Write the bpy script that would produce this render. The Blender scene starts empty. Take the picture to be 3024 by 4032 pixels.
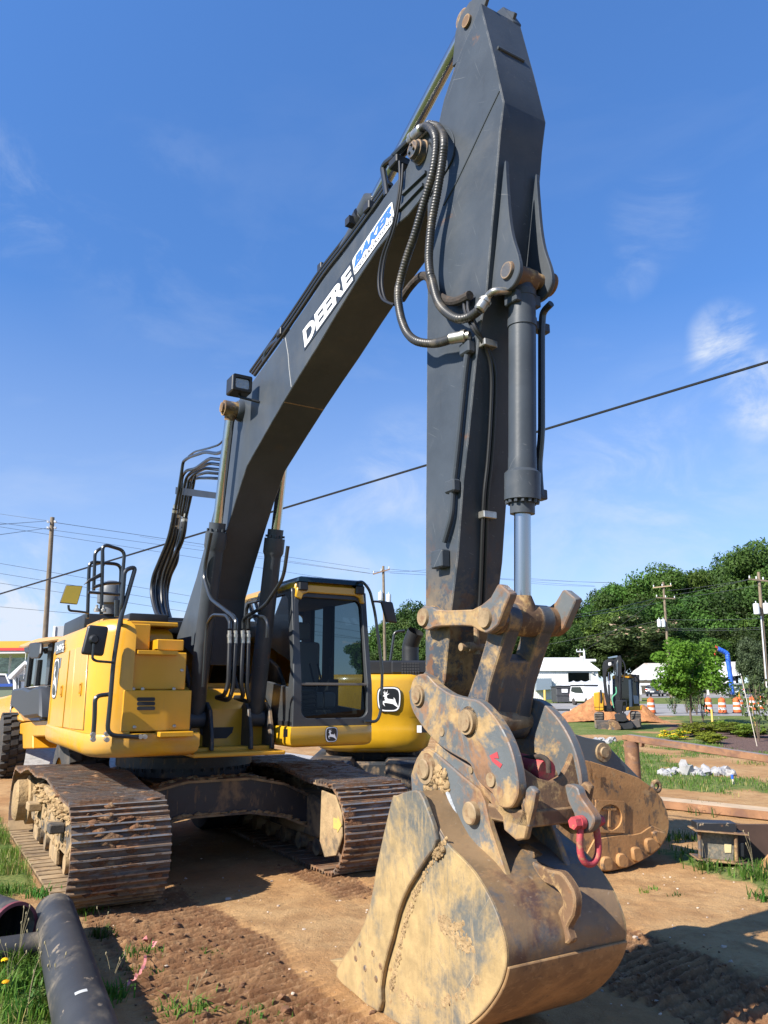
import bpy, bmesh, math, random
import numpy as np
from mathutils import Vector, Matrix, noise as mnoise
random.seed(7); RNG = np.random.default_rng(7)
scene = bpy.context.scene
col = scene.collection
rad = math.radians
# ------------------------------------------------------------------ camera
FPX, HZ, CAMH = 3028.0, 2725.0, 1.8
PITCH = math.atan((HZ-2016)/FPX)
cam_d = bpy.data.cameras.new('camera'); cam = bpy.data.objects.new('camera', cam_d); col.objects.link(cam)
cam.location = (0, 0, CAMH); cam.rotation_euler = (math.pi/2+PITCH, 0, 0)
cam_d.sensor_fit = 'HORIZONTAL'; cam_d.sensor_width = 36.0; cam_d.lens = 36.0*FPX/3024; cam_d.clip_start = .05; cam_d.clip_end = 5000
scene.camera = cam
# ------------------------------------------------------------------ sky and sun
SUN_AZ = rad(37.0)       # shadows run to +X and away by this angle
SUN_EL = rad(37.5)
to_sun = Vector((-math.cos(SUN_AZ)*math.cos(SUN_EL), -math.sin(SUN_AZ)*math.cos(SUN_EL), math.sin(SUN_EL)))
world = bpy.data.worlds.new('World'); scene.world = world; world.use_nodes = True
wn = world.node_tree.nodes; wl = world.node_tree.links; wn.clear()
wo = wn.new('ShaderNodeOutputWorld'); bg = wn.new('ShaderNodeBackground'); bg.inputs['Strength'].default_value = .090
sky = wn.new('ShaderNodeTexSky'); sky.sky_type = 'NISHITA'; sky.sun_disc = False
sky.sun_elevation = SUN_EL; sky.sun_rotation = math.atan2(to_sun.x, to_sun.y)
sky.altitude = 0; sky.air_density = .7; sky.dust_density = .0; sky.ozone_density = 6.0
tc = wn.new('ShaderNodeTexCoord'); mp = wn.new('ShaderNodeMapping'); mp.inputs['Scale'].default_value = (1.6, 1.6, 5.0); mp.inputs['Rotation'].default_value = (.1, .35, .5); mp.inputs['Location'].default_value = (3.1, 1.7, .4)
n1 = wn.new('ShaderNodeTexNoise'); n1.inputs['Scale'].default_value = 1.5; n1.inputs['Detail'].default_value = 7; n1.inputs['Roughness'].default_value = .58; n1.inputs['Distortion'].default_value = .35
r1 = wn.new('ShaderNodeValToRGB'); r1.color_ramp.elements[0].position = .55; r1.color_ramp.elements[1].position = .92
r1.color_ramp.elements[0].color = (0, 0, 0, 1); r1.color_ramp.elements[1].color = (.45, .45, .45, 1)
sx = wn.new('ShaderNodeSeparateXYZ')
hr = wn.new('ShaderNodeMapRange'); hr.inputs['From Min'].default_value = .0; hr.inputs['From Max'].default_value = .75; hr.inputs['To Min'].default_value = 1.0; hr.inputs['To Max'].default_value = .0
mu = wn.new('ShaderNodeMath'); mu.operation = 'MULTIPLY'
hs = wn.new('ShaderNodeHueSaturation'); hs.inputs['Saturation'].default_value = 1.09; hs.inputs['Value'].default_value = 1.80; hs.inputs['Hue'].default_value = .501
mx = wn.new('ShaderNodeMixRGB'); mx.inputs['Color2'].default_value = (3.9, 4.35, 5.1, 1)
wl.new(tc.outputs['Generated'], mp.inputs['Vector']); wl.new(mp.outputs['Vector'], n1.inputs['Vector']); wl.new(n1.outputs['Fac'], r1.inputs['Fac'])
wl.new(tc.outputs['Generated'], sx.inputs['Vector']); wl.new(sx.outputs['Z'], hr.inputs['Value'])
wl.new(r1.outputs['Color'], mu.inputs[0]); wl.new(hr.outputs['Result'], mu.inputs[1])
em = wn.new('ShaderNodeMapRange'); em.inputs['From Min'].default_value = 0.0; em.inputs['From Max'].default_value = .72; em.inputs['To Min'].default_value = .46; em.inputs['To Max'].default_value = 1.0
ex = wn.new('ShaderNodeVectorMath'); ex.operation = 'SCALE'; wl.new(sx.outputs['Z'], em.inputs['Value']); wl.new(em.outputs['Result'], ex.inputs['Scale']); wl.new(sky.outputs['Color'], ex.inputs[0])
wl.new(ex.outputs[0], hs.inputs['Color']); wl.new(hs.outputs['Color'], mx.inputs['Color1']); hz = wn.new('ShaderNodeMapRange'); hz.inputs['From Min'].default_value = .0; hz.inputs['From Max'].default_value = .46; hz.inputs['To Min'].default_value = .50; hz.inputs['To Max'].default_value = .0; wl.new(sx.outputs['Z'], hz.inputs['Value'])
mm2 = wn.new('ShaderNodeMath'); mm2.operation = 'ADD'; mm2.use_clamp = True; wl.new(mu.outputs['Value'], mm2.inputs[0]); wl.new(hz.outputs['Result'], mm2.inputs[1]); 
n2 = wn.new('ShaderNodeTexNoise'); n2.inputs['Scale'].default_value = 7.0; n2.inputs['Detail'].default_value = 9; n2.inputs['Roughness'].default_value = .62; n2.inputs['Distortion'].default_value = .6; mp2 = wn.new('ShaderNodeMapping'); mp2.inputs['Scale'].default_value = (1, 1, 1.6); wl.new(tc.outputs['Generated'], mp2.inputs[0]); wl.new(mp2.outputs[0], n2.inputs['Vector'])
nrm = wn.new('ShaderNodeVectorMath'); nrm.operation = 'NORMALIZE'; wl.new(tc.outputs['Generated'], nrm.inputs[0]); facc = mm2.outputs[0]
def cloud(u, v, r, dens, lo=.42, hi=.72):
    global facc
    d = Vector(((u*3024/1659-1512)/FPX, 0, 0))+Vector((0, math.cos(PITCH), math.sin(PITCH)))+Vector((0, -math.sin(PITCH), math.cos(PITCH)))*((2016-v*3024/1659)/FPX); d.normalize()
    dp = wn.new('ShaderNodeVectorMath'); dp.operation = 'DOT_PRODUCT'; dp.inputs[1].default_value = d; wl.new(nrm.outputs[0], dp.inputs[0])
    a = wn.new('ShaderNodeMapRange'); a.interpolation_type = 'SMOOTHSTEP'; a.inputs['From Min'].default_value = math.cos(rad(r)); a.inputs['From Max'].default_value = math.cos(rad(r*.1)); wl.new(dp.outputs['Value'], a.inputs['Value'])
    b = wn.new('ShaderNodeMapRange'); b.interpolation_type = 'SMOOTHSTEP'; b.inputs['From Min'].default_value = lo; b.inputs['From Max'].default_value = hi; b.inputs['To Max'].default_value = dens; wl.new(n2.outputs['Fac'], b.inputs['Value'])
    c = wn.new('ShaderNodeMath'); c.operation = 'MULTIPLY_ADD'; c.use_clamp = True; wl.new(a.outputs[0], c.inputs[0]); wl.new(b.outputs[0], c.inputs[1]); wl.new(facc, c.inputs[2]); facc = c.outputs[0]
for cl_ in ((1565,720,2.6,.75,.42,.72), (1545,775,2.2,.5,.42,.72), (1655,850,3.6,.95,.40,.70), (1360,590,2.2,.28,.4,.8), (1420,470,4,.16), (5,420,5,.25), (330,520,9,.10), (780,1180,8,.28,.35,.7), (60,1290,6,.45), (20,1340,4,.7,.35,.6), (320,1310,5,.5), (1300,1130,10,.2,.35,.7), (1500,990,9,.2), (880,1000,5,.2)): cloud(*cl_)
wl.new(facc, mx.inputs['Fac'])
wl.new(mx.outputs['Color'], bg.inputs['Color']); wl.new(bg.outputs['Background'], wo.inputs['Surface'])
sun_d = bpy.data.lights.new('sun', 'SUN'); sun_d.energy = 5.0; sun_d.angle = rad(.5); sun_d.color = (1, .94, .84)
sun = bpy.data.objects.new('sun', sun_d); col.objects.link(sun)
sun.rotation_euler = (-to_sun).to_track_quat('-Z', 'Y').to_euler(); sun.location = (-20, -15, 30)
scene.view_settings.view_transform = 'Standard'; scene.view_settings.look = 'None'
scene.view_settings.exposure = 1.12; scene.view_settings.gamma = 1.0; scene.view_settings.use_curve_mapping = False
# ------------------------------------------------------------------ photo pixels -> directions -> places
REG = dict(A=(1400,0,900/1659), B=(1400,1000,900/1659), C=(1500,2100,1000/1659), D=(1200,2900,1500/1659), E=(0,2000,900/1659),
 G=(700,1400,1000/1659), H=(600,2150,1150/1659), I=(0,2900,1600/1659), J=(2050,2050,974/1659), K=(2150,2850,874/1636),
 L=(0,3300,800/1659), M=(0,2000,500/1580), N=(900,500,900/1659), O=(0,2950,750/1659), P=(600,2850,1100/1659), Q=(2300,2550,400/1659),
 R=(0,2450,260/822), T=(950,2250,750/1659), U=(2600,2500,424/1659), V=(2100,2550,350/1659), W=(100,2450,400/1475),
 X=(550,1650,400/931), Y=(1650,2600,750/1659), S=(0,0,3024/1659))
C0 = np.array([0, 0, CAMH]); FW = np.array([0, math.cos(PITCH), math.sin(PITCH)]); UPV = np.array([0, -math.sin(PITCH), math.cos(PITCH)])
def ray(r, x, y):
    a, b, s = REG[r]; u = a+x*s; v = b+y*s
    return np.array([1., 0, 0])*(u-1512)/FPX + FW + UPV*(2016-v)/FPX
YAW = rad(30.5)
OX = np.array([-2.4255, 9.8058, 0.0])                    # slew centre of the large excavator on the ground
MF = np.array([math.sin(YAW), -math.cos(YAW), 0]); ML = np.array([math.cos(YAW), math.sin(YAW), 0])
def tom(p): d = np.array(p)-OX; return (float(d@MF), float(d@ML), float(d[2]))
def tow(x, y, z): p = OX+MF*x+ML*y; return (float(p[0]), float(p[1]), z)
def my(r, y, x_, y_):                                    # pixel -> point in the machine's plane y = const
    d = ray(r, x_, y_); t = ((OX+ML*y-C0)@ML)/(d@ML); return tom(C0+t*d)
def mx_(r, x, x_, y_):                                   # pixel -> machine plane x = const
    d = ray(r, x_, y_); t = ((OX+MF*x-C0)@MF)/(d@MF); return tom(C0+t*d)
def prof(r, y, *pts): return [(p[0], p[2]) for p in (my(r, y, *q) for q in pts)]
def gz(Y): return max(0.0, .017*(Y-40.0))                # the yard climbs gently towards the far lots
def gnd(r, x, y, z=0.0):
    d = ray(r, x, y); t = (z-CAMH)/d[2]; p = C0+t*d; return (float(p[0]), float(p[1]), z)
def at(r, x, y, Y):                                      # pixel at a known depth Y
    d = ray(r, x, y); t = Y/d[1]; p = C0+t*d; return (float(p[0]), float(p[1]), float(p[2]))
# ------------------------------------------------------------------ mesh helpers
ICO = {}
class MB:
    def __init__(s): s.v = []; s.f = []; s.m = []
    def add(s, vs, fs, mi=0):
        o = len(s.v); s.v += [tuple(map(float, v)) for v in vs]; s.f += [tuple(i+o for i in f) for f in fs]; s.m += [mi]*len(fs); return s
    def box(s, x0, x1, y0, y1, z0, z1, mi=0):
        return s.add([(x0,y0,z0),(x1,y0,z0),(x1,y1,z0),(x0,y1,z0),(x0,y0,z1),(x1,y0,z1),(x1,y1,z1),(x0,y1,z1)],
              [(0,3,2,1),(4,5,6,7),(0,1,5,4),(1,2,6,5),(2,3,7,6),(3,0,4,7)], mi)
    def prism(s, pts, a0, a1, ax='y', mi=0):
        n = len(pts)
        def v(p, a): return (p[0], a, p[1]) if ax == 'y' else ((a, p[0], p[1]) if ax == 'x' else (p[0], p[1], a))
        vs = [v(p, a0) for p in pts]+[v(p, a1) for p in pts]
        fs = [tuple(range(n)), tuple(range(2*n-1, n-1, -1))]+[(i, i+n, (i+1) % n+n, (i+1) % n) for i in range(n)]
        return s.add(vs, fs, mi)
    def tube(s, pts, r, n=10, caps=True, mi=0, closed=False):
        pts = [Vector(p) for p in pts]; m = len(pts); rs = r if isinstance(r, (list, tuple)) else [r]*m
        T = []
        for i in range(m):
            a = pts[i-1] if (i > 0 or closed) else pts[i]; b = pts[(i+1) % m] if (i < m-1 or closed) else pts[i]
            t = (b-a); T.append(t.normalized() if t.length > 1e-9 else (T[-1] if T else Vector((0,0,1))))
        u = T[0].orthogonal().normalized(); vs = []
        for i in range(m):
            u = (u-T[i]*u.dot(T[i])); u = u.normalized() if u.length > 1e-6 else T[i].orthogonal().normalized()
            w = T[i].cross(u)
            for k in range(n):
                a = 2*math.pi*k/n; vs.append(pts[i]+(u*math.cos(a)+w*math.sin(a))*rs[i])
        fs = []
        for i in range(m if closed else m-1):
            j = (i+1) % m
            for k in range(n):
                k2 = (k+1) % n; fs.append((i*n+k, i*n+k2, j*n+k2, j*n+k))
        if caps and not closed:
            fs.append(tuple(range(n-1, -1, -1))); fs.append(tuple((m-1)*n+k for k in range(n)))
        return s.add(vs, fs, mi)
    def lathe(s, p0, d, pr, n=24, mi=0, caps=True):      # pr: (distance along d, radius)
        p0 = Vector(p0); d = Vector(d).normalized(); u = d.orthogonal().normalized(); w = d.cross(u); vs = []
        for (t, r) in pr:
            for k in range(n):
                a = 2*math.pi*k/n; vs.append(p0+d*t+(u*math.cos(a)+w*math.sin(a))*r)
        m = len(pr); fs = [(i*n+k, i*n+(k+1) % n, (i+1)*n+(k+1) % n, (i+1)*n+k) for i in range(m-1) for k in range(n)]
        if caps: fs.append(tuple(range(n-1, -1, -1))); fs.append(tuple((m-1)*n+k for k in range(n)))
        return s.add(vs, fs, mi)
    def cyl(s, a, b, r, n=20, mi=0): d = Vector(b)-Vector(a); return s.lathe(a, d, [(0, r), (d.length, r)], n, mi)
    def stack(s, poly, layers, mi=0, capb=True, capt=True):   # plan polygon (ccw) with an inset per height
        n = len(poly); P = [Vector(p) for p in poly]; N = []
        for i in range(n):
            a = (P[i]-P[i-1]).normalized(); b = (P[(i+1) % n]-P[i]).normalized()
            na = Vector((-a.y, a.x)); nb = Vector((-b.y, b.x)); k = na+nb
            N.append(k/max(.35, 1+na.dot(nb)))
        vs = []
        for (z, ins) in layers:
            for i in range(n): q = P[i]+N[i]*ins; vs.append((q.x, q.y, z))
        m = len(layers); fs = [(i*n+k, i*n+(k+1) % n, (i+1)*n+(k+1) % n, (i+1)*n+k) for i in range(m-1) for k in range(n)]
        if capb: fs.append(tuple(range(n-1, -1, -1)))
        if capt: fs.append(tuple((m-1)*n+k for k in range(n)))
        return s.add(vs, fs, mi)
    def blob(s, c, r, sub=1, amp=.25, sc=(1,1,1), mi=0, seed=0):
        if sub not in ICO:
            bm = bmesh.new(); bmesh.ops.create_icosphere(bm, subdivisions=sub, radius=1)
            ICO[sub] = ([v.co.copy() for v in bm.verts], [tuple(v.index for v in f.verts) for f in bm.faces]); bm.free()
        o = Vector((seed*3.7, seed*1.3, seed*.7)); vs = []
        for co in ICO[sub][0]:
            k = 1+amp*mnoise.noise(co*1.3+o)*2; vs.append((c[0]+co.x*r*k*sc[0], c[1]+co.y*r*k*sc[1], c[2]+co.z*r*k*sc[2]))
        return s.add(vs, ICO[sub][1], mi)
    def xf(s, M):
        s.v = [tuple(M @ Vector(v)) for v in s.v]; return s
def spl(pts, k=8, closed=False):
    P = [Vector(p) for p in pts]; n = len(P); out = []
    for i in range(n if closed else n-1):
        if closed: p0, p1, p2, p3 = P[i-1], P[i], P[(i+1) % n], P[(i+2) % n]
        else: p0, p1, p2, p3 = P[max(i-1, 0)], P[i], P[i+1], P[min(i+2, n-1)]
        for j in range(k):
            t = j/k; out.append(.5*((2*p1)+(p2-p0)*t+(2*p0-5*p1+4*p2-p3)*t*t+(3*p1-p0-3*p2+p3)*t**3))
    if not closed: out.append(P[-1])
    return out
def spl2(pts, k=6, closed=False): return [(p.x, p.y) for p in spl([(a, b, 0) for a, b in pts], k, closed)]
def offset2(poly, d):                                    # inset an open 2-D polyline to its left by d
    P = [Vector(p) for p in poly]; n = len(P); out = []
    for i in range(n):
        a = (P[i]-P[i-1]).normalized() if i else (P[1]-P[0]).normalized(); b = (P[i+1]-P[i]).normalized() if i < n-1 else a
        na = Vector((-a.y, a.x)); nb = Vector((-b.y, b.x)); k = (na+nb)/max(.4, 1+na.dot(nb)); q = P[i]+k*d; out.append((q.x, q.y))
    return out
def link(name, me, parent=None):
    o = bpy.data.objects.new(name, me); col.objects.link(o)
    if parent is not None: o.parent = parent
    return o
def obj(name, mb, mat, parent=None, bevel=0, seg=1, smooth=True, ang=35, recalc=True):
    me = bpy.data.meshes.new(name); me.from_pydata(mb.v, [], mb.f)
    mats = mat if isinstance(mat, (list, tuple)) else [mat]
    for m in mats: me.materials.append(m)
    if len(mats) > 1: me.polygons.foreach_set('material_index', mb.m)
    if recalc or bevel:
        bm = bmesh.new(); bm.from_mesh(me)
        if recalc: bmesh.ops.recalc_face_normals(bm, faces=bm.faces)
        if bevel:
            es = [e for e in bm.edges if len(e.link_faces) == 2 and e.calc_face_angle(0) > rad(28)]
            bmesh.ops.bevel(bm, geom=es, offset=bevel, offset_type='OFFSET', segments=seg, profile=.6, affect='EDGES', clamp_overlap=True)
        bm.to_mesh(me); bm.free()
    if smooth:
        me.polygons.foreach_set('use_smooth', [True]*len(me.polygons)); me.set_sharp_from_angle(angle=rad(ang))
    me.update()
    return link(name, me, parent)
def thing(name, label, cat, loc=(0,0,0), rz=0.0, group=None, kind=None):
    o = bpy.data.objects.new(name, None); col.objects.link(o); o.location = loc; o.rotation_euler = (0, 0, rz); o.empty_display_size = .3
    return tag(o, label, cat, group, kind)
def tag(o, label, cat, group=None, kind=None):
    o['label'] = label; o['category'] = cat
    if group: o['group'] = group
    if kind: o['kind'] = kind
    return o
def struct(o, label=None):
    o['kind'] = 'structure'
    if label: o['label'] = label
    return o
def stuff(o, label=None, cat=None):
    o['kind'] = 'stuff'
    if label: o['label'] = label
    if cat: o['category'] = cat
    return o
def copy_tree(o, parent=None):
    c = o.copy(); col.objects.link(c)
    if parent is not None: c.parent = parent
    for ch in list(o.children): copy_tree(ch, c)
    return c
# ------------------------------------------------------------------ materials
def srgb(r, g, b):
    f = lambda c: (c/255/12.92) if c/255 <= .04045 else ((c/255+.055)/1.055)**2.4
    return (f(r), f(g), f(b))
def pm(name, base, rough=.5, metal=0.0, layers=(), bump=None, var=.0, vscale=3.0, coat=0.0, spec=.5, scratch=None, rand=False, trans=0.0, edge=None):
    m = bpy.data.materials.new(name); m.use_nodes = True; nt = m.node_tree; N = nt.nodes; L = nt.links; N.clear()
    out = N.new('ShaderNodeOutputMaterial'); bs = N.new('ShaderNodeBsdfPrincipled'); L.new(bs.outputs[0], out.inputs[0])
    tc = N.new('ShaderNodeTexCoord'); vec = tc.outputs['Object']
    if rand:
        oi = N.new('ShaderNodeObjectInfo'); ad = N.new('ShaderNodeVectorMath'); ad.operation = 'MULTIPLY_ADD'
        ad.inputs[0].default_value = (0, 0, 0); cmb = N.new('ShaderNodeCombineXYZ'); mm = N.new('ShaderNodeMath'); mm.operation = 'MULTIPLY'; mm.inputs[1].default_value = 57.0
        L.new(oi.outputs['Random'], mm.inputs[0]); L.new(mm.outputs[0], cmb.inputs[0]); L.new(mm.outputs[0], cmb.inputs[2])
        a2 = N.new('ShaderNodeVectorMath'); a2.operation = 'ADD'; L.new(vec, a2.inputs[0]); L.new(cmb.outputs[0], a2.inputs[1]); vec = a2.outputs[0]
    def noise(scale, stretch=(1,1,1), detail=6, rough_=.6, off=0.0, dist=0.0, rot=(0,0,0), tex=False):
        mp = N.new('ShaderNodeMapping'); mp.inputs['Scale'].default_value = stretch; mp.inputs['Location'].default_value = (off, off*1.7, off*.6); mp.inputs['Rotation'].default_value = rot
        t = N.new('ShaderNodeTexNoise'); t.inputs['Scale'].default_value = scale; t.inputs['Detail'].default_value = detail
        if tex: mp.vector_type = 'TEXTURE'; mp.inputs['Scale'].default_value = tuple(1/k for k in stretch)
        if True: t.inputs['Roughness'].default_value = rough_; t.inputs['Distortion'].default_value = dist
        L.new(vec, mp.inputs[0]); L.new(mp.outputs[0], t.inputs['Vector']); return t.outputs['Fac']
    def ramp(src, lo, hi, a=0.0, b=1.0):
        k = N.new('ShaderNodeMapRange'); k.inputs['From Min'].default_value = lo; k.inputs['From Max'].default_value = hi; k.inputs['To Min'].default_value = a; k.inputs['To Max'].default_value = b
        k.interpolation_type = 'SMOOTHSTEP'; L.new(src, k.inputs['Value']); return k.outputs['Result']
    def mix(fac, c1, c2):
        k = N.new('ShaderNodeMixRGB'); L.new(fac, k.inputs['Fac'])
        if isinstance(c1, tuple): k.inputs['Color1'].default_value = c1+(1,)
        else: L.new(c1, k.inputs['Color1'])
        if isinstance(c2, tuple): k.inputs['Color2'].default_value = c2+(1,)
        else: L.new(c2, k.inputs['Color2'])
        return k.outputs['Color']
    ALB = .86; base = tuple(x*ALB for x in base); layers = [dict(ly, col=tuple(x*ALB for x in ly['col'])) for ly in layers]
    c = tuple(base)
    rg = rough
    if var:
        c = mix(ramp(noise(vscale, detail=5, off=2.3), .3, .7), tuple(x*(1-var) for x in base), tuple(min(1, x*(1+var)) for x in base))
    for i, ly in enumerate(layers):
        f = ramp(noise(ly.get('scale', 4), ly.get('st', (1,1,1)), ly.get('detail', 8), ly.get('nr', .65), 5.1*(i+1)+ly.get('off', 0), ly.get('dist', .3), ly.get('rot', (0,0,0))), ly['lo'], ly['hi'], 0, ly.get('w', 1))
        if 'z' in ly:                                     # fades with height in the thing's own frame: (z_full, z_none)
            sp = N.new('ShaderNodeSeparateXYZ'); L.new(tc.outputs['Object'], sp.inputs[0]); zf = ramp(sp.outputs['Z'], ly['z'][0], ly['z'][1]) if ly['z'][0] < ly['z'][1] else ramp(sp.outputs['Z'], ly['z'][1], ly['z'][0])
            mm = N.new('ShaderNodeMath'); mm.operation = 'MULTIPLY'; L.new(f, mm.inputs[0])
            if ly['z'][0] < ly['z'][1]:
                iv = N.new('ShaderNodeMath'); iv.operation = 'SUBTRACT'; iv.inputs[0].default_value = 1; L.new(zf, iv.inputs[1]); L.new(iv.outputs[0], mm.inputs[1])
            else: L.new(zf, mm.inputs[1])
            f = mm.outputs[0]
        c2 = ly['col']
        if ly.get('var'):
            c2 = mix(ramp(noise(ly.get('scale', 4)*5, detail=4, off=9.7+i), .3, .7), tuple(x*(1-ly['var']) for x in ly['col']), tuple(x*(1+ly['var']) for x in ly['col']))
        c = mix(f, c, c2)
        if 'rough' in ly:
            k = N.new('ShaderNodeMix'); k.data_type = 'FLOAT'; L.new(f, k.inputs[0])
            if isinstance(rg, (int, float)): k.inputs[2].default_value = rg
            else: L.new(rg, k.inputs[2])
            k.inputs[3].default_value = ly['rough']; rg = k.outputs[0]
    if edge:                                              # paint rubbed through along the edges
        bv = N.new('ShaderNodeBevel'); bv.samples = 4; bv.inputs['Radius'].default_value = edge[1]; gm = N.new('ShaderNodeNewGeometry'); dt = N.new('ShaderNodeVectorMath'); dt.operation = 'DOT_PRODUCT'
        L.new(bv.outputs[0], dt.inputs[0]); L.new(gm.outputs['Normal'], dt.inputs[1]); em_ = ramp(dt.outputs['Value'], .90, .995, 1, 0)
        ad_ = N.new('ShaderNodeMath'); ad_.operation = 'MULTIPLY'; L.new(em_, ad_.inputs[0]); L.new(ramp(noise(9, detail=6, off=21.0), .36, .56, 0, edge[2]), ad_.inputs[1]); c = mix(ad_.outputs[0], c, edge[0])
    if scratch:
        for j, (rt, st) in enumerate((((0, .55, .1), (2.2, 20, 120)), ((0, 1.25, .2), (2.8, 20, 140)), ((.1, 2.3, 0), (2.5, 20, 130)))):
            f = ramp(noise(1.0, st, 2, .5, 3.3+j*7, .15, rt, True), .715, .77, 0, scratch[1]*.75); c = mix(f, c, scratch[0])
    if isinstance(c, tuple): bs.inputs['Base Color'].default_value = c+(1,)
    else: L.new(c, bs.inputs['Base Color'])
    if isinstance(rg, (int, float)): bs.inputs['Roughness'].default_value = rg
    else: L.new(rg, bs.inputs['Roughness'])
    bs.inputs['Metallic'].default_value = metal; bs.inputs['Coat Weight'].default_value = coat; bs.inputs['Coat Roughness'].default_value = .12
    bs.inputs['Specular IOR Level'].default_value = spec
    if trans: bs.inputs['Transmission Weight'].default_value = trans
    if bump:
        b = N.new('ShaderNodeBump'); b.inputs['Strength'].default_value = bump[1]; b.inputs['Distance'].default_value = bump[2] if len(bump) > 2 else .01
        L.new(noise(bump[0], detail=8, off=11.0), b.inputs['Height']); L.new(b.outputs[0], bs.inputs['Normal'])
    return m
def glassmat(name, tint, alpha=.3, rough=.03):
    m = bpy.data.materials.new(name); m.use_nodes = True; nt = m.node_tree; N = nt.nodes; L = nt.links; N.clear()
    out = N.new('ShaderNodeOutputMaterial'); tr = N.new('ShaderNodeBsdfTransparent'); tr.inputs[0].default_value = tint+(1,)
    gl = N.new('ShaderNodeBsdfGlossy'); gl.inputs['Roughness'].default_value = rough; fr = N.new('ShaderNodeFresnel'); fr.inputs['IOR'].default_value = 1.5
    mp = N.new('ShaderNodeMath'); mp.operation = 'ADD'; mp.inputs[1].default_value = alpha; mx = N.new('ShaderNodeMixShader')
    L.new(fr.outputs[0], mp.inputs[0]); L.new(mp.outputs[0], mx.inputs[0]); L.new(tr.outputs[0], mx.inputs[1]); L.new(gl.outputs[0], mx.inputs[2]); L.new(mx.outputs[0], out.inputs[0])
    return m
MUD = (.36, .235, .10); RUST = (.17, .075, .030); DIRT = (.20, .10, .048)
M = {}
M['paint'] = pm('dark grey machine paint', (.051, .061, .074), .40, spec=.24, layers=[dict(col=(.15,.145,.14), scale=1.3, lo=.48, hi=.72, w=.2, detail=12, nr=.7, rough=.8), dict(col=(.03,.028,.026), scale=9, st=(1,1,.14), lo=.60, hi=.72, w=.4), dict(col=(.10,.105,.11), scale=1.4, lo=.45, hi=.8, w=.35), dict(col=RUST, scale=2.6, lo=.66, hi=.74, w=.8, rough=.8), dict(col=MUD, scale=1.7, lo=.66, hi=.85, w=.5, rough=.9)], scratch=((.2,.2,.2), .55), bump=(30,.06), var=.12)
M['boompaint'] = pm('boom grey paint', (.054, .064, .077), .38, spec=.22, layers=[dict(col=(.13,.125,.115), scale=1.2, lo=.48, hi=.72, w=.25, detail=12, nr=.7, rough=.8), dict(col=(.10,.105,.115), scale=1.1, lo=.5, hi=.8, w=.3), dict(col=(.13,.085,.05), scale=2.2, lo=.64, hi=.80, w=.5, rough=.85), dict(col=(.11,.105,.10), scale=5, st=(1,1,.25), lo=.55, hi=.75, w=.35)], edge=((.17,.17,.17), .008, .7), scratch=((.16,.16,.17), .25), bump=(30,.04), var=.1)
M['wornpaint'] = pm('worn grey paint with mud', (.105, .116, .122), .5, layers=[dict(col=(.20,.10,.045), scale=2.0, lo=.50, hi=.585, detail=13, nr=.72, w=.9, rough=.85, var=.35), dict(col=MUD, scale=2.6, lo=.50, hi=.60, detail=13, nr=.72, w=.88, rough=.95, var=.2), dict(col=(.26,.16,.08), scale=11, lo=.58, hi=.68, w=.7, rough=.95)], scratch=((.30,.29,.27), .5), bump=(22,.25,.012), var=.15, edge=((.20,.105,.05), .022, .95))
M['rustmud'] = pm('rusty muddy steel', (.13, .072, .036), .8, layers=[dict(col=(.065,.072,.082), scale=3.5, lo=.53, hi=.60, detail=13, nr=.72, w=.9, rough=.5), dict(col=MUD, scale=4.6, lo=.52, hi=.60, detail=13, nr=.72, w=.85, rough=.95, var=.2), dict(col=(.23,.10,.035), scale=9, lo=.58, hi=.68, w=.7)], bump=(25,.35,.012), var=.25, edge=((.33,.21,.10), .02, .8))
M['bucketside'] = pm('muddy bucket side', (.105, .108, .100), .6, layers=[dict(col=(.38,.262,.112), scale=1.5, lo=.41, hi=.55, detail=14, nr=.72, w=.92, rough=.95, st=(1,1,.7), var=.18), dict(col=(.44,.30,.13), scale=30, st=(1,1,.16), lo=.52, hi=.66, w=.5, rough=.95), dict(col=(.09,.095,.09), scale=38, st=(1,1,.14), lo=.58, hi=.70, w=.45, rough=.6), dict(col=RUST, scale=5, lo=.64, hi=.72, w=.7)], scratch=((.55,.45,.28), .35), bump=(26,.35,.012), var=.1, edge=((.17,.10,.052), .022, .85))
M['bucketback'] = pm('scraped rusty bucket back', (.20, .13, .068), .55, layers=[dict(col=(.075,.084,.092), scale=1.9, lo=.50, hi=.60, detail=14, nr=.72, w=.8, rough=.45), dict(col=(.07,.03,.028), scale=3.0, lo=.55, hi=.68, w=.7, rough=.55), dict(col=(.30,.17,.072), scale=2.8, st=(1,.5,1), lo=.49, hi=.62, detail=14, nr=.74, w=.8, rough=.85, var=.2), dict(col=(.30,.18,.085), scale=46, st=(1,.35,.18), lo=.55, hi=.68, w=.5)], scratch=((.34,.27,.2), .45), bump=(30,.2,.01), var=.2)
M['bucketheel'] = pm('tan scuffed heel plate', (.31, .18, .075), .75, layers=[dict(col=(.15,.085,.042), scale=2.2, lo=.48, hi=.66, w=.7), dict(col=(.36,.23,.11), scale=52, st=(1,.4,.15), lo=.5, hi=.66, w=.55), dict(col=(.06,.045,.035), scale=60, st=(1,.5,.14), lo=.56, hi=.68, w=.5)], bump=(36,.25,.008), var=.2)
M['yellow'] = pm('glossy yellow paint', (.68, .33, .012), .34, coat=.3, var=.05, layers=[dict(col=(.40,.26,.11), scale=2.4, lo=.38, hi=.70, w=.55, rough=.8, z=(1.22,1.85)), dict(col=(.36,.22,.07), scale=14, st=(1,1,.12), lo=.58, hi=.74, w=.35, rough=.7), dict(col=(.42,.26,.09), scale=2.0, lo=.62, hi=.85, w=.3, rough=.7)])
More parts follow.
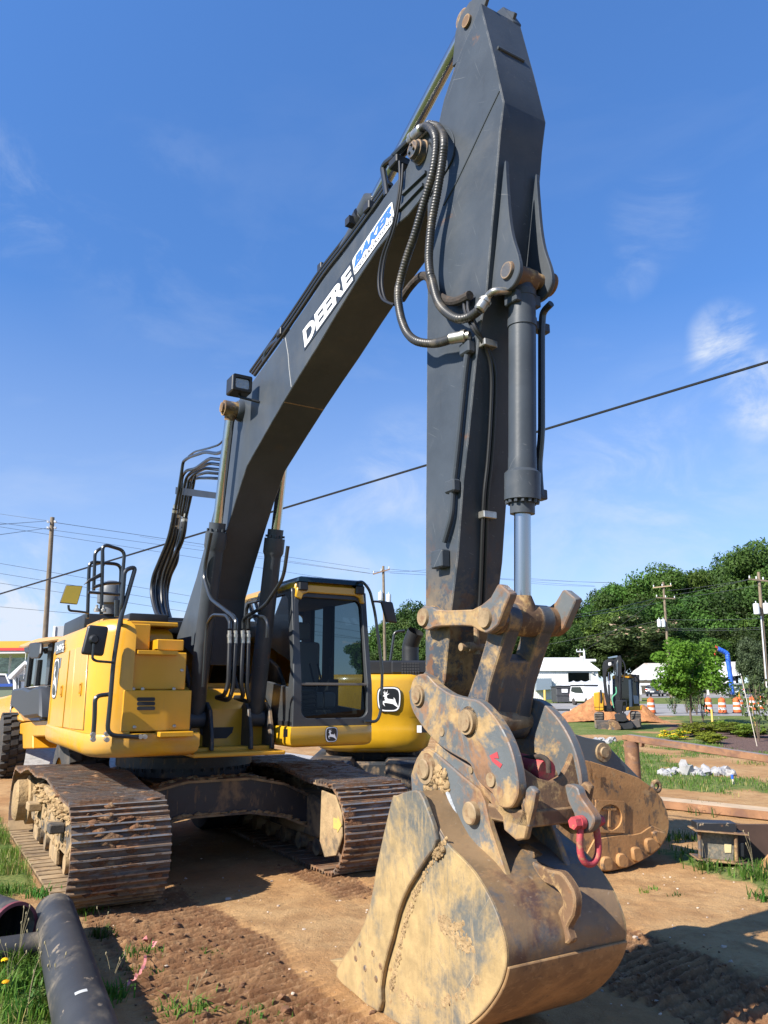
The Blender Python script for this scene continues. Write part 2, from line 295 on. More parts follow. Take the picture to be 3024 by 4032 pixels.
M['yellow2'] = pm('yellow paint dusty', (.60, .30, .014), .42, coat=.15, var=.06, layers=[dict(col=(.30,.19,.08), scale=3.0, lo=.55, hi=.8, w=.5, rough=.8)])
M['goldyellow'] = pm('golden yellow paint', (.60, .33, .014), .3, coat=.5, var=.06)
M['black'] = pm('black plastic', (.016, .017, .019), .45, var=.2)
M['stickpaint'] = pm('stick paint muddied at the foot', (.051, .061, .074), .40, spec=.24, layers=[dict(col=(.15,.145,.14), scale=1.1, lo=.48, hi=.70, w=.22, detail=12, nr=.7, rough=.8), dict(col=(.03,.028,.026), scale=7, st=(1,1,.12), lo=.60, hi=.72, w=.45), dict(col=(.10,.105,.11), scale=1.4, lo=.45, hi=.8, w=.35), dict(col=RUST, scale=2.6, lo=.64, hi=.74, w=.8, rough=.8), dict(col=MUD, scale=4.0, lo=.45, hi=.54, detail=13, nr=.72, w=.9, rough=.95, z=(1.75,2.75), var=.2), dict(col=RUST, scale=6, lo=.55, hi=.62, w=.8, z=(1.8,3.0))], scratch=((.22,.23,.23), .45), bump=(30,.06), var=.12, edge=((.20,.20,.20), .010, .8))
M['linkpaint'] = pm('slate link paint with mud', (.050,.060,.074), .5, layers=[dict(col=MUD, scale=3.5, lo=.50, hi=.62, w=.9, rough=.95, var=.2), dict(col=(.2,.11,.05), scale=7, lo=.54, hi=.64, w=.8, rough=.9)], bump=(25,.3,.012), var=.2, edge=((.30,.19,.09), .025, .9))
M['rubber'] = pm('black rubber hose', (.013, .013, .014), .42, layers=[dict(col=(.09,.065,.045), scale=9, lo=.6, hi=.75, w=.4)])
M['sleeve'] = pm('dusty hose sleeve', (.035, .027, .022), .9, layers=[dict(col=(.10,.06,.04), scale=14, lo=.5, hi=.7, w=.7)], bump=(40,.6,.01))
M['rail'] = pm('dark handrail tube', (.020, .023, .026), .3, coat=.2)
M['chrome'] = pm('chromed rod', (.46, .46, .47), .24, metal=1.0)
M['chromeworn'] = pm('chromed rod streaked', (.55, .54, .52), .16, metal=1.0, layers=[dict(col=(.45,.28,.14), scale=18, st=(6,6,.12), lo=.5, hi=.7, w=.8)])
M['steel'] = pm('zinc fitting', (.50, .48, .43), .38, metal=.85, var=.2, vscale=20)
M['pin'] = pm('pin end worn', (.27, .19, .105), .7, layers=[dict(col=RUST, scale=12, lo=.5, hi=.65, w=.7)], bump=(30,.3), var=.2, vscale=15)
M['redpaint'] = pm('red shackle paint', (.42, .052, .065), .7, layers=[dict(col=(.20,.09,.06), scale=9, lo=.5, hi=.64, w=.85), dict(col=MUD, scale=14, lo=.56, hi=.68, w=.7)], bump=(40,.2), var=.15, vscale=10)
M['white'] = pm('white vinyl', (.80, .80, .80), .4)
M['decalblack'] = pm('black vinyl', (.012, .013, .015), .35)
M['decalblue'] = pm('blue vinyl', (.05, .16, .55), .4)
M['decalgrey'] = pm('dark vinyl band', (.028, .032, .036), .35)
M['labelgrey'] = pm('grey model plate', (.13, .14, .15), .4)
M['lens'] = pm('work lamp lens', (.55, .57, .58), .15, metal=.6, bump=(60,.5))
M['mirror'] = pm('mirror glass', (.85, .85, .85), .02, metal=1.0)
M['tracksteel'] = pm('track shoe steel', (.140, .092, .062), .62, layers=[dict(col=(.20,.098,.045), scale=4, lo=.46, hi=.56, w=.95, rough=.95, var=.35), dict(col=(.30,.21,.12), scale=3.4, lo=.53, hi=.66, w=.75, rough=.95), dict(col=(.30,.29,.28), scale=24, st=(1,.15,1), lo=.55, hi=.66, w=.5, rough=.4)], bump=(35,.5,.012), var=.25, rand=True)
M['polished'] = pm('scraped grouser edge', (.30, .285, .265), .42, metal=.55, layers=[dict(col=(.14,.075,.04), scale=6, lo=.5, hi=.6, w=.85, rough=.95)], rand=True)
M['shoedust'] = pm('dusty shoe plates', (.27, .185, .098), .95, layers=[dict(col=(.13,.085,.05), scale=7, lo=.5, hi=.62, w=.8), dict(col=(.36,.26,.15), scale=3, lo=.52, hi=.66, w=.7)], bump=(30,.5,.01), var=.25, rand=True)
M['mudsoil'] = pm('caked soil', (.165, .078, .036), 1.0, layers=[dict(col=(.30,.185,.095), scale=5, lo=.5, hi=.65, w=.9)], bump=(40,1.0,.02), var=.35, vscale=12)
M['mudtan'] = pm('dried tan mud', (.35, .235, .115), 1.0, layers=[dict(col=(.24,.14,.07), scale=5, lo=.55, hi=.7, w=.7)], bump=(30,1.0,.02), var=.2, vscale=10)
M['muddyframe'] = pm('mud covered frame', (.06, .055, .05), .8, layers=[dict(col=(.36,.25,.13), scale=1.8, lo=.40, hi=.56, w=.95, rough=1.0, var=.15), dict(col=(.33,.21,.11), scale=8, lo=.55, hi=.65, w=.7)], bump=(30,.5,.015), var=.2)
M['beam'] = pm('black frame with mud streaks', (.022, .026, .032), .5, layers=[dict(col=(.30,.20,.11), scale=2.0, st=(1,1,.6), lo=.54, hi=.66, w=.85, rough=1.0), dict(col=(.26,.17,.09), scale=16, st=(1,1,.3), lo=.57, hi=.66, w=.6, rough=1.0)], bump=(25,.3), var=.2)
M['glass'] = glassmat('cab glass', (.34, .39, .40), -.02)
M['glassdark'] = glassmat('tinted cab glass', (.07, .09, .09), .03)
M['tyre'] = pm('dusty tyre rubber', (.035, .034, .033), .85, layers=[dict(col=(.14,.11,.08), scale=6, lo=.45, hi=.75, w=.6)], bump=(30,.3))
M['interior'] = pm('cab interior', (.03, .03, .032), .8)
M['seatbeige'] = pm('grey seat cloth', (.36, .35, .32), .9)
# ================================================================== GROUND
def _hash(ix, iy, s):
    n = (ix.astype(np.int64)*374761393+iy.astype(np.int64)*668265263+s*974634777) & 0x7fffffff
    n = ((n ^ (n >> 13))*1274126177) & 0x7fffffff
    return ((n ^ (n >> 16)) & 0xffff)/65535.0
def vnoise(x, y, s=0):
    ix = np.floor(x); iy = np.floor(y); fx = x-ix; fy = y-iy
    fx = fx*fx*fx*(fx*(fx*6-15)+10); fy = fy*fy*fy*(fy*(fy*6-15)+10)
    a = _hash(ix, iy, s); b = _hash(ix+1, iy, s); c = _hash(ix, iy+1, s); d = _hash(ix+1, iy+1, s)
    return (a*(1-fx)+b*fx)*(1-fy)+(c*(1-fx)+d*fx)*fy
def fbm(x, y, o=4, s=0, g=.5):
    t = np.zeros_like(x); a = 1.0; w = 0.0
    for i in range(o): t += a*vnoise(x*2**i+i*17.3, y*2**i-i*9.1, s+i); w += a; a *= g
    return t/w
def sstep(e0, e1, x): t = np.clip((x-e0)/(e1-e0), 0, 1); return t*t*(3-2*t)
def axis(lo, a, b, hi, st, g, mid=None):
    v = list(np.arange(a, b, st)); x = a; d = st; L = []
    while x > lo: d *= g; x -= d; L.append(x)
    x = b; d = st; Rr = []
    while x < hi: d *= g; x += d; Rr.append(x)
    return np.array(L[::-1]+v+[b]+Rr)
def masks(X, Y):
    dx = X-OX[0]; dy = Y-OX[1]; mxx = dx*MF[0]+dy*MF[1]; myy = dx*ML[0]+dy*ML[1]
    wob = (fbm(X*1.3, Y*1.3, 3, 40)-.5)*.5
    # churned bands where the tracks ran
    b1 = sstep(-1.62, -1.38, myy+wob*.4)*(1-sstep(-.62, -.36, myy+wob*.5))*sstep(1.5, 2.0, mxx)
    b2 = sstep(.95, 1.15, myy+wob*.5)*(1-sstep(1.95, 2.25, myy+wob*.6))*sstep(3.3, 3.9, mxx+wob)
    b3 = (sstep(.45, .6, myy+wob*.3)*(1-sstep(.95, 1.1, myy+wob*.3)))*sstep(1.2, 1.7, mxx)*(1-sstep(2.9, 3.3, mxx))*.8
    rut = np.clip(np.maximum(np.maximum(b1, b2), b3), 0, 1)
    # grass: the verge left of the machine, the lawn to the right and beyond
    ge = (fbm(X*.9, Y*.9, 4, 3)-.5)*1.1
    g1 = np.maximum(sstep(1.78, 2.0, -myy+ge*.4), sstep(1.64, 1.74, -myy+ge*.12)*(1-sstep(1.2, 1.6, mxx+ge*.3)))*sstep(-14, -11, -Y)
    g1 = np.maximum(g1, sstep(1.62, 1.78, -myy+ge*.4)*sstep(2.9, 3.6, mxx)*.9)
    lawn = sstep(13.6, 15.2, Y+ge*2.2-(X-6)*.25)*sstep(2.6, 4.2, X)*(1-sstep(60, 66, Y))
    lawn *= 1-.8*sstep(.55, .66, fbm(X*.28+1.5, Y*.22, 4, 21))
    corner = sstep(3.15, 3.55, X+ge*.6-(8.2-Y)*.12)*sstep(6.9, 7.4, Y+ge*.4)*(1-sstep(9.3, 10.2, Y+ge*.3))*.9
    far = sstep(60, 75, Y)
    grass = np.clip(np.maximum(np.maximum(g1, lawn), np.maximum(corner, far*.9)), 0, 1)*(1-rut)
    mulch = sstep(0, 1.2, (X-(10.0+(Y-25)*.33))+ge*1.5)*sstep(23.5, 25.0, Y+ge)*(1-sstep(34, 38, Y+ge*2))
    mulch = np.maximum(mulch, sstep(-1.0, .6, X-(13.2+(Y-36)*.30)+ge*2)*sstep(33, 35, Y)*(1-sstep(43, 46, Y+(X-15)*.5)))
    grass = grass*(1-mulch)
    return rut, grass, mulch, mxx, myy
xs = axis(-1500, -3.4, 3.6, 1500, .0175, 1.055); ys = axis(-150, 4.3, 8.6, 2500, .0175, 1.035)
GX, GY = np.meshgrid(xs, ys)
rut, grass, mulch, GMX, GMY = masks(GX, GY)
near = 1-sstep(25, 60, np.hypot(GX, GY))
Zg = np.maximum(0, .017*(np.minimum(GY, 420)-40.0))
Zg += (fbm(GX*.5, GY*.5, 3, 5)-.5)*.07*near+(fbm(GX*5, GY*5, 4, 6)-.5)*.022*near+(fbm(GX*22, GY*22, 3, 8)-.5)*.010*near
ph = (GMX+.12*GMY+(fbm(GX*2.0, GY*2.0, 2, 12)-.5)*.06)/.094
ridge = 1-np.abs(((ph) % 1.0)*2-1); ridge = sstep(.25, .85, ridge)
clod = fbm(GX*9, GY*9, 4, 14, .6); clod2 = np.abs(fbm(GX*17, GY*17, 3, 15, .6)-.5)*2
strong = sstep(.50, .68, fbm(GX*1.7, GY*1.7, 3, 18))
Zg += rut*near*((ridge-.5)*(.060-.022*strong)+(clod-.45)*(.020+.05*strong)+clod2*(.012+.02*strong)-.03)
Zg += grass*near*((fbm(GX*3, GY*3, 3, 30)-.4)*.05)
Zg = np.where((np.abs(GMY) < 1.75) & (np.abs(GMY) > .8) & (np.abs(GMX) < 2.3), np.minimum(Zg, -.004), Zg)   # flattened under the tracks
gzfun_x, gzfun_y = xs, ys
def ground_z(x, y):
    i = int(np.clip(np.searchsorted(xs, x), 1, len(xs)-1)); j = int(np.clip(np.searchsorted(ys, y), 1, len(ys)-1))
    tx = (x-xs[i-1])/(xs[i]-xs[i-1]); ty = (y-ys[j-1])/(ys[j]-ys[j-1])
    return float((Zg[j-1, i-1]*(1-tx)+Zg[j-1, i]*tx)*(1-ty)+(Zg[j, i-1]*(1-tx)+Zg[j, i]*tx)*ty)
def grid_mesh(name, X, Y, Z, colr=None):
    ny, nx = X.shape; co = np.stack([X, Y, Z], -1).reshape(-1, 3)
    idx = np.arange(nx*ny).reshape(ny, nx); q = np.stack([idx[:-1, :-1], idx[:-1, 1:], idx[1:, 1:], idx[1:, :-1]], -1).reshape(-1, 4)
    me = bpy.data.meshes.new(name); me.vertices.add(len(co)); me.vertices.foreach_set('co', co.ravel().astype(np.float32))
    me.loops.add(q.size); me.loops.foreach_set('vertex_index', q.ravel().astype(np.int32)); me.polygons.add(len(q))
    me.polygons.foreach_set('loop_start', np.arange(0, q.size, 4, dtype=np.int32)); me.polygons.foreach_set('use_smooth', np.ones(len(q), dtype=bool))
    if colr is not None:
        a = me.attributes.new('cover', 'FLOAT_COLOR', 'POINT'); a.data.foreach_set('color', colr.reshape(-1, 4).astype(np.float32).ravel())
    me.update(calc_edges=True); me.validate(); return me
cov = np.stack([grass, rut, mulch, np.ones_like(rut)], -1)
gme = grid_mesh('ground', GX, GY, Zg, cov)
def ground_mat():
    m = bpy.data.materials.new('bare red clay yard'); m.use_nodes = True; nt = m.node_tree; N = nt.nodes; L = nt.links; N.clear()
    out = N.new('ShaderNodeOutputMaterial'); bs = N.new('ShaderNodeBsdfPrincipled'); L.new(bs.outputs[0], out.inputs[0]); bs.inputs['Roughness'].default_value = .95; bs.inputs['Specular IOR Level'].default_value = .2
    tc = N.new('ShaderNodeTexCoord'); at_ = N.new('ShaderNodeAttribute'); at_.attribute_name = 'cover'; sp = N.new('ShaderNodeSeparateColor'); L.new(at_.outputs['Color'], sp.inputs[0])
    def nz(s, d=6, r=.6, o=0):
        mp = N.new('ShaderNodeMapping'); mp.inputs['Location'].default_value = (o, o*.7, 0); t = N.new('ShaderNodeTexNoise'); t.inputs['Scale'].default_value = s; t.inputs['Detail'].default_value = d; t.inputs['Roughness'].default_value = r
        L.new(tc.outputs['Object'], mp.inputs[0]); L.new(mp.outputs[0], t.inputs['Vector']); return t.outputs['Fac']
    def rp(src, lo, hi, a=0., b=1.):
        k = N.new('ShaderNodeMapRange'); k.interpolation_type = 'SMOOTHSTEP'
        for n_, v in (('From Min', lo), ('From Max', hi), ('To Min', a), ('To Max', b)): k.inputs[n_].default_value = v
        L.new(src, k.inputs['Value']); return k.outputs[0]
    def mixc(f, a, b):
        k = N.new('ShaderNodeMixRGB'); L.new(f, k.inputs[0])
        for s, v in ((1, a), (2, b)):
            if isinstance(v, tuple): k.inputs[s].default_value = v+(1,)
            else: L.new(v, k.inputs[s])
        return k.outputs[0]
    def mul(a, b):
        k = N.new('ShaderNodeMath'); k.operation = 'MULTIPLY'; L.new(a, k.inputs[0]); L.new(b, k.inputs[1]); return k.outputs[0]
    dirt = mixc(rp(nz(.55), .35, .65), (.312, .166, .067), (.375, .238, .112))
    dirt = mixc(rp(nz(2.6, 8, .7, 4), .42, .68), dirt, (.25, .140, .061))
    dirt = mixc(rp(nz(28, 4, .7, 8), .58, .72), dirt, (.19, .105, .055))
    dirt = mixc(rp(nz(55, 3, .6, 12), .66, .74, 0, .6), dirt, (.52, .42, .32))
    mud = mixc(rp(nz(3.0, 6, .65, 2), .4, .65), (.165, .080, .037), (.265, .145, .068))
    mud = mixc(rp(nz(24, 5, .7, 6), .5, .7), mud, (.30, .18, .092))
    gr = mixc(rp(nz(1.2, 6, .6, 3), .35, .65), (.085, .125, .024), (.17, .18, .055))
    gr = mixc(rp(nz(14, 6, .7, 7), .45, .62), gr, (.05, .085, .018))
    gr = mixc(rp(nz(.35, 5, .6, 9), .55, .72, 0, .7), gr, (.25, .20, .085))
    mu_ = mixc(rp(nz(16, 8, .75, 5), .38, .6), (.035, .022, .018), (.17, .105, .085))
    edge = nz(7, 6, .7, 15)
    def softmask(o, amt=.55):
        a = N.new('ShaderNodeMath'); a.operation = 'MULTIPLY_ADD'; L.new(edge, a.inputs[0]); a.inputs[1].default_value = amt*2; a.inputs[2].default_value = -amt
        b = N.new('ShaderNodeMath'); b.operation = 'ADD'; L.new(o, b.inputs[0]); L.new(a.outputs[0], b.inputs[1]); return rp(b.outputs[0], .3, .7)
    c = mixc(softmask(sp.outputs['Green'], .45), dirt, mud)
    c = mixc(softmask(sp.outputs['Red']), c, gr)
    c = mixc(softmask(sp.outputs['Blue'], .3), c, mu_)
    L.new(c, bs.inputs['Base Color'])
    b = N.new('ShaderNodeBump'); b.inputs['Strength'].default_value = .8; b.inputs['Distance'].default_value = .02; L.new(nz(45, 8, .7, 1), b.inputs['Height']); L.new(b.outputs[0], bs.inputs['Normal'])
    return m
gme.materials.append(ground_mat()); ground = struct(link('ground', gme), 'red clay yard with churned track marks and grass')
# loose clods and pebbles
def scatter_lumps(name, pts, mat_, label):
    base = []
    for s in range(6):
        mb = MB().blob((0,0,0), 1, 1, .35, (1, .8, .6), seed=s+1); base.append((np.array(mb.v), mb.f))
    V = []; F = []; o = 0
    for i, (x, y, r) in enumerate(pts):
        v, f = base[i % 6]; a = RNG.uniform(0, 6.28); ca, sa = math.cos(a), math.sin(a)
        w = v*r; w = np.stack([w[:,0]*ca-w[:,1]*sa+x, w[:,0]*sa+w[:,1]*ca+y, w[:,2]+ground_z(x, y)+r*.22], -1)
        V.append(w); F += [tuple(k+o for k in q) for q in f]; o += len(v)
    me = bpy.data.meshes.new(name); me.from_pydata(np.concatenate(V).tolist(), [], F); me.materials.append(mat_); me.update()
    return stuff(link(name, me), label, 'soil')
sx_, sy_ = RNG.uniform(-3.2, 4.0, 40000), RNG.uniform(4.3, 9.3, 40000); keep = RNG.uniform(size=40000) < masks(sx_, sy_)[0]*.9
pts = [(float(x), float(y), float(np.clip(RNG.lognormal(-5.0, .62), .003, .034))) for x, y in zip(sx_[keep], sy_[keep])][:2400]
scatter_lumps('soil_clods', pts, M['mudsoil'], 'dark crumbly soil clods thrown up along the track marks')
pts = []
for i in range(650):
    x, y = RNG.uniform(-3, 5.5), RNG.uniform(4.3, 12); pts.append((x, y, float(np.clip(RNG.lognormal(-5.0, .55), .003, .03))))
M['pebble'] = pm('pale pebble', (.45, .36, .28), .9, var=.4, vscale=3, rand=False)
scatter_lumps('pebbles', pts, M['pebble'], 'small pale pebbles scattered over the bare clay')
# ================================================================== LARGE EXCAVATOR
exc = thing('excavator', 'large yellow and dark grey excavator with raised boom and muddy bucket', 'excavator', tuple(OX), math.atan2(MF[1], MF[0]))
def part(name, mb, mat_, parent=None, **k): return obj(name, mb, mat_, parent or exc, **k)
# ---- tracks
def track_path(front, rear, n=400):
    pts = []
    fc, fr = front; rc, rr = rear
    for a in np.linspace(-95, 78, 16): pts.append((fc[0]+fr*math.cos(rad(a)), fc[1]+fr*math.sin(rad(a))))
    for x, z in ((1.75, .865), (1.3, .905), (.9, .945), (.5, .935), (.1, .905), (-.3, .915), (-.62, .925), (-1.0, .885), (-1.4, .825)): pts.append((x, z))
    for a in np.linspace(96, 262, 15): pts.append((rc[0]+rr*math.cos(rad(a)), rc[1]+rr*math.sin(rad(a))))
    for x in (-1.5, -1, -.5, 0, .5, 1, 1.5, 1.85): pts.append((x, .036))
    sp = spl([(a, 0, b) for a, b in pts], 8, True)
    P = np.array([(p.x, p.z) for p in sp]+[(sp[0].x, sp[0].z)]); d = np.r_[0, np.cumsum(np.hypot(*np.diff(P, axis=0).T))]
    return P, d
TP, TD = track_path(((2.17, .450), .415), ((-1.87, .425), .40))
NS = 54
def shoe_mesh(w):
    p = TD[-1]/NS; h = p/2
    pr = [(-h+.004, -.012), (-h+.004, .004)]
    for s in (-.066, 0, .066): pr += [(s-.012, .004), (s-.007, .032), (s+.007, .032), (s+.012, .004)]
    pr += [(h-.004, .004), (h+.012, -.010), (h+.012, -.020)]
    mb = MB(); mb.prism(pr, -w/2, w/2, 'y')
    for i in (3, 7, 11): mb.m[2+i] = 1
    return mb
TW = .82
def build_track(yc, label):
    # frame between the runs of the chain is the part that carries the rest
    s = 1 if yc > 0 else -1
    fr = MB()
    side = [(-1.55,.30),(-1.45,.24),(1.55,.24),(1.75,.32),(1.72,.60),(1.45,.68),(-.9,.72),(-1.5,.64)]
    fr.prism(side, yc-.22, yc+.22)
    fr.prism([(-.7,.70),(.9,.66),(.7,.80),(-.5,.84)], yc-.12, yc+.16)
    o = part('track', fr, M['muddyframe'], bevel=.02); o['label'] = label
    # shoes
    proto = obj('shoe', shoe_mesh(TW), [M['tracksteel'], M['polished']], o, smooth=False, recalc=False)
    for i in range(NS):
        sd = (i+.5)/NS*TD[-1]
        x = np.interp(sd, TD, TP[:,0]); z = np.interp(sd, TD, TP[:,1]); x2 = np.interp(min(sd+.03, TD[-1]), TD, TP[:,0]); z2 = np.interp(min(sd+.03, TD[-1]), TD, TP[:,1]); x1 = np.interp(sd-.03, TD, TP[:,0]); z1 = np.interp(sd-.03, TD, TP[:,1])
        t = Vector((x2-x1, 0, z2-z1)).normalized(); nrm = Vector((t.z, 0, -t.x))
        c = proto if i == 0 else proto.copy()
        if i: col.objects.link(c); c.parent = o
        R_ = Matrix((t, Vector((0,1,0)).lerp(Vector((0,1,0)), 0), nrm)).transposed()
        if R_.determinant() < 0: R_ = Matrix((t, Vector((0,-1,0)), nrm)).transposed()
        c.matrix_local = Matrix.Translation((x, yc, z)) @ R_.to_4x4()
        c.material_slots[0].link = 'OBJECT'; c.material_slots[0].material = M['shoedust'] if z < .2 and s < 0 else M['tracksteel']
    # chain links behind the shoes
    ch = MB()
    for i in range(NS):
        sd = i/NS*TD[-1]; x = np.interp(sd, TD, TP[:,0]); z = np.interp(sd, TD, TP[:,1]); cx, cz = .15, .46
        d = Vector((x-cx, 0, z-cz)); t2 = np.interp((sd+.02) % TD[-1], TD, TP[:,0])-x, np.interp((sd+.02) % TD[-1], TD, TP[:,1])-z
        t = Vector((t2[0], 0, t2[1])).normalized(); nr = Vector((t.z, 0, -t.x)); c = Vector((x, yc, z))-nr*.055
        for yy in (-.10, .10):
            q = [c+t*a+nr*b+Vector((0, yy+e, 0)) for e in (-.025, .025) for a, b in ((-.09,-.045),(.09,-.045),(.09,.04),(-.09,.04))]
            ch.add(q, [(0,1,2,3),(7,6,5,4),(0,4,5,1),(1,5,6,2),(2,6,7,3),(3,7,4,0)])
    obj('chain', ch, M['tracksteel'], o)
    w = MB(); w.lathe((2.17, yc-.19, .45), (0,1,0), [(0,.10),(.0,.30),(.09,.30),(.09,.345),(.29,.345),(.29,.30),(.38,.30),(.38,.10)], 32); obj('idler', w, M['tracksteel'], o)
    w = MB(); w.lathe((-1.87, yc-.06, .425), (0,1,0), [(0,.1),(0,.33),(.12,.33),(.12,.1)], 28)
    for k in range(20):
        a = 2*math.pi*k/20; w.prism([(-1.87+.31*math.cos(a-.09), .425+.31*math.sin(a-.09)), (-1.87+.375*math.cos(a), .425+.375*math.sin(a)), (-1.87+.31*math.cos(a+.09), .425+.31*math.sin(a+.09))], yc-.04, yc+.04)
    obj('sprocket', w, M['tracksteel'], o)
    w = MB(); w.lathe((-1.80, yc+s*.05, .44), (0, s, 0), [(0,.30),(.20,.30),(.22,.25),(.33,.25),(.36,.21),(.37,.1)], 28); obj('final_drive', w, M['mudtan'], o)
    for k in range(7):
        x = -1.25+k*.46; w = MB(); w.lathe((x, yc-.2, .15), (0,1,0), [(0,.05),(0,.09),(.10,.09),(.10,.075),(.30,.075),(.30,.09),(.4,.09),(.4,.05)], 16); obj('roller', w, M['muddyframe'], o)
    for x in (-.62, .92):
        w = MB(); w.lathe((x, yc-.12, .80), (0,1,0), [(0,.04),(0,.07),(.24,.07),(.24,.04)], 14); obj('carrier_roller', w, M['muddyframe'], o)
    # track guides and step irons on the outer side
    for x in (-.9, .6):
        g = MB(); g.prism([(x-.18,.10),(x+.18,.10),(x+.16,.24),(x-.16,.24)], yc+s*.2, yc+s*.235); obj('chain_guide', g, M['muddyframe'], o, bevel=.006)
    for x in (-.75, .95):
        lo_, hi_ = sorted((yc+s*.22, yc+s*.37)); g = MB(); g.box(x-.13, x+.13, lo_, hi_, .44, .53); obj('step_iron', g, M['muddyframe'], o, bevel=.012)
    # mud caked on the shoes and frame
    mbm = MB(); rs = np.random.default_rng(3 if yc > 0 else 4)
    for i in range(900):
        sd = rs.uniform(0, TD[-1]); x = np.interp(sd, TD, TP[:,0]); z = np.interp(sd, TD, TP[:,1])
        if z < .12: continue
        x2 = np.interp(sd+.02, TD, TP[:,0]); z2 = np.interp(sd+.02, TD, TP[:,1]); t = Vector((x2-x, 0, z2-z)).normalized(); nr = Vector((t.z, 0, -t.x))
        yy = yc+rs.uniform(-.36, .38) if s < 0 else yc+rs.uniform(-.38, .3)
        if math.sin(yy*9+x*5)+math.sin(x*11-yy*4)+rs.uniform(-1, 1.) < -.1: continue
        r = rs.uniform(.010, .042); c = Vector((x, yy, z))+nr*.010
        mbm.blob(c, r, 1, .5, (1.1, 2.0, .6) if abs(nr.z) > .6 else (.6, 2.0, 1.1), seed=i)
    stuff(obj('caked_mud', mbm, M['mudsoil'], o, ang=70))
    mbm = MB()
    for i in range(330):
        x = rs.uniform(-1.35, 1.6); yy = yc+s*rs.uniform(.0, .25); z = .67+rs.uniform(-.02, .07)-max(0, abs(yy-yc)-.14)*.7
        mbm.blob((x, yy, z-.015), rs.uniform(.012, .05), 2, .8, (1.2, 1, .7), seed=i+500)
    for i in range(110):
        x = rs.uniform(-1.2, 1.6); mbm.blob((x, yc+s*.222, rs.uniform(.26, .64)), rs.uniform(.008, .035), 2, .9, (1.3, .3, 1.1), seed=i+900)
    stuff(obj('dried_mud', mbm, M['mudtan'], o, ang=85))
    return o
trR = build_track(-1.26, 'crawler track with clean silver grouser edges beside the black pipes')
trL = build_track(1.26, 'soil caked crawler track beneath the cab')
# inner end plate of the cab-side track with the travel arrow
e = MB(); e.prism([(2.0,.30),(2.12,.16),(2.38,.22),(2.50,.42),(2.48,.62),(2.34,.78),(2.02,.80)], .862, .885); ep = part('idler_guard', e, M['muddyframe'], trL, bevel=.008)
ar = MB(); c_ = my('P', .86, 1100, 596)
ar.prism([(c_[0]-.09,c_[2]-.05),(c_[0]+.0,c_[2]-.05),(c_[0]+.0,c_[2]-.08),(c_[0]+.09,c_[2]),(c_[0],c_[2]+.08),(c_[0],c_[2]+.05),(c_[0]-.09,c_[2]+.05)], .857, .862)
obj('arrow_decal', ar, pm('faded yellow vinyl', (.50,.38,.10), .8, layers=[dict(col=(.36,.25,.13), scale=8, lo=.45, hi=.6, w=.8)]), trL)
# ---- car body and slew ring
cb = MB()
leg = [(-1.05,.62),(-.75,.80),(-.35,.88),(.35,.88),(.75,.80),(1.05,.66),(1.05,.33),(.75,.46),(.35,.53),(-.35,.53),(-.75,.46),(-1.05,.33)]
cb.prism(leg, 1.02, 1.30, 'x'); cb.prism(leg, -1.3, -.95, 'x'); cb.box(-.96, 1.04, -.62, .62, .56, .86)
cbo = part('carbody', cb, M['beam'], bevel=.012)
fl = MB(); fl.prism([(y*1.0, z+.012) for y, z in leg[:6]]+[(y*1.0, z-.012) for y, z in leg[5::-1]], .98, 1.335, 'x'); fl.prism([(y, z+.012) for y, z in leg[6:]]+[(y, z-.012) for y, z in leg[:5:-1]], .99, 1.33, 'x')
obj('flange', fl, M['muddyframe'], cbo)
sr = MB(); sr.lathe((0,0,.86), (0,0,1), [(0,.62),(.0,.74),(.10,.74),(.10,.80),(.22,.80),(.22,.74),(.34,.74),(.34,.6)], 56)
for k in range(40):
    a = 2*math.pi*k/40; sr.lathe((.77*math.cos(a), .77*math.sin(a), .92), (0,0,1), [(0,.018),(.04,.018)], 6)
part('slew_ring', sr, M['beam'])
mm_ = MB(); rs = np.random.default_rng(11)
for i in range(120):
    y = rs.uniform(-.95, 1.02); zt = np.interp(y, [p[0] for p in leg[:6]], [p[1] for p in leg[:6]])
    if rs.uniform() < .35+.4*(y > .4): mm_.blob((rs.uniform(1.0, 1.30), y, zt+.015), rs.uniform(.015, .05), 1, .5, (1.3, 1.2, .5), seed=i)
for i in range(60):
    y = rs.uniform(-.95, 1.02); zt = np.interp(y, [-1.05,-.75,-.35,.35,.75,1.05], [.33,.46,.53,.53,.46,.33]); mm_.blob((1.315, y, zt+.02), rs.uniform(.01, .035), 1, .5, (.7, 1.5, .6), seed=i+50)
stuff(obj('dried_mud', mm_, M['mudtan'], cbo, ang=85))
# ---- lettering and emblem helpers
def text_geo(body, bold=0.0, shear=0.0, space=1.0):
    cu = bpy.data.curves.new('tmp', 'FONT'); cu.body = body; cu.offset = bold; cu.shear = shear; cu.space_character = space; cu.resolution_u = 4; cu.fill_mode = 'FRONT'
    o = bpy.data.objects.new('tmp', cu); col.objects.link(o); dg = bpy.context.evaluated_depsgraph_get(); me = bpy.data.meshes.new_from_object(o.evaluated_get(dg))
    V = np.array([v.co[:2] for v in me.vertices]); F = [tuple(p.vertices) for p in me.polygons]
    bpy.data.objects.remove(o); bpy.data.curves.remove(cu); bpy.data.meshes.remove(me)
    V = (V-V.min(0))/(V.max(0)-V.min(0)); return V, F
def quadmap(bl, br, tr, tl):
    bl, br, tr, tl = map(Vector, (bl, br, tr, tl)); n = (br-bl).cross(tl-bl).normalized()
    def f(u, v, d=0.0): return (bl*(1-u)+br*u)*(1-v)+(tl*(1-u)+tr*u)*v+n*d
    return f
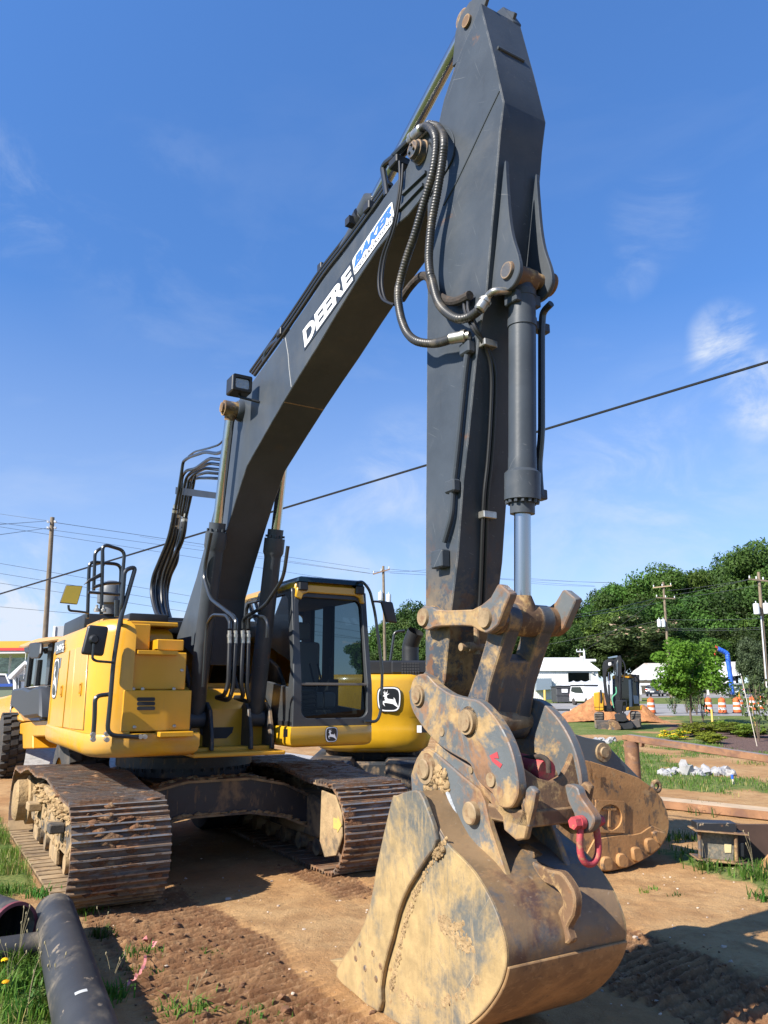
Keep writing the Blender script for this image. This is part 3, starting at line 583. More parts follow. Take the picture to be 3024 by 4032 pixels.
def lettering(name, body, qm, mat_, parent, d=.003, bold=0.0, shear=0.0, space=1.0):
    V, F = text_geo(body, bold, shear, space); mb = MB(); mb.add([qm(u, v, d) for u, v in V], F)
    return obj(name, mb, mat_, parent, smooth=False, recalc=False)
DEER = [(1232,1087),(1246,1072),(1240,1058),(1234,1044),(1247,1060),(1249,1036),(1256,1060),(1268,1052),(1274,1034),(1272,1058),(1264,1068),(1290,1066),(1278,1074),(1266,1082),(1268,1098),(1276,1108),(1312,1112),(1326,1116),(1324,1096),(1337,1110),(1342,1130),(1352,1152),(1371,1190),(1344,1170),(1318,1152),(1285,1146),(1262,1142),(1242,1142),(1253,1172),(1236,1156),(1229,1136),(1232,1129),(1254,1122),(1247,1104),(1250,1092)]
def shield(k, n=40):
    out = []
    for i in range(n):
        a = 2*math.pi*i/n; c, s = math.cos(a), math.sin(a); e = 4.2
        r = (abs(c)**e+abs(s)**e)**(-1/e); w = 1.0 if s > 0 else 1-.10*(-s); out.append((.5+.5*k*r*c*w, .5+.5*k*r*s))
    return out
def emblem(qm, parent, d=.003):
    mb = MB()
    for j, (k, mi) in enumerate(((1.0, 0), (.94, 1), (.84, 0))): p = shield(k); mb.add([qm(u, v, d+.0015*j) for u, v in p], [tuple(range(len(p)))], mi)
    xs_ = [(x-1285)/205+.5 for x, y in DEER]; ys_ = [.5-(y-1112)/212 for x, y in DEER]
    mb.add([qm(u, v, d+.006) for u, v in zip(xs_, ys_)], [tuple(range(len(DEER)))], 1)
    return obj('emblem', mb, [M['decalblack'], M['white']], parent, smooth=False, recalc=False)
def rrect(cx, cz, w, h, r, k=5):
    out = []
    for (sx_, sz_, a0) in ((1,1,0),(-1,1,90),(-1,-1,180),(1,-1,270)):
        for i in range(k+1):
            a = rad(a0+90*i/k); out.append((cx+sx_*(w/2-r)+r*math.cos(a), cz+sz_*(h/2-r)+r*math.sin(a)))
    return out
def ring(mb, outer, inner, f0, f1, mi=0):                 # frame between two loops of equal count; f maps (a,b)->3-D
    n = len(outer); vs = [f0(*p) for p in outer]+[f0(*p) for p in inner]+[f1(*p) for p in outer]+[f1(*p) for p in inner]; fs = []
    for i in range(n):
        j = (i+1) % n
        fs += [(i, j, n+j, n+i), (2*n+i, 3*n+i, 3*n+j, 2*n+j), (i, 2*n+i, 2*n+j, j), (n+i, n+j, 3*n+j, 3*n+i)]
    mb.add(vs, fs, mi)
def resample(loop, n):
    P = [Vector((a, b)) for a, b in loop]; P.append(P[0]); d = [0]
    for i in range(1, len(P)): d.append(d[-1]+(P[i]-P[i-1]).length)
    out = []; D = np.array(d); X_ = np.array([p.x for p in P]); Z_ = np.array([p.y for p in P])
    for i in range(n): t = d[-1]*i/n; out.append((float(np.interp(t, D, X_)), float(np.interp(t, D, Z_))))
    return out
def loopfit(outer, inner, n=48):                          # match loops by angle about the inner centre
    cx = sum(p[0] for p in inner)/len(inner); cz = sum(p[1] for p in inner)/len(inner)
    def hit(loop, a):
        d = Vector((math.cos(a), math.sin(a))); best = None; m = len(loop)
        for i in range(m):
            p = Vector(loop[i])-Vector((cx, cz)); q = Vector(loop[(i+1) % m])-Vector((cx, cz)); e = q-p; den = d.x*e.y-d.y*e.x
            if abs(den) < 1e-9: continue
            t = (p.x*e.y-p.y*e.x)/den; u = (p.x*d.y-p.y*d.x)/den
            if t > 0 and -1e-6 <= u <= 1+1e-6 and (best is None or t > best): best = t
        return (cx+d.x*(best or .1), cz+d.y*(best or .1))
    angs = sorted([2*math.pi*i/n for i in range(n)]+[math.atan2(p[1]-cz, p[0]-cx) % (2*math.pi) for p in outer]+[math.atan2(p[1]-cz, p[0]-cx) % (2*math.pi) for p in inner])
    aa = [angs[0]]
    for a in angs[1:]:
        if a-aa[-1] > .004: aa.append(a)
    return [hit(outer, a) for a in aa], [hit(inner, a) for a in aa]
# ---- body -----------------------------------------------------------
plan = [(1.70,-1.49),(1.86,-1.40),(1.97,-1.24),(1.985,-1.12),(1.05,-1.12),(1.05,-.50),(-1.2,-.50),(-1.2,.50),(.1,.50),(.1,1.49),(-.80,1.49),(-1.15,1.43),(-1.7,1.12),(-2.1,.62),(-2.22,0),(-2.1,-.62),(-1.7,-1.12),(-1.15,-1.43),(-.80,-1.49)]
plan = plan[::-1]
def ccw(p): 
    a = sum(p[i][0]*p[(i+1) % len(p)][1]-p[(i+1) % len(p)][0]*p[i][1] for i in range(len(p))); return p if a > 0 else p[::-1]
plan = ccw(plan)
b = MB(); b.stack(plan, [(1.42,.012),(2.36,.012),(2.43,.028),(2.475,.065),(2.50,.12),(2.506,.16)])
body = part('body', b, M['yellow'], ang=40)
s_ = MB(); plan2 = ccw([(1.68,-1.505),(1.88,-1.42),(2.0,-1.26),(2.02,-1.1),(2.0,-.46),(.1,-.46),(.1,.46),(.1,1.50),(-.8,1.50),(-1.16,1.445),(-1.72,1.13),(-2.12,.63),(-2.24,0),(-2.12,-.63),(-1.72,-1.13),(-1.16,-1.445),(-.80,-1.505)])
s_.stack(plan2, [(1.20,.10),(1.215,.05),(1.245,.015),(1.29,0),(1.395,0),(1.412,.008),(1.418,.02)])
sill = part('sill', s_, M['yellow'], ang=40)
# rear corner trim seam
tr_ = MB(); p0 = my('W', -1.5, 440, 480); p1 = my('W', -1.5, 325, 1500)
tr_.tube([(p0[0]-.10, -1.482, 1.43), (p0[0]-.10, -1.487, 2.25), (p0[0]-.07, -1.42, 2.44), (p0[0]-.03,-1.3,2.505)], .022, 8); obj('trim_strip', tr_, M['yellow2'], body)
def side_panel(name, quad, mat_=None, d=.012, bev=.005):
    q = [my('W', -1.478, *p) for p in quad]; mb = MB(); mb.prism([(p[0], p[2]) for p in q], -1.478-d, -1.46); return obj(name, mb, mat_ or M['yellow'], body, bevel=bev)
side_panel('panel_gap', [(431,484),(930,324),(850,1572),(326,1502)], M['interior'], d=.0015, bev=0)
side_panel('door_panel', [(437,488),(652,410),(548,1528),(332,1497)])
side_panel('door_panel', [(748,372),(925,330),(845,1565),(655,1545)])
side_panel('door_panel', [(664,402),(738,376),(645,1540),(556,1527)], d=.008)
side_panel('model_plate', [(452,300),(575,255),(567,425),(430,478)], M['labelgrey'], d=.016, bev=.002)
q = [my('W', -1.5, *p) for p in ((452,425),(556,378),(556,305),(458,345))]; lettering('lettering', '345G', quadmap(*[(p[0], -1.497, p[2]) for p in q]), M['white'], body, bold=.03)
q = [my('W', -1.5, *p) for p in ((534,395),(556,388),(556,345),(534,352))]
lettering('lettering', 'LC', quadmap(*[(p[0]+.02, -1.4975, p[2]-.03) for p in q]), M['white'], body, bold=.02)
q = [my('W', -1.5, *p) for p in ((372,1035),(468,1000),(488,580),(425,600))]
zc = .5*(q[0][2]+q[2][2]); xc = .5*(q[0][0]+q[2][0]); emblem(quadmap((xc-.20,-1.492,zc-.24),(xc+.20,-1.492,zc-.24),(xc+.20,-1.492,zc+.24),(xc-.20,-1.492,zc+.24)), body)
side_panel('safety_label', [(520,520),(545,515),(525,665),(503,672)], M['labelgrey'], d=.0145, bev=.001)
for (a_, b_) in ((520,1000), (797,970)):
    c_ = my('W', -1.495, a_, b_); mb = MB()
    o_, i_ = rrect(c_[0], c_[2], .10, .13, .015), rrect(c_[0], c_[2], .075, .105, .012)
    ring(mb, o_, i_, lambda x, z: (x, -1.500, z), lambda x, z: (x, -1.480, z)); mb.box(c_[0]-.02, c_[0]+.025, -1.499, -1.488, c_[2]-.03, c_[2]+.03); obj('latch', mb, M['yellow2'], body)
# front boxes right of the boom
fx = 1.97
def fbox(name, quad, x0, x1, mat_=None, bev=.008, parent=None):
    q = [mx_('E', x1, *p) for p in quad]; ya = sum(p[1] for p in (q[0], q[3]))/2; yb = sum(p[1] for p in (q[1], q[2]))/2; za = (q[0][2]+q[1][2])/2; zb = (q[2][2]+q[3][2])/2
    mb = MB(); mb.box(x0, x1, min(ya, yb), max(ya, yb), min(za, zb), max(za, zb)); return obj(name, mb, mat_ or M['yellow'], parent or body, bevel=bev), (ya, yb, za, zb)
tb, tbq = fbox('toolbox', [(890,1320),(1390,1325),(1380,1620),(885,1620)], 1.5, 1.975)
ub, ubq = fbox('battery_box', [(890,1045),(1350,1045),(1350,1318),(890,1318)], 1.45, 1.93)
lip, _ = fbox('lip', [(1000,1035),(1295,1035),(1295,1065),(1000,1065)], 1.85, 1.99, parent=ub, bev=.004)
fbox('upper_box', [(888,840),(1090,840),(1090,1030),(888,1030)], 1.0, 1.45)
fbox('hose_bracket', [(1140,955),(1335,955),(1335,1035),(1140,1035)], 1.30, 1.62)
fbox('step', [(1160,1625),(1405,1625),(1405,1662),(1160,1662)], 1.95, 2.12, bev=.006, parent=sill)
v_ = MB(); q = [mx_('E', 1.977, *p) for p in ((1060,1388),(1060,1420),(1060,1454))]
for p in q: v_.prism(rrect(p[1], p[2], .17, .034, .012), 1.974, 1.981, 'x')
obj('vent_slot', v_, M['interior'], tb)
bo = MB()
for (r_, a_, b_, xx) in (('E',928,1180,1.93),('E',1320,1180,1.93),('E',976,1592,1.977),('E',1265,1585,1.977),('E',968,1315,1.96),('E',1035,1315,1.96),('E',1262,1315,1.96)):
    p = mx_(r_, xx, a_, b_); bo.lathe((xx-.002, p[1], p[2]), (1,0,0), [(0,.017),(.007,.017),(.012,.01)], 10)
obj('bolt', bo, M['steel'], body)
# deck roof with grey engine hood and details
dk = MB(); dk.box(-1.7, 1.12, -1.05, -.49, 2.50, 2.55); dk.box(.2, 1.15, -1.30, -1.05, 2.50, 2.56); obj('deck', dk, M['yellow2'], body, bevel=.01)
hd = MB(); hd.box(-1.9, -.3, -1.25, .9, 2.50, 2.74); hd.box(-.3, .75, -.95, -.5, 2.55, 2.67); hd.box(-.3, .1, -.5, .3, 2.5, 2.66); hood = obj('engine_hood', hd, M['black'], body, bevel=.03, seg=2)
pc = MB(); p = my('E', -1.0, 635, 680); pc.lathe((-.35,-.95,2.74), (0,0,1), [(0,.10),(.12,.10),(.14,.16),(.24,.165),(.36,.14),(.42,.06),(.425,.0)], 24); obj('precleaner', pc, pm('grey dome', (.12,.13,.14), .4), body)
# handrails
def rail(name, pts, r=.019, parent=None, mat_='rail', k=5): 
    mb = MB(); mb.tube(spl(pts, k), r, 10); return obj(name, mb, M[mat_], parent or exc)
def bend(pts, rr=.06, k=5):                               # polyline with filleted corners
    P = [Vector(p) for p in pts]; out = [P[0]]
    for i in range(1, len(P)-1):
        a = (P[i-1]-P[i]); b_ = (P[i+1]-P[i]); l = min(rr, a.length*.45, b_.length*.45); A = P[i]+a.normalized()*l; B_ = P[i]+b_.normalized()*l
        for j in range(k+1): t = j/k; out.append((A*(1-t)+P[i]*t)*(1-t)+(P[i]*(1-t)+B_*t)*t)
    out.append(P[-1]); return out
def brail(name, pts, r=.019, parent=None, mat_='rail', rr=.07):
    mb = MB(); mb.tube(bend(pts, rr), r, 10); return obj(name, mb, M[mat_], parent or exc)
E_ = lambda x, *pp: [mx_('E', x, *p) for p in pp]
brail('handrail', [(2.0,)+E_(2.06,(1050,1660))[0][1:], *E_(2.06,(1000,1662),(775,1650),(800,1400),(822,1130),(868,830),(985,425),(905,450),(880,760)), (1.7,)+E_(1.7,(872,960))[0][1:]], .021, rr=.09)
brail('grab_rail', [*E_(2.02,(675,1685),(688,1500),(690,1365),(795,1352))], .021, rr=.10)
X1 = 1.10
for q_ in ((676,1645),(676,1680),(775,1640),(775,1682),(1018,1660),(1050,1660)):
    p = E_(2.045, q_)[0]; fb = MB(); fb.lathe((p[0]-.05, p[1], p[2]), (1,0,0), [(0,.02),(.05,.02),(.055,.024),(.075,.022)], 10); obj('bolt', fb, M['steel'], sill)
brail('guard_rail', E_(X1,(735,775),(742,500),(745,262),(905,310),(882,600),(862,780)), .019, rr=.07)
brail('guard_rail', E_(.95,(635,800),(645,480),(650,390),(880,410),(872,640)), .019, rr=.08)
brail('guard_rail', E_(1.0,(680,600),(690,320),(745,285),(748,420)), .018, rr=.06)
brail('guard_rail', E_(X1,(640,612),(865,628)), .016); brail('guard_rail', E_(X1,(675,578),(770,545),(870,545)), .017)
brail('guard_rail', E_(X1,(850,670),(850,790)), .03)
rb = MB()
for p in E_(1.12,(700,752),(750,755)): rb.lathe(p, (0,0,1), [(0,.03),(.03,.03),(.04,.015),(.07,.015)], 10)
obj('bolt', rb, M['steel'], body)
# black mirror (seen from behind) and the wide mirror
def panel(name, quad, th, mat_, parent=None, bev=.02, mi=None, back=None):
    q = [Vector(p) for p in quad]; n = (q[1]-q[0]).cross(q[3]-q[0]).normalized(); mb = MB()
    vs = [p+n*(th/2) for p in q]+[p-n*(th/2) for p in q]
    mb.add(vs, [(0,1,2,3),(7,6,5,4),(0,4,5,1),(1,5,6,2),(2,6,7,3),(3,7,4,0)]); return obj(name, mb, mat_, parent or exc, bevel=bev, seg=3)
mir = panel('rear_mirror', E_(2.02,(585,1062),(748,1078),(788,862),(638,848)), .07, M['black'], bev=.03)
kn = MB(); p = E_(2.06,(682,955))[0]; kn.lathe((p[0]-.02, p[1], p[2]), (1,0,0), [(0,.05),(.03,.045),(.06,.03)], 16); obj('mirror_joint', kn, M['black'], mir)
brail('mirror_arm', E_(2.08,(680,985),(670,1095),(700,1112),(830,1122)), .012, mir, rr=.03)
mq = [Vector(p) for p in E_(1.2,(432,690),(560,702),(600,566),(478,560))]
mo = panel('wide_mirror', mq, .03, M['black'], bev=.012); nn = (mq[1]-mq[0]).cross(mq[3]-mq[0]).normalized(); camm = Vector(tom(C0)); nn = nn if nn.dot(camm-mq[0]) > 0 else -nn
cq = sum(mq, Vector())/4; mg = MB(); mg.add([cq+(p-cq)*.93+nn*.0165 for p in mq], [(0,1,2,3)]); obj('mirror_face', mg, pm('painted bodywork reflection', (.78,.47,.06), .12, metal=.6), mo, recalc=False)  # reflection of the yellow bodywork put into the mirror's colour
brail('mirror_arm', E_(1.2,(497,705),(500,745),(575,752),(645,762)), .012, mo, rr=.03)
pv = panel('round_mirror', E_(1.1,(605,560),(640,520),(750,458),(735,500)), .03, M['black'], bev=.01)
# ---- centre bay: boom brackets, deck floor, front plate
cy = MB()
cy.prism([(.0,1.22),(1.28,1.22),(1.28,1.52),(1.0,1.85),(.75,2.1),(.45,2.22),(.15,2.15),(0,1.9)], -.30, -.25); cy.prism([(.0,1.22),(1.28,1.22),(1.28,1.52),(1.0,1.85),(.75,2.1),(.45,2.22),(.15,2.15),(0,1.9)], .25, .30)
for yk in (-.475, -.235, .195, .435):
    ck = MB(); ck.prism([(1.2,1.21),(1.66,1.21),(1.64,1.38),(1.55,1.62),(1.42,1.70),(1.30,1.62),(1.2,1.4)], yk, yk+.04); part('cylinder_bracket', ck, M['beam'], bevel=.008)
brk = part('boom_bracket', cy, M['beam'], bevel=.01)
fp = MB(); fp.prism([(1.34,1.22),(1.38,1.22),(1.38,1.62),(1.10,1.82),(.9,1.86),(.9,1.82),(1.08,1.78),(1.34,1.60)], -.50, .52); fp.box(-.1, 1.6, -.5, .5, 1.20, 1.24); fp.box(.85, .9, -.5, .5, 1.24, 1.9)
front = part('front_plate', fp, M['yellow2'], bevel=.006)
oh = MB(); c0 = mx_('H', 1.384, 365, 1030); w_ = .19
oh.prism([(c0[1]-w_,c0[2]),(c0[1]-w_*.92,c0[2]-.06),(c0[1]-w_*.6,c0[2]-.115),(c0[1]+w_*.6,c0[2]-.115),(c0[1]+w_*.92,c0[2]-.06),(c0[1]+w_,c0[2])], 1.375, 1.387, 'x'); obj('opening', oh, M['interior'], front)
lb = MB(); lb.box(1.2, 1.9, -.48, .50, 1.165, 1.205); obj('lower_lip', lb, M['yellow2'], front, bevel=.01)
# cab-side mounting below deck
sk = MB(); sk.stack(ccw([(2.02,.50),(2.02,1.40),(1.96,1.50),(1.8,1.52),(.1,1.52),(.1,.50)]), [(1.235,.06),(1.25,.02),(1.28,0),(1.43,0),(1.445,.01)])
skirt = part('cab_skirt', sk, M['goldyellow'], ang=40)
q = mx_('T', 2.022, 785, 1420); emblem(quadmap((2.021,q[1]-.075,q[2]-.08),(2.021,q[1]+.075,q[2]-.08),(2.021,q[1]+.075,q[2]+.08),(2.021,q[1]-.075,q[2]+.08)), skirt)
wl_ = MB(); q = mx_('T', 2.022, 385, 1408); wl_.box(2.02, 2.024, q[1]-.024, q[1]+.024, q[2]-.04, q[2]+.04); obj('safety_label', wl_, M['decalblack'], skirt)
# ---- cab
def cf(y, z, d=0.0): return (1.965-max(0, z-1.9)*.14-d, y, z)
cab_b = MB(); cab_b.box(.15, 1.95, .54, 1.49, 1.445, 1.50)
cab_b.box(.12, .20, .54, 1.48, 1.5, 2.0)
cab = part('cab', cab_b, M['black'], bevel=.008); M['cabgrey'] = pm('cab dark grey', (.040,.044,.048), .42, var=.12)
outer = [(.54,1.44),(1.50,1.44),(1.51,1.6),(1.50,1.95),(1.45,2.80),(1.42,2.91),(1.36,2.96),(.66,2.96),(.60,2.92),(.575,2.8),(.54,1.95)]
inner = rrect(1.035, 2.18, .80, 1.31, .09); inner = [(y-(z-2.18)*.012, z) for y, z in inner]
mb = MB(); o_, i_ = loopfit(outer, inner); ring(mb, o_, i_, lambda y, z: cf(y, z), lambda y, z: cf(y, z, .09)); obj('front_frame', mb, M['cabgrey'], cab, bevel=.008)
ys_ = MB(); ys_.prism([(.585,2.83),(.60,2.93),(.66,2.975),(1.37,2.975),(1.44,2.92),(1.46,2.80),(1.41,2.80),(1.385,2.865),(1.33,2.885),(.74,2.885),(.68,2.865),(.655,2.80)], 1.80, 1.865, 'x'); obj('top_trim', ys_, M['goldyellow'], cab, bevel=.01)
g = MB(); g.add([cf(y, z, .035) for y, z in inner], [tuple(range(len(inner)))]); obj('windscreen', g, M['glass'], cab, smooth=False)
bar = MB(); z0 = mx_('T', 1.95, 800, 982)[2]; bar.box(1.915, 1.955, .62, 1.45, z0-.014, z0+.014); obj('window_bar', bar, M['steel'] if False else pm('worn rail', (.2,.18,.15), .5, metal=.5), cab, bevel=.004)
sd_out = [(1.955,1.45),(1.965,1.9),(1.82,2.93),(.30,2.95),(.14,2.5),(.14,1.45)]
def cside(y, name_, window):
    mb = MB(); o_, i_ = loopfit(sd_out, window); ring(mb, o_, i_, lambda x, z: (x, y, z), lambda x, z: (x, y+(.05 if y < 1 else -.05), z)); obj(name_, mb, M['cabgrey'], cab, bevel=.006)
    g = MB(); g.add([(x, y+(.025 if y < 1 else -.025), z) for x, z in window], [tuple(range(len(window)))]); obj('side_window', g, M['glass'], cab, smooth=False)
cside(.55, 'side_frame', [(1.80,1.85),(1.85,2.05),(1.72,2.82),(1.62,2.87),(.45,2.88),(.38,2.82),(.30,2.4),(.32,2.05),(.9,1.95)])
cside(1.495, 'side_frame', [(1.80,1.6),(1.84,2.05),(1.72,2.82),(1.62,2.87),(.45,2.88),(.38,2.82),(.30,2.4),(.32,1.7)])
mb = MB(); rw = rrect(1.02, 2.4, .8, .8, .07); o_, i_ = loopfit([(.55,1.95),(1.49,1.95),(1.49,2.93),(.55,2.93)], rw); ring(mb, o_, i_, lambda y, z: (.22, y, z), lambda y, z: (.27, y, z)); obj('rear_frame', mb, M['cabgrey'], cab)
rf = MB(); rf.stack(ccw([(1.83,.60),(1.83,1.43),(1.76,1.49),(.35,1.49),(.25,1.4),(.25,.64),(.35,.55),(1.76,.55)]), [(2.90,.0),(2.97,0),(3.01,.03),(3.03,.10)]); roof = obj('roof', rf, M['goldyellow'], cab, ang=40)
vs_ = MB(); vs_.stack(ccw([(1.90,.60),(1.90,1.42),(.95,1.42),(.95,.60)]), [(3.0,.0),(3.05,.01),(3.065,.05)]); obj('roof_hatch', vs_, pm('tinted roof panel', (.010,.022,.030), .12), roof, ang=40)
for y in (.665, 1.385): cl = MB(); cl.box(1.80, 1.90, y-.055, y+.055, 2.90, 3.0); obj('roof_lamp', cl, M['black'], cab, bevel=.012)
# inside of the cab
st = MB(); st.box(.95, 1.45, .85, 1.32, 1.62, 1.80); st.box(.85, 1.02, .86, 1.31, 1.77, 2.40); st.box(.82, .96, .96, 1.20, 2.42, 2.64); seat = obj('seat', st, M['seatbeige'], cab, bevel=.05, seg=3)
cs = MB(); cs.box(.6, 1.3, .60, .76, 1.5, 1.95); cs.box(.6, 1.3, 1.28, 1.42, 1.5, 1.95); cs.box(1.55, 1.8, .6, 1.42, 1.5, 1.56); cs.lathe((1.2,.68,1.95), (0,0,1), [(0,.02),(.16,.02),(.17,.032),(.25,.03)], 10); cs.lathe((1.2,1.34,1.95), (0,0,1), [(0,.02),(.16,.02),(.17,.032),(.25,.03)], 10)
for y in (.98, 1.08): cs.tube(bend([(1.62,y,1.5),(1.6,y,1.8),(1.5,y-.04,2.12)]), .012, 8); cs.box(1.6, 1.72, y-.04, y+.04, 1.53, 1.6)
cs.box(1.45, 1.6, .60, .66, 2.2, 2.5)
obj('console', cs, M['interior'], cab, bevel=.01)
for ta, tb2, zz0 in ((735,815,1.5), (560,640,1.5)):
    xa_, xb3 = my('T', 1.44, ta, 600)[0], my('T', 1.44, tb2, 600)[0]; ip = MB(); ip.box(min(xa_, xb3), max(xa_, xb3), 1.39, 1.44, zz0, 2.92); obj('inner_pillar', ip, M['interior'], cab, bevel=.01)
bl = MB()
for k in range(7): bl.box(1.30, 1.62, .60, .98, 1.50+k*.055, 1.54+k*.055)
stuff(obj('seat_bellows', bl, M['interior'], cab, bevel=.008))
hl_ = MB(); hl_.box(.3, 1.75, .58, 1.46, 2.84, 2.90); obj('headliner', hl_, pm('headliner grey', (.20,.20,.19), .9), cab)
# cab guard rail and mirror
T_ = lambda x, *pp: [mx_('T', x, *p) for p in pp]
cr = brail('cab_handrail', [*T_(1.80,(985,95)), *T_(2.0,(1060,88),(1120,165),(1165,360),(1200,640),(1228,870),(1218,1210),(1185,1310),(1075,1306))], .017, rr=.08)
cm = panel('cab_mirror', T_(2.02,(1262,442),(1355,452),(1312,268),(1212,255)), .05, M['black'], bev=.02)
brail('mirror_arm', T_(2.02,(1150,262),(1190,262),(1240,275)), .012, cm)
# ---- boom -----------------------------------------------------------
BY = .215
bp = prof('N', -BY, (1400,100),(1450,120),(1490,200),(1500,290),(1450,410),(1380,540),(1300,640),(1230,700),(1085,880),(940,1100),(790,1345),(640,1600),(525,1785),(410,1975),(280,2200))
bp += prof('G', BY, (700,760),(630,960),(560,1180),(500,1380),(440,1600)) + prof('H', BY, (508,560),(495,680))
foot = prof('X', -BY, (372,2060),(340,2040),(345,1990),(400,1830),(520,1450),(600,1150),(650,960),(700,760))
bp += foot
bp += prof('G', -BY, (300,660),(345,480),(415,300)) + prof('N', -BY, (60,2000),(190,1825),(300,1675),(410,1520),(560,1300),(700,1090),(870,870),(1040,640),(1180,440),(1290,300),(1350,160))
bm_ = MB(); bm_.prism(bp, -BY, BY); boom = part('boom', bm_, M['boompaint'], bevel=.006)
# edge strips along the underside, welded proud
q = [my('N', -BY-.003, *p) for p in ((550,1625),(915,1112),(895,965),(533,1480))]; dq = quadmap(*q); mb = MB(); mb.add([dq(0,0,.002),dq(1,0,.002),dq(1,1,.002),dq(0,1,.002)], [(0,1,2,3)]); obj('decal_band', mb, M['decalgrey'], boom, recalc=False)
q = [my('N', -BY-.003, *p) for p in ((556,1604),(906,1112),(886,1003),(541,1480))]
qq = quadmap(*q); lettering('lettering', 'DEERE', qq, M['white'], boom, d=.005, bold=.045, space=.98)
q = [my('N', -BY-.003, *p) for p in ((916,1082),(1208,672),(1188,535),(898,966))]; bq = quadmap(*q); mb = MB(); rr_ = rrect(.5,.5,1,1,.10); mb.add([bq(u, v, .003) for u, v in rr_], [tuple(range(len(rr_)))]); obj('decal_band', mb, M['white'], boom, recalc=False)
lettering('lettering', 'BAKER', quadmap(*[bq(*p) for p in ((.02,.40),(.97,.40),(.97,.90),(.02,.90))]), M['decalblue'], boom, d=.006, bold=.05, shear=.35, space=.95)
lettering('lettering', 'UNDERGROUND', quadmap(*[bq(*p) for p in ((.02,.10),(.98,.10),(.98,.30),(.02,.30))]), M['decalblack'], boom, d=.006, bold=.0, space=1.15)
# weld seam across the boom with a pale drip below it
for pts_ in (((412,1530),(432,1650),(440,1760),(455,1888)),): mb = MB(); mb.tube([my('N', -BY-.002, *p) for p in pts_], .0035, 5); obj('paint_drip', mb, M['labelgrey'] if False else pm('pale drip', (.42,.42,.42), .6), boom)
sa, sb2 = my('G', -BY, 690, 300), my('G', BY, 955, 346); mb = MB(); mb.tube([(sa[0], -BY+.01, sa[2]-.002), (sa[0], BY-.01, sa[2]-.002)], .008, 6); obj('weld_seam', mb, M['rustmud'], boom)
# tip pin and boss
pA = my('A', -BY, 480, 1110); tip = (pA[0], pA[2])
mb = MB(); mb.lathe((tip[0], -.30, tip[1]), (0,1,0), [(0,.0),(0,.062),(.02,.066),(.03,.066),(.03,.078),(.075,.080),(.075,.09),(.525,.09),(.525,.08),(.6,.08),(.6,0)], 28)
for k in range(3):
    a = rad(90+120*k); mb.lathe((tip[0]+.032*math.cos(a), -.315, tip[1]+.032*math.sin(a)), (0,1,0), [(0,.011),(.02,.011)], 6)
obj('tip_pin', mb, M['linkpaint'], boom)
# doubler bars on the tip
mb = MB()
for pts_ in (((1270,490),(1440,330)),((1240,610),(1420,420))):
    a_, c_ = [Vector(my('N', -BY, *p)) for p in pts_]; d_ = (c_-a_).normalized(); n_ = Vector((-d_.z, 0, d_.x)); w2 = .012
    mb.add([a_+n_*w2, a_-n_*w2, c_-n_*w2, c_+n_*w2]+[p+Vector((0,-.02,0)) for p in (a_+n_*w2, a_-n_*w2, c_-n_*w2, c_+n_*w2)], [(0,1,2,3),(7,6,5,4),(0,4,5,1),(1,5,6,2),(2,6,7,3),(3,7,4,0)])
obj('doubler_bar', mb, M['paint'], boom)
# work lamps on both sides
def work_lamp(y, s):
    c = Vector(my('G', -.40, 400, 205)); c.y = y; mb = MB()
    mb.box(c.x-.10, c.x+.09, y-.105, y+.105, c.z-.085, c.z+.095); lo = obj('work_lamp', mb, M['black'], boom, bevel=.012)
    mb = MB(); mb.prism(rrect(y, c.z, .145, .105, .02), c.x+.088, c.x+.096, 'x'); obj('lamp_lens', mb, M['lens'], lo)
    mb = MB(); ring(mb, rrect(y, c.z+.005, .20, .17, .015), rrect(y, c.z, .155, .115, .02), lambda a, b_: (c.x+.088, a, b_), lambda a, b_: (c.x+.115, a, b_)); obj('lamp_bezel', mb, M['black'], lo)
    mb = MB(); mb.tube([(c.x+.02, y, c.z-.08), (c.x+.05, y, c.z-.13), (c.x+.12, s*.22, c.z-.17)], .014, 8); obj('bracket', mb, M['black'], lo)
work_lamp(-.40, -1); work_lamp(.36, 1)
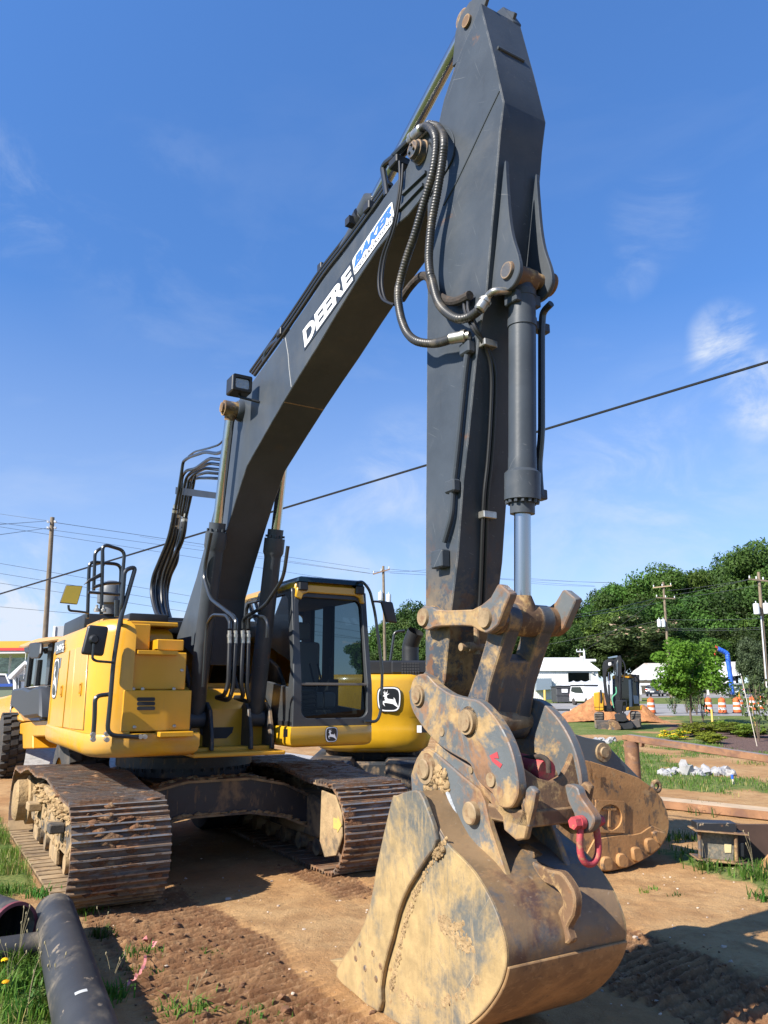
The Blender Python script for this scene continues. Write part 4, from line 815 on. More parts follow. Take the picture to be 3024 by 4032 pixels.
# boom cylinders
eye = my('G', -.33, 350, 350); eye = Vector((eye[0], 0, eye[2])); ft = Vector((1.40, 0, 1.52)); ax = (ft-eye).normalized()
gl_t = (Vector((1.95, 0, 3.52))-eye).dot(ax); LEN = (ft-eye).length
for s in (-1, 1):
    y = s*.335; E0 = eye+Vector((0, y, 0)); mb = MB()
    mb.lathe(E0+ax*gl_t, ax, [(-.02,.06),(-.02,.088),(.08,.088),(.08,.115),(.24,.115),(.27,.100),(.30,.094),(LEN-gl_t-.12,.094),(LEN-gl_t-.06,.07),(LEN-gl_t,.06)], 24)
    for k in range(10):
        a = 2*math.pi*k/10; u_ = Vector((0,1,0)); v_ = ax.cross(u_); p = E0+ax*(gl_t+.07)+(u_*math.cos(a)+v_*math.sin(a))*.10; mb.lathe(p, -ax, [(0,.012),(.025,.012)], 6)
    cyl_o = part('boom_cylinder', mb, M['paint'])
    mb = MB(); mb.lathe(E0+ax*.06, ax, [(0,.052),(gl_t-.05,.052)], 24); obj('rod', mb, M['chromeworn'], cyl_o)
    mb = MB(); mb.lathe((E0.x, y-.085, E0.z), (0,1,0), [(0,.0),(0,.085),(.17,.085),(.17,0)], 24); mb.lathe(E0, ax, [(0,.07),(.13,.055)], 18); mb.lathe((E0.x, min(y, 0)-.11 if s < 0 else .2, E0.z), (0,1,0), [(0,0),(0,.055),(.30,.055),(.30,0)], 18); obj('rod_eye', mb, M['rustmud'], cyl_o)
    mb = MB(); mb.lathe((ft.x, y-.09, ft.z), (0,1,0), [(0,0),(0,.09),(.18,.09),(.18,0)], 20); obj('foot_eye', mb, M['paint'], cyl_o)
mb = MB(); mb.lathe((eye.x, -BY-.06, eye.z), (0,1,0), [(0,.0),(0,.10),(.04,.12),(2*BY+.08,.12),(2*BY+.12,.10),(2*BY+.12,0)], 24); obj('pin_boss', mb, M['boompaint'], boom)
# cylinder pipes
HY = lambda y, *pp: [my('H', y, *p) for p in pp]
Xp = lambda y, *pp: [my('X', y, *p) for p in pp]
brail('cylinder_pipe', Xp(-.44,(655,1040),(600,1330),(590,1450),(650,1650),(850,1800),(885,1850),(880,1930)), .020, rr=.12)
brail('cylinder_pipe', HY(-.45,(285,800),(310,440),(345,390),(420,395),(440,430),(440,470)), .018, rr=.08)
brail('cylinder_pipe', HY(.20,(770,0),(745,180),(640,340),(540,395),(515,420),(515,470)), .020, rr=.12)
brail('cylinder_pipe', HY(.22,(545,470),(548,410),(585,395),(640,405),(655,440),(650,520)), .018, rr=.06)
for i, (x, x2, y2) in enumerate(((438,430,820),(472,455,850),(513,500,830),(545,535,860))):
    yy = -.22+.10*i; mb = MB(); t0 = mx_('H', 1.75, x, 480); t1 = mx_('H', 1.75, x, 550)
    mb.lathe(t0, Vector(t1)-Vector(t0), [(0,.022),(.04,.022),(.04,.028),(.07,.028),(.07,.024),(.16,.024)], 12); obj('hose_fitting', mb, M['steel'], exc)
    brail('hose', [t1, *[mx_('H', 1.78, x+(x2-x)*k, 550+(y2-550)*k) for k in (.5, .85)], mx_('H', 1.76, x2-20*(1 if i < 2 else -1), y2+30), mx_('H', 1.6, 365 if i < 2 else 470, 860)], .024, mat_='rubber', rr=.14)
# hoses from the deck up to the boom pipes
hp = [((232,2010),(212,1880),(150,1760),(116,1600),(130,1450),(188,1300),(262,1120),(303,960),(325,820)),
      ((250,2010),(236,1870),(185,1740),(165,1580),(185,1420),(230,1290),(300,1110),(325,980),(345,860)),
      ((268,2010),(256,1870),(215,1730),(203,1580),(222,1430),(280,1260),(325,1100),(345,1000),(360,880)),
      ((300,2010),(278,1870),(238,1730),(225,1580),(250,1430),(310,1280),(375,1140),(405,1030),(420,900)),
      ((305,2010),(282,1850),(252,1730),(245,1590),(275,1440),(335,1300),(350,1150),(375,1040),(385,880))]
hp += [[(x+12, y_+4) for x, y_ in hp[0][:-1]]+[(352,870)], [(x-10, y_+10) for x, y_ in hp[3][:-1]]+[(405,905)]]
for i, h in enumerate(hp):
    y = -.20+.085*i if i < 5 else (-.02, .12)[i-5]; P_ = [my('X', y, *p) for p in h]; rail('boom_hose', P_, .034 if i not in (2,) else .026, boom, 'rubber', 8)
    mb = MB(); a_, c_ = Vector(P_[-1]), Vector(P_[-2]); mb.lathe(a_, c_-a_, [(-.05,.03),(.02,.03),(.02,.037),(.06,.037),(.06,.031),(.16,.031),(.16,.034),(.19,.034)], 12); obj('hose_fitting', mb, M['steel'], boom)
pipes = [((325,830),(360,640),(385,480),(398,390),(450,350),(600,300),(710,318),(775,290),(825,150)), ((345,860),(380,640),(390,520),(430,470),(510,455),(640,360),(770,375)),
         ((362,880),(405,640),(425,540),(470,490),(560,440),(640,405),(755,420)), ((385,890),(440,620),(450,560),(500,500),(600,450),(745,465)), ((425,900),(485,640),(500,560),(510,470),(590,400),(650,360)),
         ((395,890),(445,680),(470,540),(540,510),(610,490),(730,500)), ((405,890),(455,680),(480,560),(530,540),(640,540),(725,545))]
for i, h in enumerate(pipes): brail('boom_pipe', [my('X', -.20+.06*i, *p) for p in h], .021, boom, 'rail', rr=.12)
brail('boom_pipe', Xp(-.12,(450,340),(500,300),(640,265),(730,235),(790,170),(820,130)), .013, boom, rr=.12)
mb = MB(); a_ = [Vector(my('X', -.1, *p)) for p in ((345,690),(350,625),(745,680),(740,735))]; mb.add([p+Vector((0,-.03,0)) for p in a_]+[p+Vector((0,.03,0)) for p in a_], [(0,1,2,3),(7,6,5,4),(0,4,5,1),(1,5,6,2),(2,6,7,3),(3,7,4,0)]); obj('pipe_bracket', mb, M['black'], boom)
# pipes along the top edge of the boom
top = [(190,1800),(410,1490),(560,1270),(700,1062),(870,842),(1040,612),(1180,412)]
for dx, y in ((0,-.16),(-16,-.10),(-30,-.04)): rail('top_pipe', [my('N', y, x+dx, yy+dx*.8) for x, yy in top], .02, boom)
brail('top_pipe', [my('N', -.19, *p) for p in ((1150,500),(1140,420),(1120,300),(1140,265),(1210,210))], .026, boom, rr=.08)
rail('top_pipe', [my('N', -.10, *p) for p in ((262,1700),(275,1640),(310,1590),(370,1540))], .03, boom)
for (x, yy) in ((400,1505),(1040,600)):
    c_ = Vector(my('N', -.14, x, yy)); mb = MB(); mb.box(c_.x-.05, c_.x+.05, -.2, .2, c_.z-.03, c_.z+.05); obj('clamp', mb, M['black'], boom, bevel=.008)
c_ = Vector(my('N', 0, 688, 1040)); mb = MB(); mb.box(c_.x-.04, c_.x+.04, -.05, .05, c_.z-.05, c_.z+.06); obj('clamp', mb, M['black'], boom, bevel=.006)
# arm cylinder on top of the boom
a0 = Vector(my('N', 0, 520, 1560)); a1 = Vector(my('N', 0, 1060, 540)); a2 = Vector(my('A', 0, 830, 165)); d_ = (a2-a1).normalized(); L1 = (a2-a1).length
a0 = a1-d_*2.1
mb = MB(); mb.lathe(a0, d_, [(0,.05),(0,.09),(1.95,.09),(1.97,.11),(2.10,.11),(2.12,.08),(2.14,.06)], 24); ac = part('arm_cylinder', mb, M['paint'])
mb = MB(); mb.lathe(a1, d_, [(0,.055),(L1-.08,.055)], 20); obj('rod', mb, M['chrome'], ac)
mb = MB(); mb.lathe((a2.x, -.075, a2.z), (0,1,0), [(0,0),(0,.07),(.15,.07),(.15,0)], 20); obj('rod_eye', mb, M['rustmud'], ac)
c_ = a1-d_*.22; mb = MB(); mb.lathe(c_, d_, [(0,.105),(0,.12),(.06,.12),(.06,.105)], 20); mb.box(c_.x-.04, c_.x+.04, -.16, -.09, c_.z-.07, c_.z+.0); obj('clamp', mb, M['black'], ac)
# ---- stick ----------------------------------------------------------
SY = .175
fr_ = prof('A', -SY, (905,18),(962,250),(1000,400),(1075,740),(1048,960),(1020,1300),(990,1630),(950,2120)) + prof('B', -SY, (905,520),(870,800),(820,1300),(780,1650),(740,2200)) + prof('C', -SY, (460,480),(415,960))
nose = prof('C', -SY, (380,1060),(330,1150),(250,1170),(190,1120),(180,1030),(230,960),(288,900))
bk = prof('C', -SY, (290,300)) + prof('B', -SY, (507,2000),(512,1400),(516,650),(520,300)) + prof('A', -SY, (520,2000),(520,1460),(480,1300),(410,1200),(400,1090),(450,990),(530,960),(600,900),(640,720),(720,480),(780,330),(850,170))
sm = MB(); sm.prism(fr_+nose+bk, -SY, SY); stick = part('stick', sm, M['stickpaint'], bevel=.007)
# boss doubler on the side, with a welded rim
c_ = my('A', -SY, 480, 1110); rb_ = [(c_[0]+.36*math.cos(a), c_[2]+.30*math.sin(a)) for a in np.linspace(0, 2*math.pi, 40, endpoint=False)]
bs = prof('A', -SY, (640,935),(690,940),(720,1010),(715,1140),(660,1250),(600,1330),(560,1400),(540,1400),(540,1000),(600,950))
mb = MB(); mb.prism(spl2(bs, 4, True), -SY-.012, -SY-.001); obj('boss_plate', mb, M['paint'], stick, bevel=.004)
sw = [Vector(my('A', -SY-.001, *p)) for p in ((1045,660),(950,860),(830,1120),(720,1350),(640,1490))]; mb = MB(); mb.tube(sw, .006, 6); obj('weld_seam', mb, M['paint'], stick)
wb = [Vector(my('A', 0, *p)) for p in ((1110,335),)]; 
fdir = Vector((fr_[1][0]-fr_[0][0], 0, fr_[1][1]-fr_[0][1])).normalized(); p_ = Vector((fr_[1][0], 0, fr_[1][1]))-fdir*-.10
mb = MB(); mb.tube([p_+Vector((.004,-.12,0)), p_+Vector((.004,.10,0))], .012, 8); obj('weld_seam', mb, M['paint'], stick)
# ears for the arm cylinder at the top rear
ear = prof('A', -.12, (712,490),(736,240),(775,118),(838,20),(905,-35),(965,-20),(940,60),(890,190),(800,420))
for y in (-.135, .105): mb = MB(); mb.prism(ear, y, y+.03); obj('cylinder_ear', mb, M['paint'], stick, bevel=.005)
mb = MB(); p_ = my('A', -.12, 828, 165); mb.lathe((p_[0], -.155, p_[2]), (0,1,0), [(0,0),(0,.045),(.31,.045),(.31,0)], 18); obj('ear_pin', mb, M['rustmud'], stick)
topl = prof('A', SY, (1130,80),(1205,180),(1190,240),(1120,200),(1080,120)); mb = MB(); mb.prism(topl, .10, SY+.001); obj('top_lug', mb, M['paint'], stick, bevel=.005)
# brackets for the bucket cylinder
BR = .125
brp = prof('A', -BR, (1098,1165),(1106,1300),(1125,1560),(1150,1720),(1190,1850),(1205,1940),(1192,2010),(1150,2085),(1080,2130),(1005,2150),(1000,2100),(1030,1800),(1055,1560),(1080,1300))
for y in (-BR-.016, BR-.016):
    mb = MB(); mb.prism(spl2(brp, 3, True), y, y+.032); obj('cylinder_bracket', mb, M['paint'], stick, bevel=.006)
pc_ = my('A', -BR-.02, 1105, 1965); mb = MB(); mb.lathe((pc_[0], -BR-.035, pc_[2]), (0,1,0), [(0,0),(0,.05),(.02,.058),(.05,.058),(.05,.045),(2*BR+.02,.045),(2*BR+.02,.075),(2*BR+.10,.075),(2*BR+.10,0)], 22); obj('bracket_pin', mb, M['rustmud'], stick)
# ---- bucket cylinder
t0 = Vector((pc_[0]-.0, 0, pc_[2])); b0 = Vector(my('C', 0, 925, 430)); b1 = Vector(my('B', 0, 1209, 300)); b2 = Vector(my('B', 0, 1209, 1595)); d_ = (b0-b1).normalized(); L_ = (b2-b1).dot(d_)
g2 = (Vector(my('B', 0, 1209, 1790))-b1).dot(d_); g3 = (Vector(my('B', 0, 1209, 1888))-b1).dot(d_); re = (b0-b1).dot(d_)
c2 = (Vector(my('B', 0, 1209, 500))-b1).dot(d_)
mb = MB(); mb.lathe(b1, d_, [(-.16,.0),(-.16,.058),(-.04,.07),(-.02,.085),(.02,.085),(.02,.082),(c2-.02,.082),(c2-.02,.088),(c2+.03,.088),(c2+.03,.082),(L_-.10,.082),(L_-.09,.0835),(L_-.02,.084),(L_,.105),(g2,.105),(g2,.072),(g3,.072),(g3,.05)], 32)
u_ = Vector((0,1,0)); v_ = d_.cross(u_)
for k in range(14):
    a = 2*math.pi*k/14; mb.lathe(b1+d_*(g2-.002)+(u_*math.cos(a)+v_*math.sin(a))*.088, d_, [(0,.012),(.022,.012)], 6)
bc = part('bucket_cylinder', mb, M['paint'])
mb = MB(); mb.lathe(b1+d_*(g3-.02), d_, [(0,.048),(re-g3+.05,.048)], 32); obj('rod', mb, M['chrome'], bc)
mb = MB(); mb.lathe((b1-d_*.10)+Vector((0,-.075,0)), (0,1,0), [(0,0),(0,.08),(.15,.08),(.15,0)], 22); obj('barrel_eye', mb, M['rustmud'], bc)
c_ = b1+d_*c2; c4 = b1+d_*.05; c3 = b1+d_*(g2-.05)
for bxx in ((c_.x-.03, c_.x+.03, .07, .20, c_.z-.03, c_.z+.03), (c4.x-.05, c4.x+.06, -.10, .10, c4.z-.03, c4.z+.045), (c3.x-.03, c3.x+.03, .09, .17, c3.z-.03, c3.z+.03)): mb = MB(); mb.box(*bxx); obj('pipe_clamp', mb, M['paint'], bc, bevel=.006)
brail('cylinder_pipe', [my('B', .13, *p) for p in ((1420,360),(1360,420),(1350,560),(1350,1300),(1330,1530),(1335,1640),(1345,1760))], .022, bc, rr=.06)
# ---- linkage
LY = .235
lk = prof('C', -LY, (275,500),(300,475),(350,480),(385,500),(460,505),(620,500),(680,470),(740,420),(785,338),(800,332),(868,392),(862,420),(820,520),(790,600),(745,640),(715,655),(670,640),(620,610),(560,605),(420,608),(370,615),(330,635),(290,620),(270,570))
def splitlink(y, s):
    mb = MB(); mb.prism(lk, y-.028, y+.028); o = part('side_link', mb, M['wornpaint'], bevel=.006)
    for cx in ((305,550),(710,555)):
        p = my('C', -LY, *cx); mb = MB(); mb.lathe((p[0], y-.045*1, p[2]), (0,1,0), [(0,0),(0,.052),(.01,.056),(.09,.056),(.09,0)], 22); obj('link_pin', mb, M['pin'], o)
    return o
splitlink(-LY, -1); splitlink(LY, 1)
pf = my('C', -LY, 305, 550); pr = my('C', -LY, 710, 555); pb = my('C', -.2, 570, 1230)
mb = MB(); mb.lathe((pf[0], -LY+.03, pf[2]), (0,1,0), [(0,.075),(.03,.075),(.04,.06),(2*LY-.1,.06),(2*LY-.09,.075),(2*LY-.06,.075)], 22); part('link_boss', mb, M['rustmud'])
mb = MB(); mb.lathe((pr[0], -LY+.03, pr[2]), (0,1,0), [(0,.088),(.115,.088),(.118,.075),(.128,.075),(.128,.092),(.28,.092),(.283,.078),(.293,.078),(.293,.088),(.41,.088)], 28)
mb.lathe((b0+d_*.12), -d_, [(0,.09),(.08,.075),(.14,.05)], 20); part('rod_clevis', mb, M['rustmud'])
# H-link between clevis and coupler
a_ = Vector((pr[0], 0, pr[2])); c_ = Vector((pb[0], 0, pb[2])); dl = (c_-a_); Ld = dl.length; dl.normalize(); nl = Vector((-dl.z, 0, dl.x)); nl = nl if nl.x > 0 else -nl
def HL(t, n, y): p = a_+dl*t+nl*n; return (p.x, y, p.z)
hw = .17; mb = MB()
for s in (-1, 1):
    y0, y1 = (s*hw, s*(hw-.10)); ys2 = (min(y0, y1), max(y0, y1))
    pr_ = [(0,.085),(.12,.075),(Ld-.25,.06),(Ld-.05,.09),(Ld+.05,.08),(Ld+.05,-.08),(Ld-.10,-.10),(Ld-.3,-.075),(.15,-.065),(0,-.085)]
    vs_ = [HL(t, n, ys2[0]) for t, n in pr_]+[HL(t, n, ys2[1]) for t, n in pr_]; n_ = len(pr_); mb.add(vs_, [tuple(range(n_)), tuple(range(2*n_-1, n_-1, -1))]+[(i, i+n_, (i+1) % n_+n_, (i+1) % n_) for i in range(n_)])
pr_ = [(.22,.062),(Ld-.02,.075),(Ld-.02,-.055),(.22,-.045)]; n_ = 4; vs_ = [HL(t, n, -hw+.08) for t, n in pr_]+[HL(t, n, hw-.08) for t, n in pr_]; mb.add(vs_, [(0,1,2,3),(7,6,5,4),(0,4,5,1),(1,5,6,2),(2,6,7,3),(3,7,4,0)])
mb.lathe((c_.x, -hw-.01, c_.z), (0,1,0), [(0,.06),(0,.105),(2*hw+.02,.105),(2*hw+.02,.06)], 30)
mb.lathe((a_.x, -hw, a_.z), (0,1,0), [(0,.06),(0,.092),(.10,.092),(.10,.06)], 24); mb.lathe((a_.x, hw-.10, a_.z), (0,1,0), [(0,.06),(0,.092),(.10,.092),(.10,.06)], 24)
part('h_link', mb, M['linkpaint'], bevel=.008)
# ---- quick coupler
QY = .225
cpl = prof('C', -QY, (270,920),(228,950),(208,1020),(206,1090),(228,1170),(300,1280),(400,1385),(510,1455),(600,1510),(640,1600),(690,1652),(745,1700),(790,1780),(850,1795),(885,1770),(915,1690),(905,1560),(865,1400),(805,1270),(735,1170),(655,1095),(565,1075),(470,1050),(380,990),(320,930))
cpl = spl2(cpl, 3, True)
mb = MB(); mb.prism(cpl, -QY-.02, -QY+.04); cpo = part('quick_coupler', mb, M['wornpaint'], bevel=.006)
mb = MB(); mb.prism(cpl, QY-.04, QY+.02); obj('side_plate', mb, M['wornpaint'], cpo, bevel=.006)
# front cross plate with scooped top edge
f0 = my('C', -QY+.02, 895, 1520); f1 = my('C', -QY+.02, 960, 1885); xf, xb = f0[0], f1[0]
zt = f0[2]; zb = f1[2]-.0; W2 = QY-.02
edge = [(-W2,zt+.02),(-W2*.75,zt-.02),(-W2*.4,zt-.065),(0,zt-.085),(W2*.4,zt-.06),(W2*.7,zt-.005),(W2,zt+.07)]
poly = edge+[(W2,zb),(-W2,zb)]
mb = MB(); n_ = len(poly); fx_ = lambda z: xb+(xf-xb)*((z-zb)/(zt-zb))
mb.add([(fx_(z)-.035, y, z) for y, z in poly]+[(fx_(z)+.0, y, z) for y, z in poly], [tuple(range(n_)), tuple(range(2*n_-1, n_-1, -1))]+[(i, i+n_, (i+1) % n_+n_, (i+1) % n_) for i in range(n_)]); obj('cross_plate', mb, M['rustmud'], cpo, bevel=.006)
mb = MB(); mb.box(5.75, fx_(zb), -W2, W2, zb-.03, zb+.05); obj('bottom_plate', mb, M['rustmud'], cpo, bevel=.008)
hook = prof('Y', -.19, (150,712),(330,830),(500,950),(560,1088),(650,1120),(760,1262),(860,1362),(905,1345),(935,1210),(945,1120),(985,1088),(1032,1140),(1005,1290),(965,1450),(942,1560),(862,1570),(757,1480),(742,1370),(600,1195),(440,1085),(200,892),(150,830))
for y in (-.205, .165): mb = MB(); mb.prism(hook, y, y+.04); obj('hook_plate', mb, M['rustmud'] if y > 0 else M['wornpaint'], cpo, bevel=.008)
for cx, r_, yy in (((250,1060),.062,-QY-.05),((572,1232),.068,-QY-.055)):
    p = my('C', -QY-.02, *cx); mb = MB(); mb.lathe((p[0], yy, p[2]), (0,1,0), [(0,0),(0,r_*.72),(.012,r_*.75),(.012,r_),(.035,r_),(.035,r_*1.25),(.10,r_*1.25)]+[(.45,r_*.7),(.52,r_*.7),(.52,0)], 28); obj('pin', mb, M['pin'], cpo)
p = my('C', -QY-.02, 722, 1610); mb = MB(); mb.lathe((p[0], -QY-.03, p[2]), (0,1,0), [(0,0),(0,.036),(.03,.038),(.5,.038),(.5,0)], 20); obj('pin', mb, M['pin'], cpo)
for r__, a__, b__, yy, rr2 in (('Y',198,622,-QY-.021,.026),('Y',452,957,-.208,.018)):
    p = my(r__, yy, a__, b__); mb = MB(); mb.lathe((p[0], yy-.004, p[2]), (0,1,0), [(0,0),(0,rr2),(.02,rr2)], 18); obj('grease_cap', mb, M['pin'], cpo)
p = my('Y', -QY-.02, 650, 865); mb = MB(); dd = Vector(my('Y', -QY-.02, 720, 930))-Vector(my('Y', -QY-.02, 600, 810)); 
mb.add([Vector(my('Y', -QY-.0225, *k)) for k in ((612,830),(680,795),(695,855),(650,850),(725,905),(705,940),(635,880))], [tuple(range(7))]); obj('red_mark', mb, pm('red paint mark', (.40,.05,.06), .6), cpo)
# hoses and red cylinder inside the coupler
mb = MB(); p = Vector(my('Y', 0, 1070, 940)); mb.lathe(p+Vector((-.30,0,.02)), (1,0,-.1), [(0,.06),(.34,.06),(.34,.0)], 18); obj('lock_cylinder', mb, M['redpaint'], cpo)
rail('coupler_hose', [my('Y', -.02, *k) for k in ((850,850),(960,850),(1060,840),(1120,880),(1130,980))], .014, cpo, 'sleeve')
mb = MB(); mb.box(5.55, 5.95, -.16, .16, 1.30, 1.46); obj('wedge_block', mb, M['rustmud'], cpo, bevel=.02)
# lifting eye
LEY = .115
le = prof('Y', LEY, (1300,1085),(1400,1100),(1440,1190),(1540,1330),(1560,1400),(1530,1470),(1470,1505),(1420,1490),(1395,1420),(1380,1330),(1330,1230))
mb = MB(); mb.prism(spl2(le, 3, True), LEY-.028, LEY+.028); eyeo = obj('lifting_eye', mb, M['wornpaint'], cpo, bevel=.006)
# shackle hangs from the eye: a thing of its own
pp = my('Y', LEY, 1470, 1405); shp = tow(*pp)
sh = thing('shackle', 'red bow shackle hanging from the lifting eye of the excavator coupler', 'shackle', shp, math.atan2(MF[1], MF[0]))
mb = MB(); bow = [(0,-.062,0),(0,-.066,-.05),(0,-.075,-.12),(0,-.070,-.19),(0,-.042,-.235),(0,0,-.250),(0,.042,-.235),(0,.070,-.19),(0,.075,-.12),(0,.066,-.05),(0,.062,0)]
mb.tube(spl(bow, 6), .021, 14)
for y in (-.062, .062): mb.lathe((0,y-.019,0), (0,1,0), [(0,.0),(0,.042),(.038,.042),(.038,0)], 20)
sh.scale = (.84, .84, .80); obj('bow', mb, M['redpaint'], sh)
mb = MB(); mb.lathe((0,-.125,0), (0,1,0), [(0,0),(0,.038),(.045,.040)], 6); mb.lathe((0,-.085,0), (0,1,0), [(0,.022),(.20,.022)], 16); mb.lathe((0,.085,0), (0,1,0), [(0,.034),(.03,.034)], 6); obj('bolt', mb, M['redpaint'], sh)
# ---- bucket ----------------------------------------------------------
WY = .385
shell = prof('D', -WY, (490,238),(535,290),(612,447),(720,560),(790,660),(840,760),(875,870),(886,935),(884,1000),(866,1070),(826,1145),(768,1215),(690,1270),(600,1295),(500,1285),(400,1240),(300,1172),(165,1045))
shell = spl2(shell, 3)
zmin = min(z for x, z in shell)
inn = offset2(shell, .03)
area = sum(shell[i][0]*shell[(i+1) % len(shell)][1]-shell[(i+1) % len(shell)][0]*shell[i][1] for i in range(len(shell)))
if area < 0: inn = offset2(shell, -.03)
mb = MB(); mb.prism(shell+inn[::-1], -WY, WY); bucket = part('bucket', mb, M['bucketback'], bevel=.004)
# wear plate on the heel, proud of the wrapper
k0 = min(range(len(shell)), key=lambda i: (shell[i][0]-prof('D', -WY, (884,1000))[0][0])**2+(shell[i][1]-prof('D', -WY, (884,1000))[0][1])**2)
hl = shell[k0:]; ho = offset2(hl, -.016 if area > 0 else .016)
mb = MB(); mb.prism(ho+hl[::-1], -WY-.004, WY+.004); obj('heel_plate', mb, M['bucketheel'], bucket, bevel=.004)
side = shell[6:]+prof('D', -WY, (190,965),(260,862),(310,730),(345,550),(408,275),(490,238)); 
for y in (-WY-.012, WY-.010): mb = MB(); mb.prism(side, y, y+.022); obj('side_plate', mb, M['bucketside'], bucket, bevel=.004)
cut = prof('D', -WY, (404,278),(420,258),(488,234),(528,240),(560,310),(602,448),(560,525),(480,650),(435,760),(405,880),(375,985),(358,1090),(350,1195),(240,1112),(162,1040),(190,962),(258,862),(310,732),(342,552))
for s in (-1, 1):
    y0 = s*(WY+.012); y1 = s*(WY+.045); mb = MB(); mb.prism(spl2(cut, 2, True), min(y0, y1), max(y0, y1)); obj('side_cutter', mb, M['bucketside'], bucket, bevel=.006)
for q_ in ((297,945),(222,966),(262,1010),(310,1056),(240,905),(330,1000)):
    p = my('D', -WY-.046, *q_); mb = MB(); mb.lathe((p[0], -WY-.049, p[2]), (0,1,0), [(0,0),(0,.016),(.006,.02)], 12); obj('cutter_bolt', mb, M['rustmud'], bucket)
tt = Vector((*prof('D', -WY, (108,972))[0], 0)); tb_ = Vector((*prof('D', -WY, (195,1010))[0], 0)); td = (tt-tb_).normalized(); tn = Vector((-td.y, td.x, 0))
for k in range(4):
    y = -WY+.03+k*(2*WY-.06)/3; mb = MB(); pts_ = [(tb_+td*-.12+tn*.045), (tb_+tn*.05), tt, (tb_+tn*-.05), (tb_+td*-.12-tn*.045)]
    vs_ = []
    for yy, kk in ((-.05, 0), (.05, 1)): vs_ += [(p.x, y+yy*(.75 if i == 2 else 1), p.y) for i, p in enumerate(pts_)]
    mb.add(vs_, [(0,1,2,3,4),(9,8,7,6,5)]+[(i, i+5, (i+1) % 5+5, (i+1) % 5) for i in range(5)]); obj('tooth', mb, M['bucketside'], bucket, bevel=.006)
# mounting ears
earp = prof('Y', -.205, (-20,900),(0,850),(40,790),(105,768),(165,805),(400,1008),(550,1128),(592,1220),(640,1440),(700,1620),(760,1800),(805,1945),(775,1962),(612,1785),(400,1545),(330,1370),(250,1250),(-40,1200),(-50,1000))
for y in (-.225, .185): mb = MB(); mb.prism(earp, y, y+.04); obj('mounting_ear', mb, M['wornpaint'], bucket, bevel=.006)
ws = [Vector(my('Y', -.228, *p)) for p in ((250,1150),(330,1370),(400,1540),(612,1782),(775,1955))]; mb = MB(); mb.tube(ws, .014, 8); obj('weld_bead', mb, pm('grey weld', (.32,.34,.36), .6, bump=(60,.6), var=.3, vscale=40), bucket)
for q_, r_ in (((65,945),.058),((470,1330),.060)):
    p = my('Y', -.23, *q_); mb = MB(); mb.lathe((p[0], -.262, p[2]), (0,1,0), [(0,0),(0,r_*.9),(.006,r_),(.50,r_),(.51,0)], 26)
    if q_[0] < 100: mb.lathe((p[0], -.245, p[2]), (0,1,0), [(0,r_),(0,r_*1.5),(.03,r_*1.6)], 26)
    obj('ear_pin', mb, M['pin'], bucket)
# curved lifting hook on the back
hk = prof('D', -.03, (985,545),(1060,582),(1110,590),(1150,640),(1176,700),(1170,780),(1140,835),(1158,890),(1118,902),(1098,770),(1122,735),(1112,690),(1082,655),(1045,640),(1010,600))
mb = MB(); mb.prism(spl2(hk, 2, True), -.03, .025); obj('lifting_hook', mb, M['rustmud'], bucket, bevel=.008)
pdl = [Vector(my('D', .02, *k)) for k in ((905,480),(965,475),(1030,520),(960,540))]; mb = MB(); mb.add(pdl+[p+Vector((.012,0,.012)) for p in pdl], [(0,1,2,3),(7,6,5,4),(0,4,5,1),(1,5,6,2),(2,6,7,3),(3,7,4,0)]); obj('pad_plate', mb, M['rustmud'], bucket)
# mud packed in the seam behind the cutter and smeared on the side
mb = MB(); rs = np.random.default_rng(5); sl = [(600,455),(545,545),(485,655),(445,760),(415,880),(390,990),(370,1085)]
sp_ = spl([(a, c, 0) for a, c in sl], 8)
for i in range(260):
    a = sp_[rs.integers(len(sp_))]; p = my('D', -WY-.012, a.x+abs(rs.normal(9, 5)), a.y+rs.normal(0, 6)); mb.blob(p, rs.uniform(.004, .012), 1, .6, (1, .5, 1.3), seed=i)
for i in range(60): p = my('D', -WY-.02, 575+rs.normal(0, 12), 500+rs.normal(0, 14)); mb.blob(p, rs.uniform(.005, .016), 1, .5, seed=i+200)
arc = spl([(590,790,0),(640,810,0),(690,860,0),(712,915,0),(690,905,0),(640,860,0),(590,820,0)], 6)
for i in range(120): a = arc[rs.integers(len(arc))]; p = my('D', -WY-.010, a.x+rs.normal(0, 12), a.y+rs.normal(0, 10)); mb.blob(p, rs.uniform(.008, .022), 2, .6, (1.2,.16,1.2), seed=i+300)
arc = spl([(380,1090,0),(440,1140,0),(520,1172,0),(610,1160,0),(700,1110,0),(760,1050,0)], 6)
for i in range(150): a = arc[rs.integers(len(arc))]; p = my('D', -WY-.010, a.x+rs.normal(0, 7), a.y+rs.normal(0, 7)); mb.blob(p, rs.uniform(.008, .020), 2, .6, (1.3,.14,1.3), seed=i+500)
for i in range(70): p = my('Y', -.228, rs.uniform(60, 250), 1060+rs.normal(0, 40)); mb.blob(p, rs.uniform(.008, .03), 1, .5, (1,.7,1), seed=i+700)
stuff(obj('packed_mud', mb, M['mudtan'], bucket, ang=80))
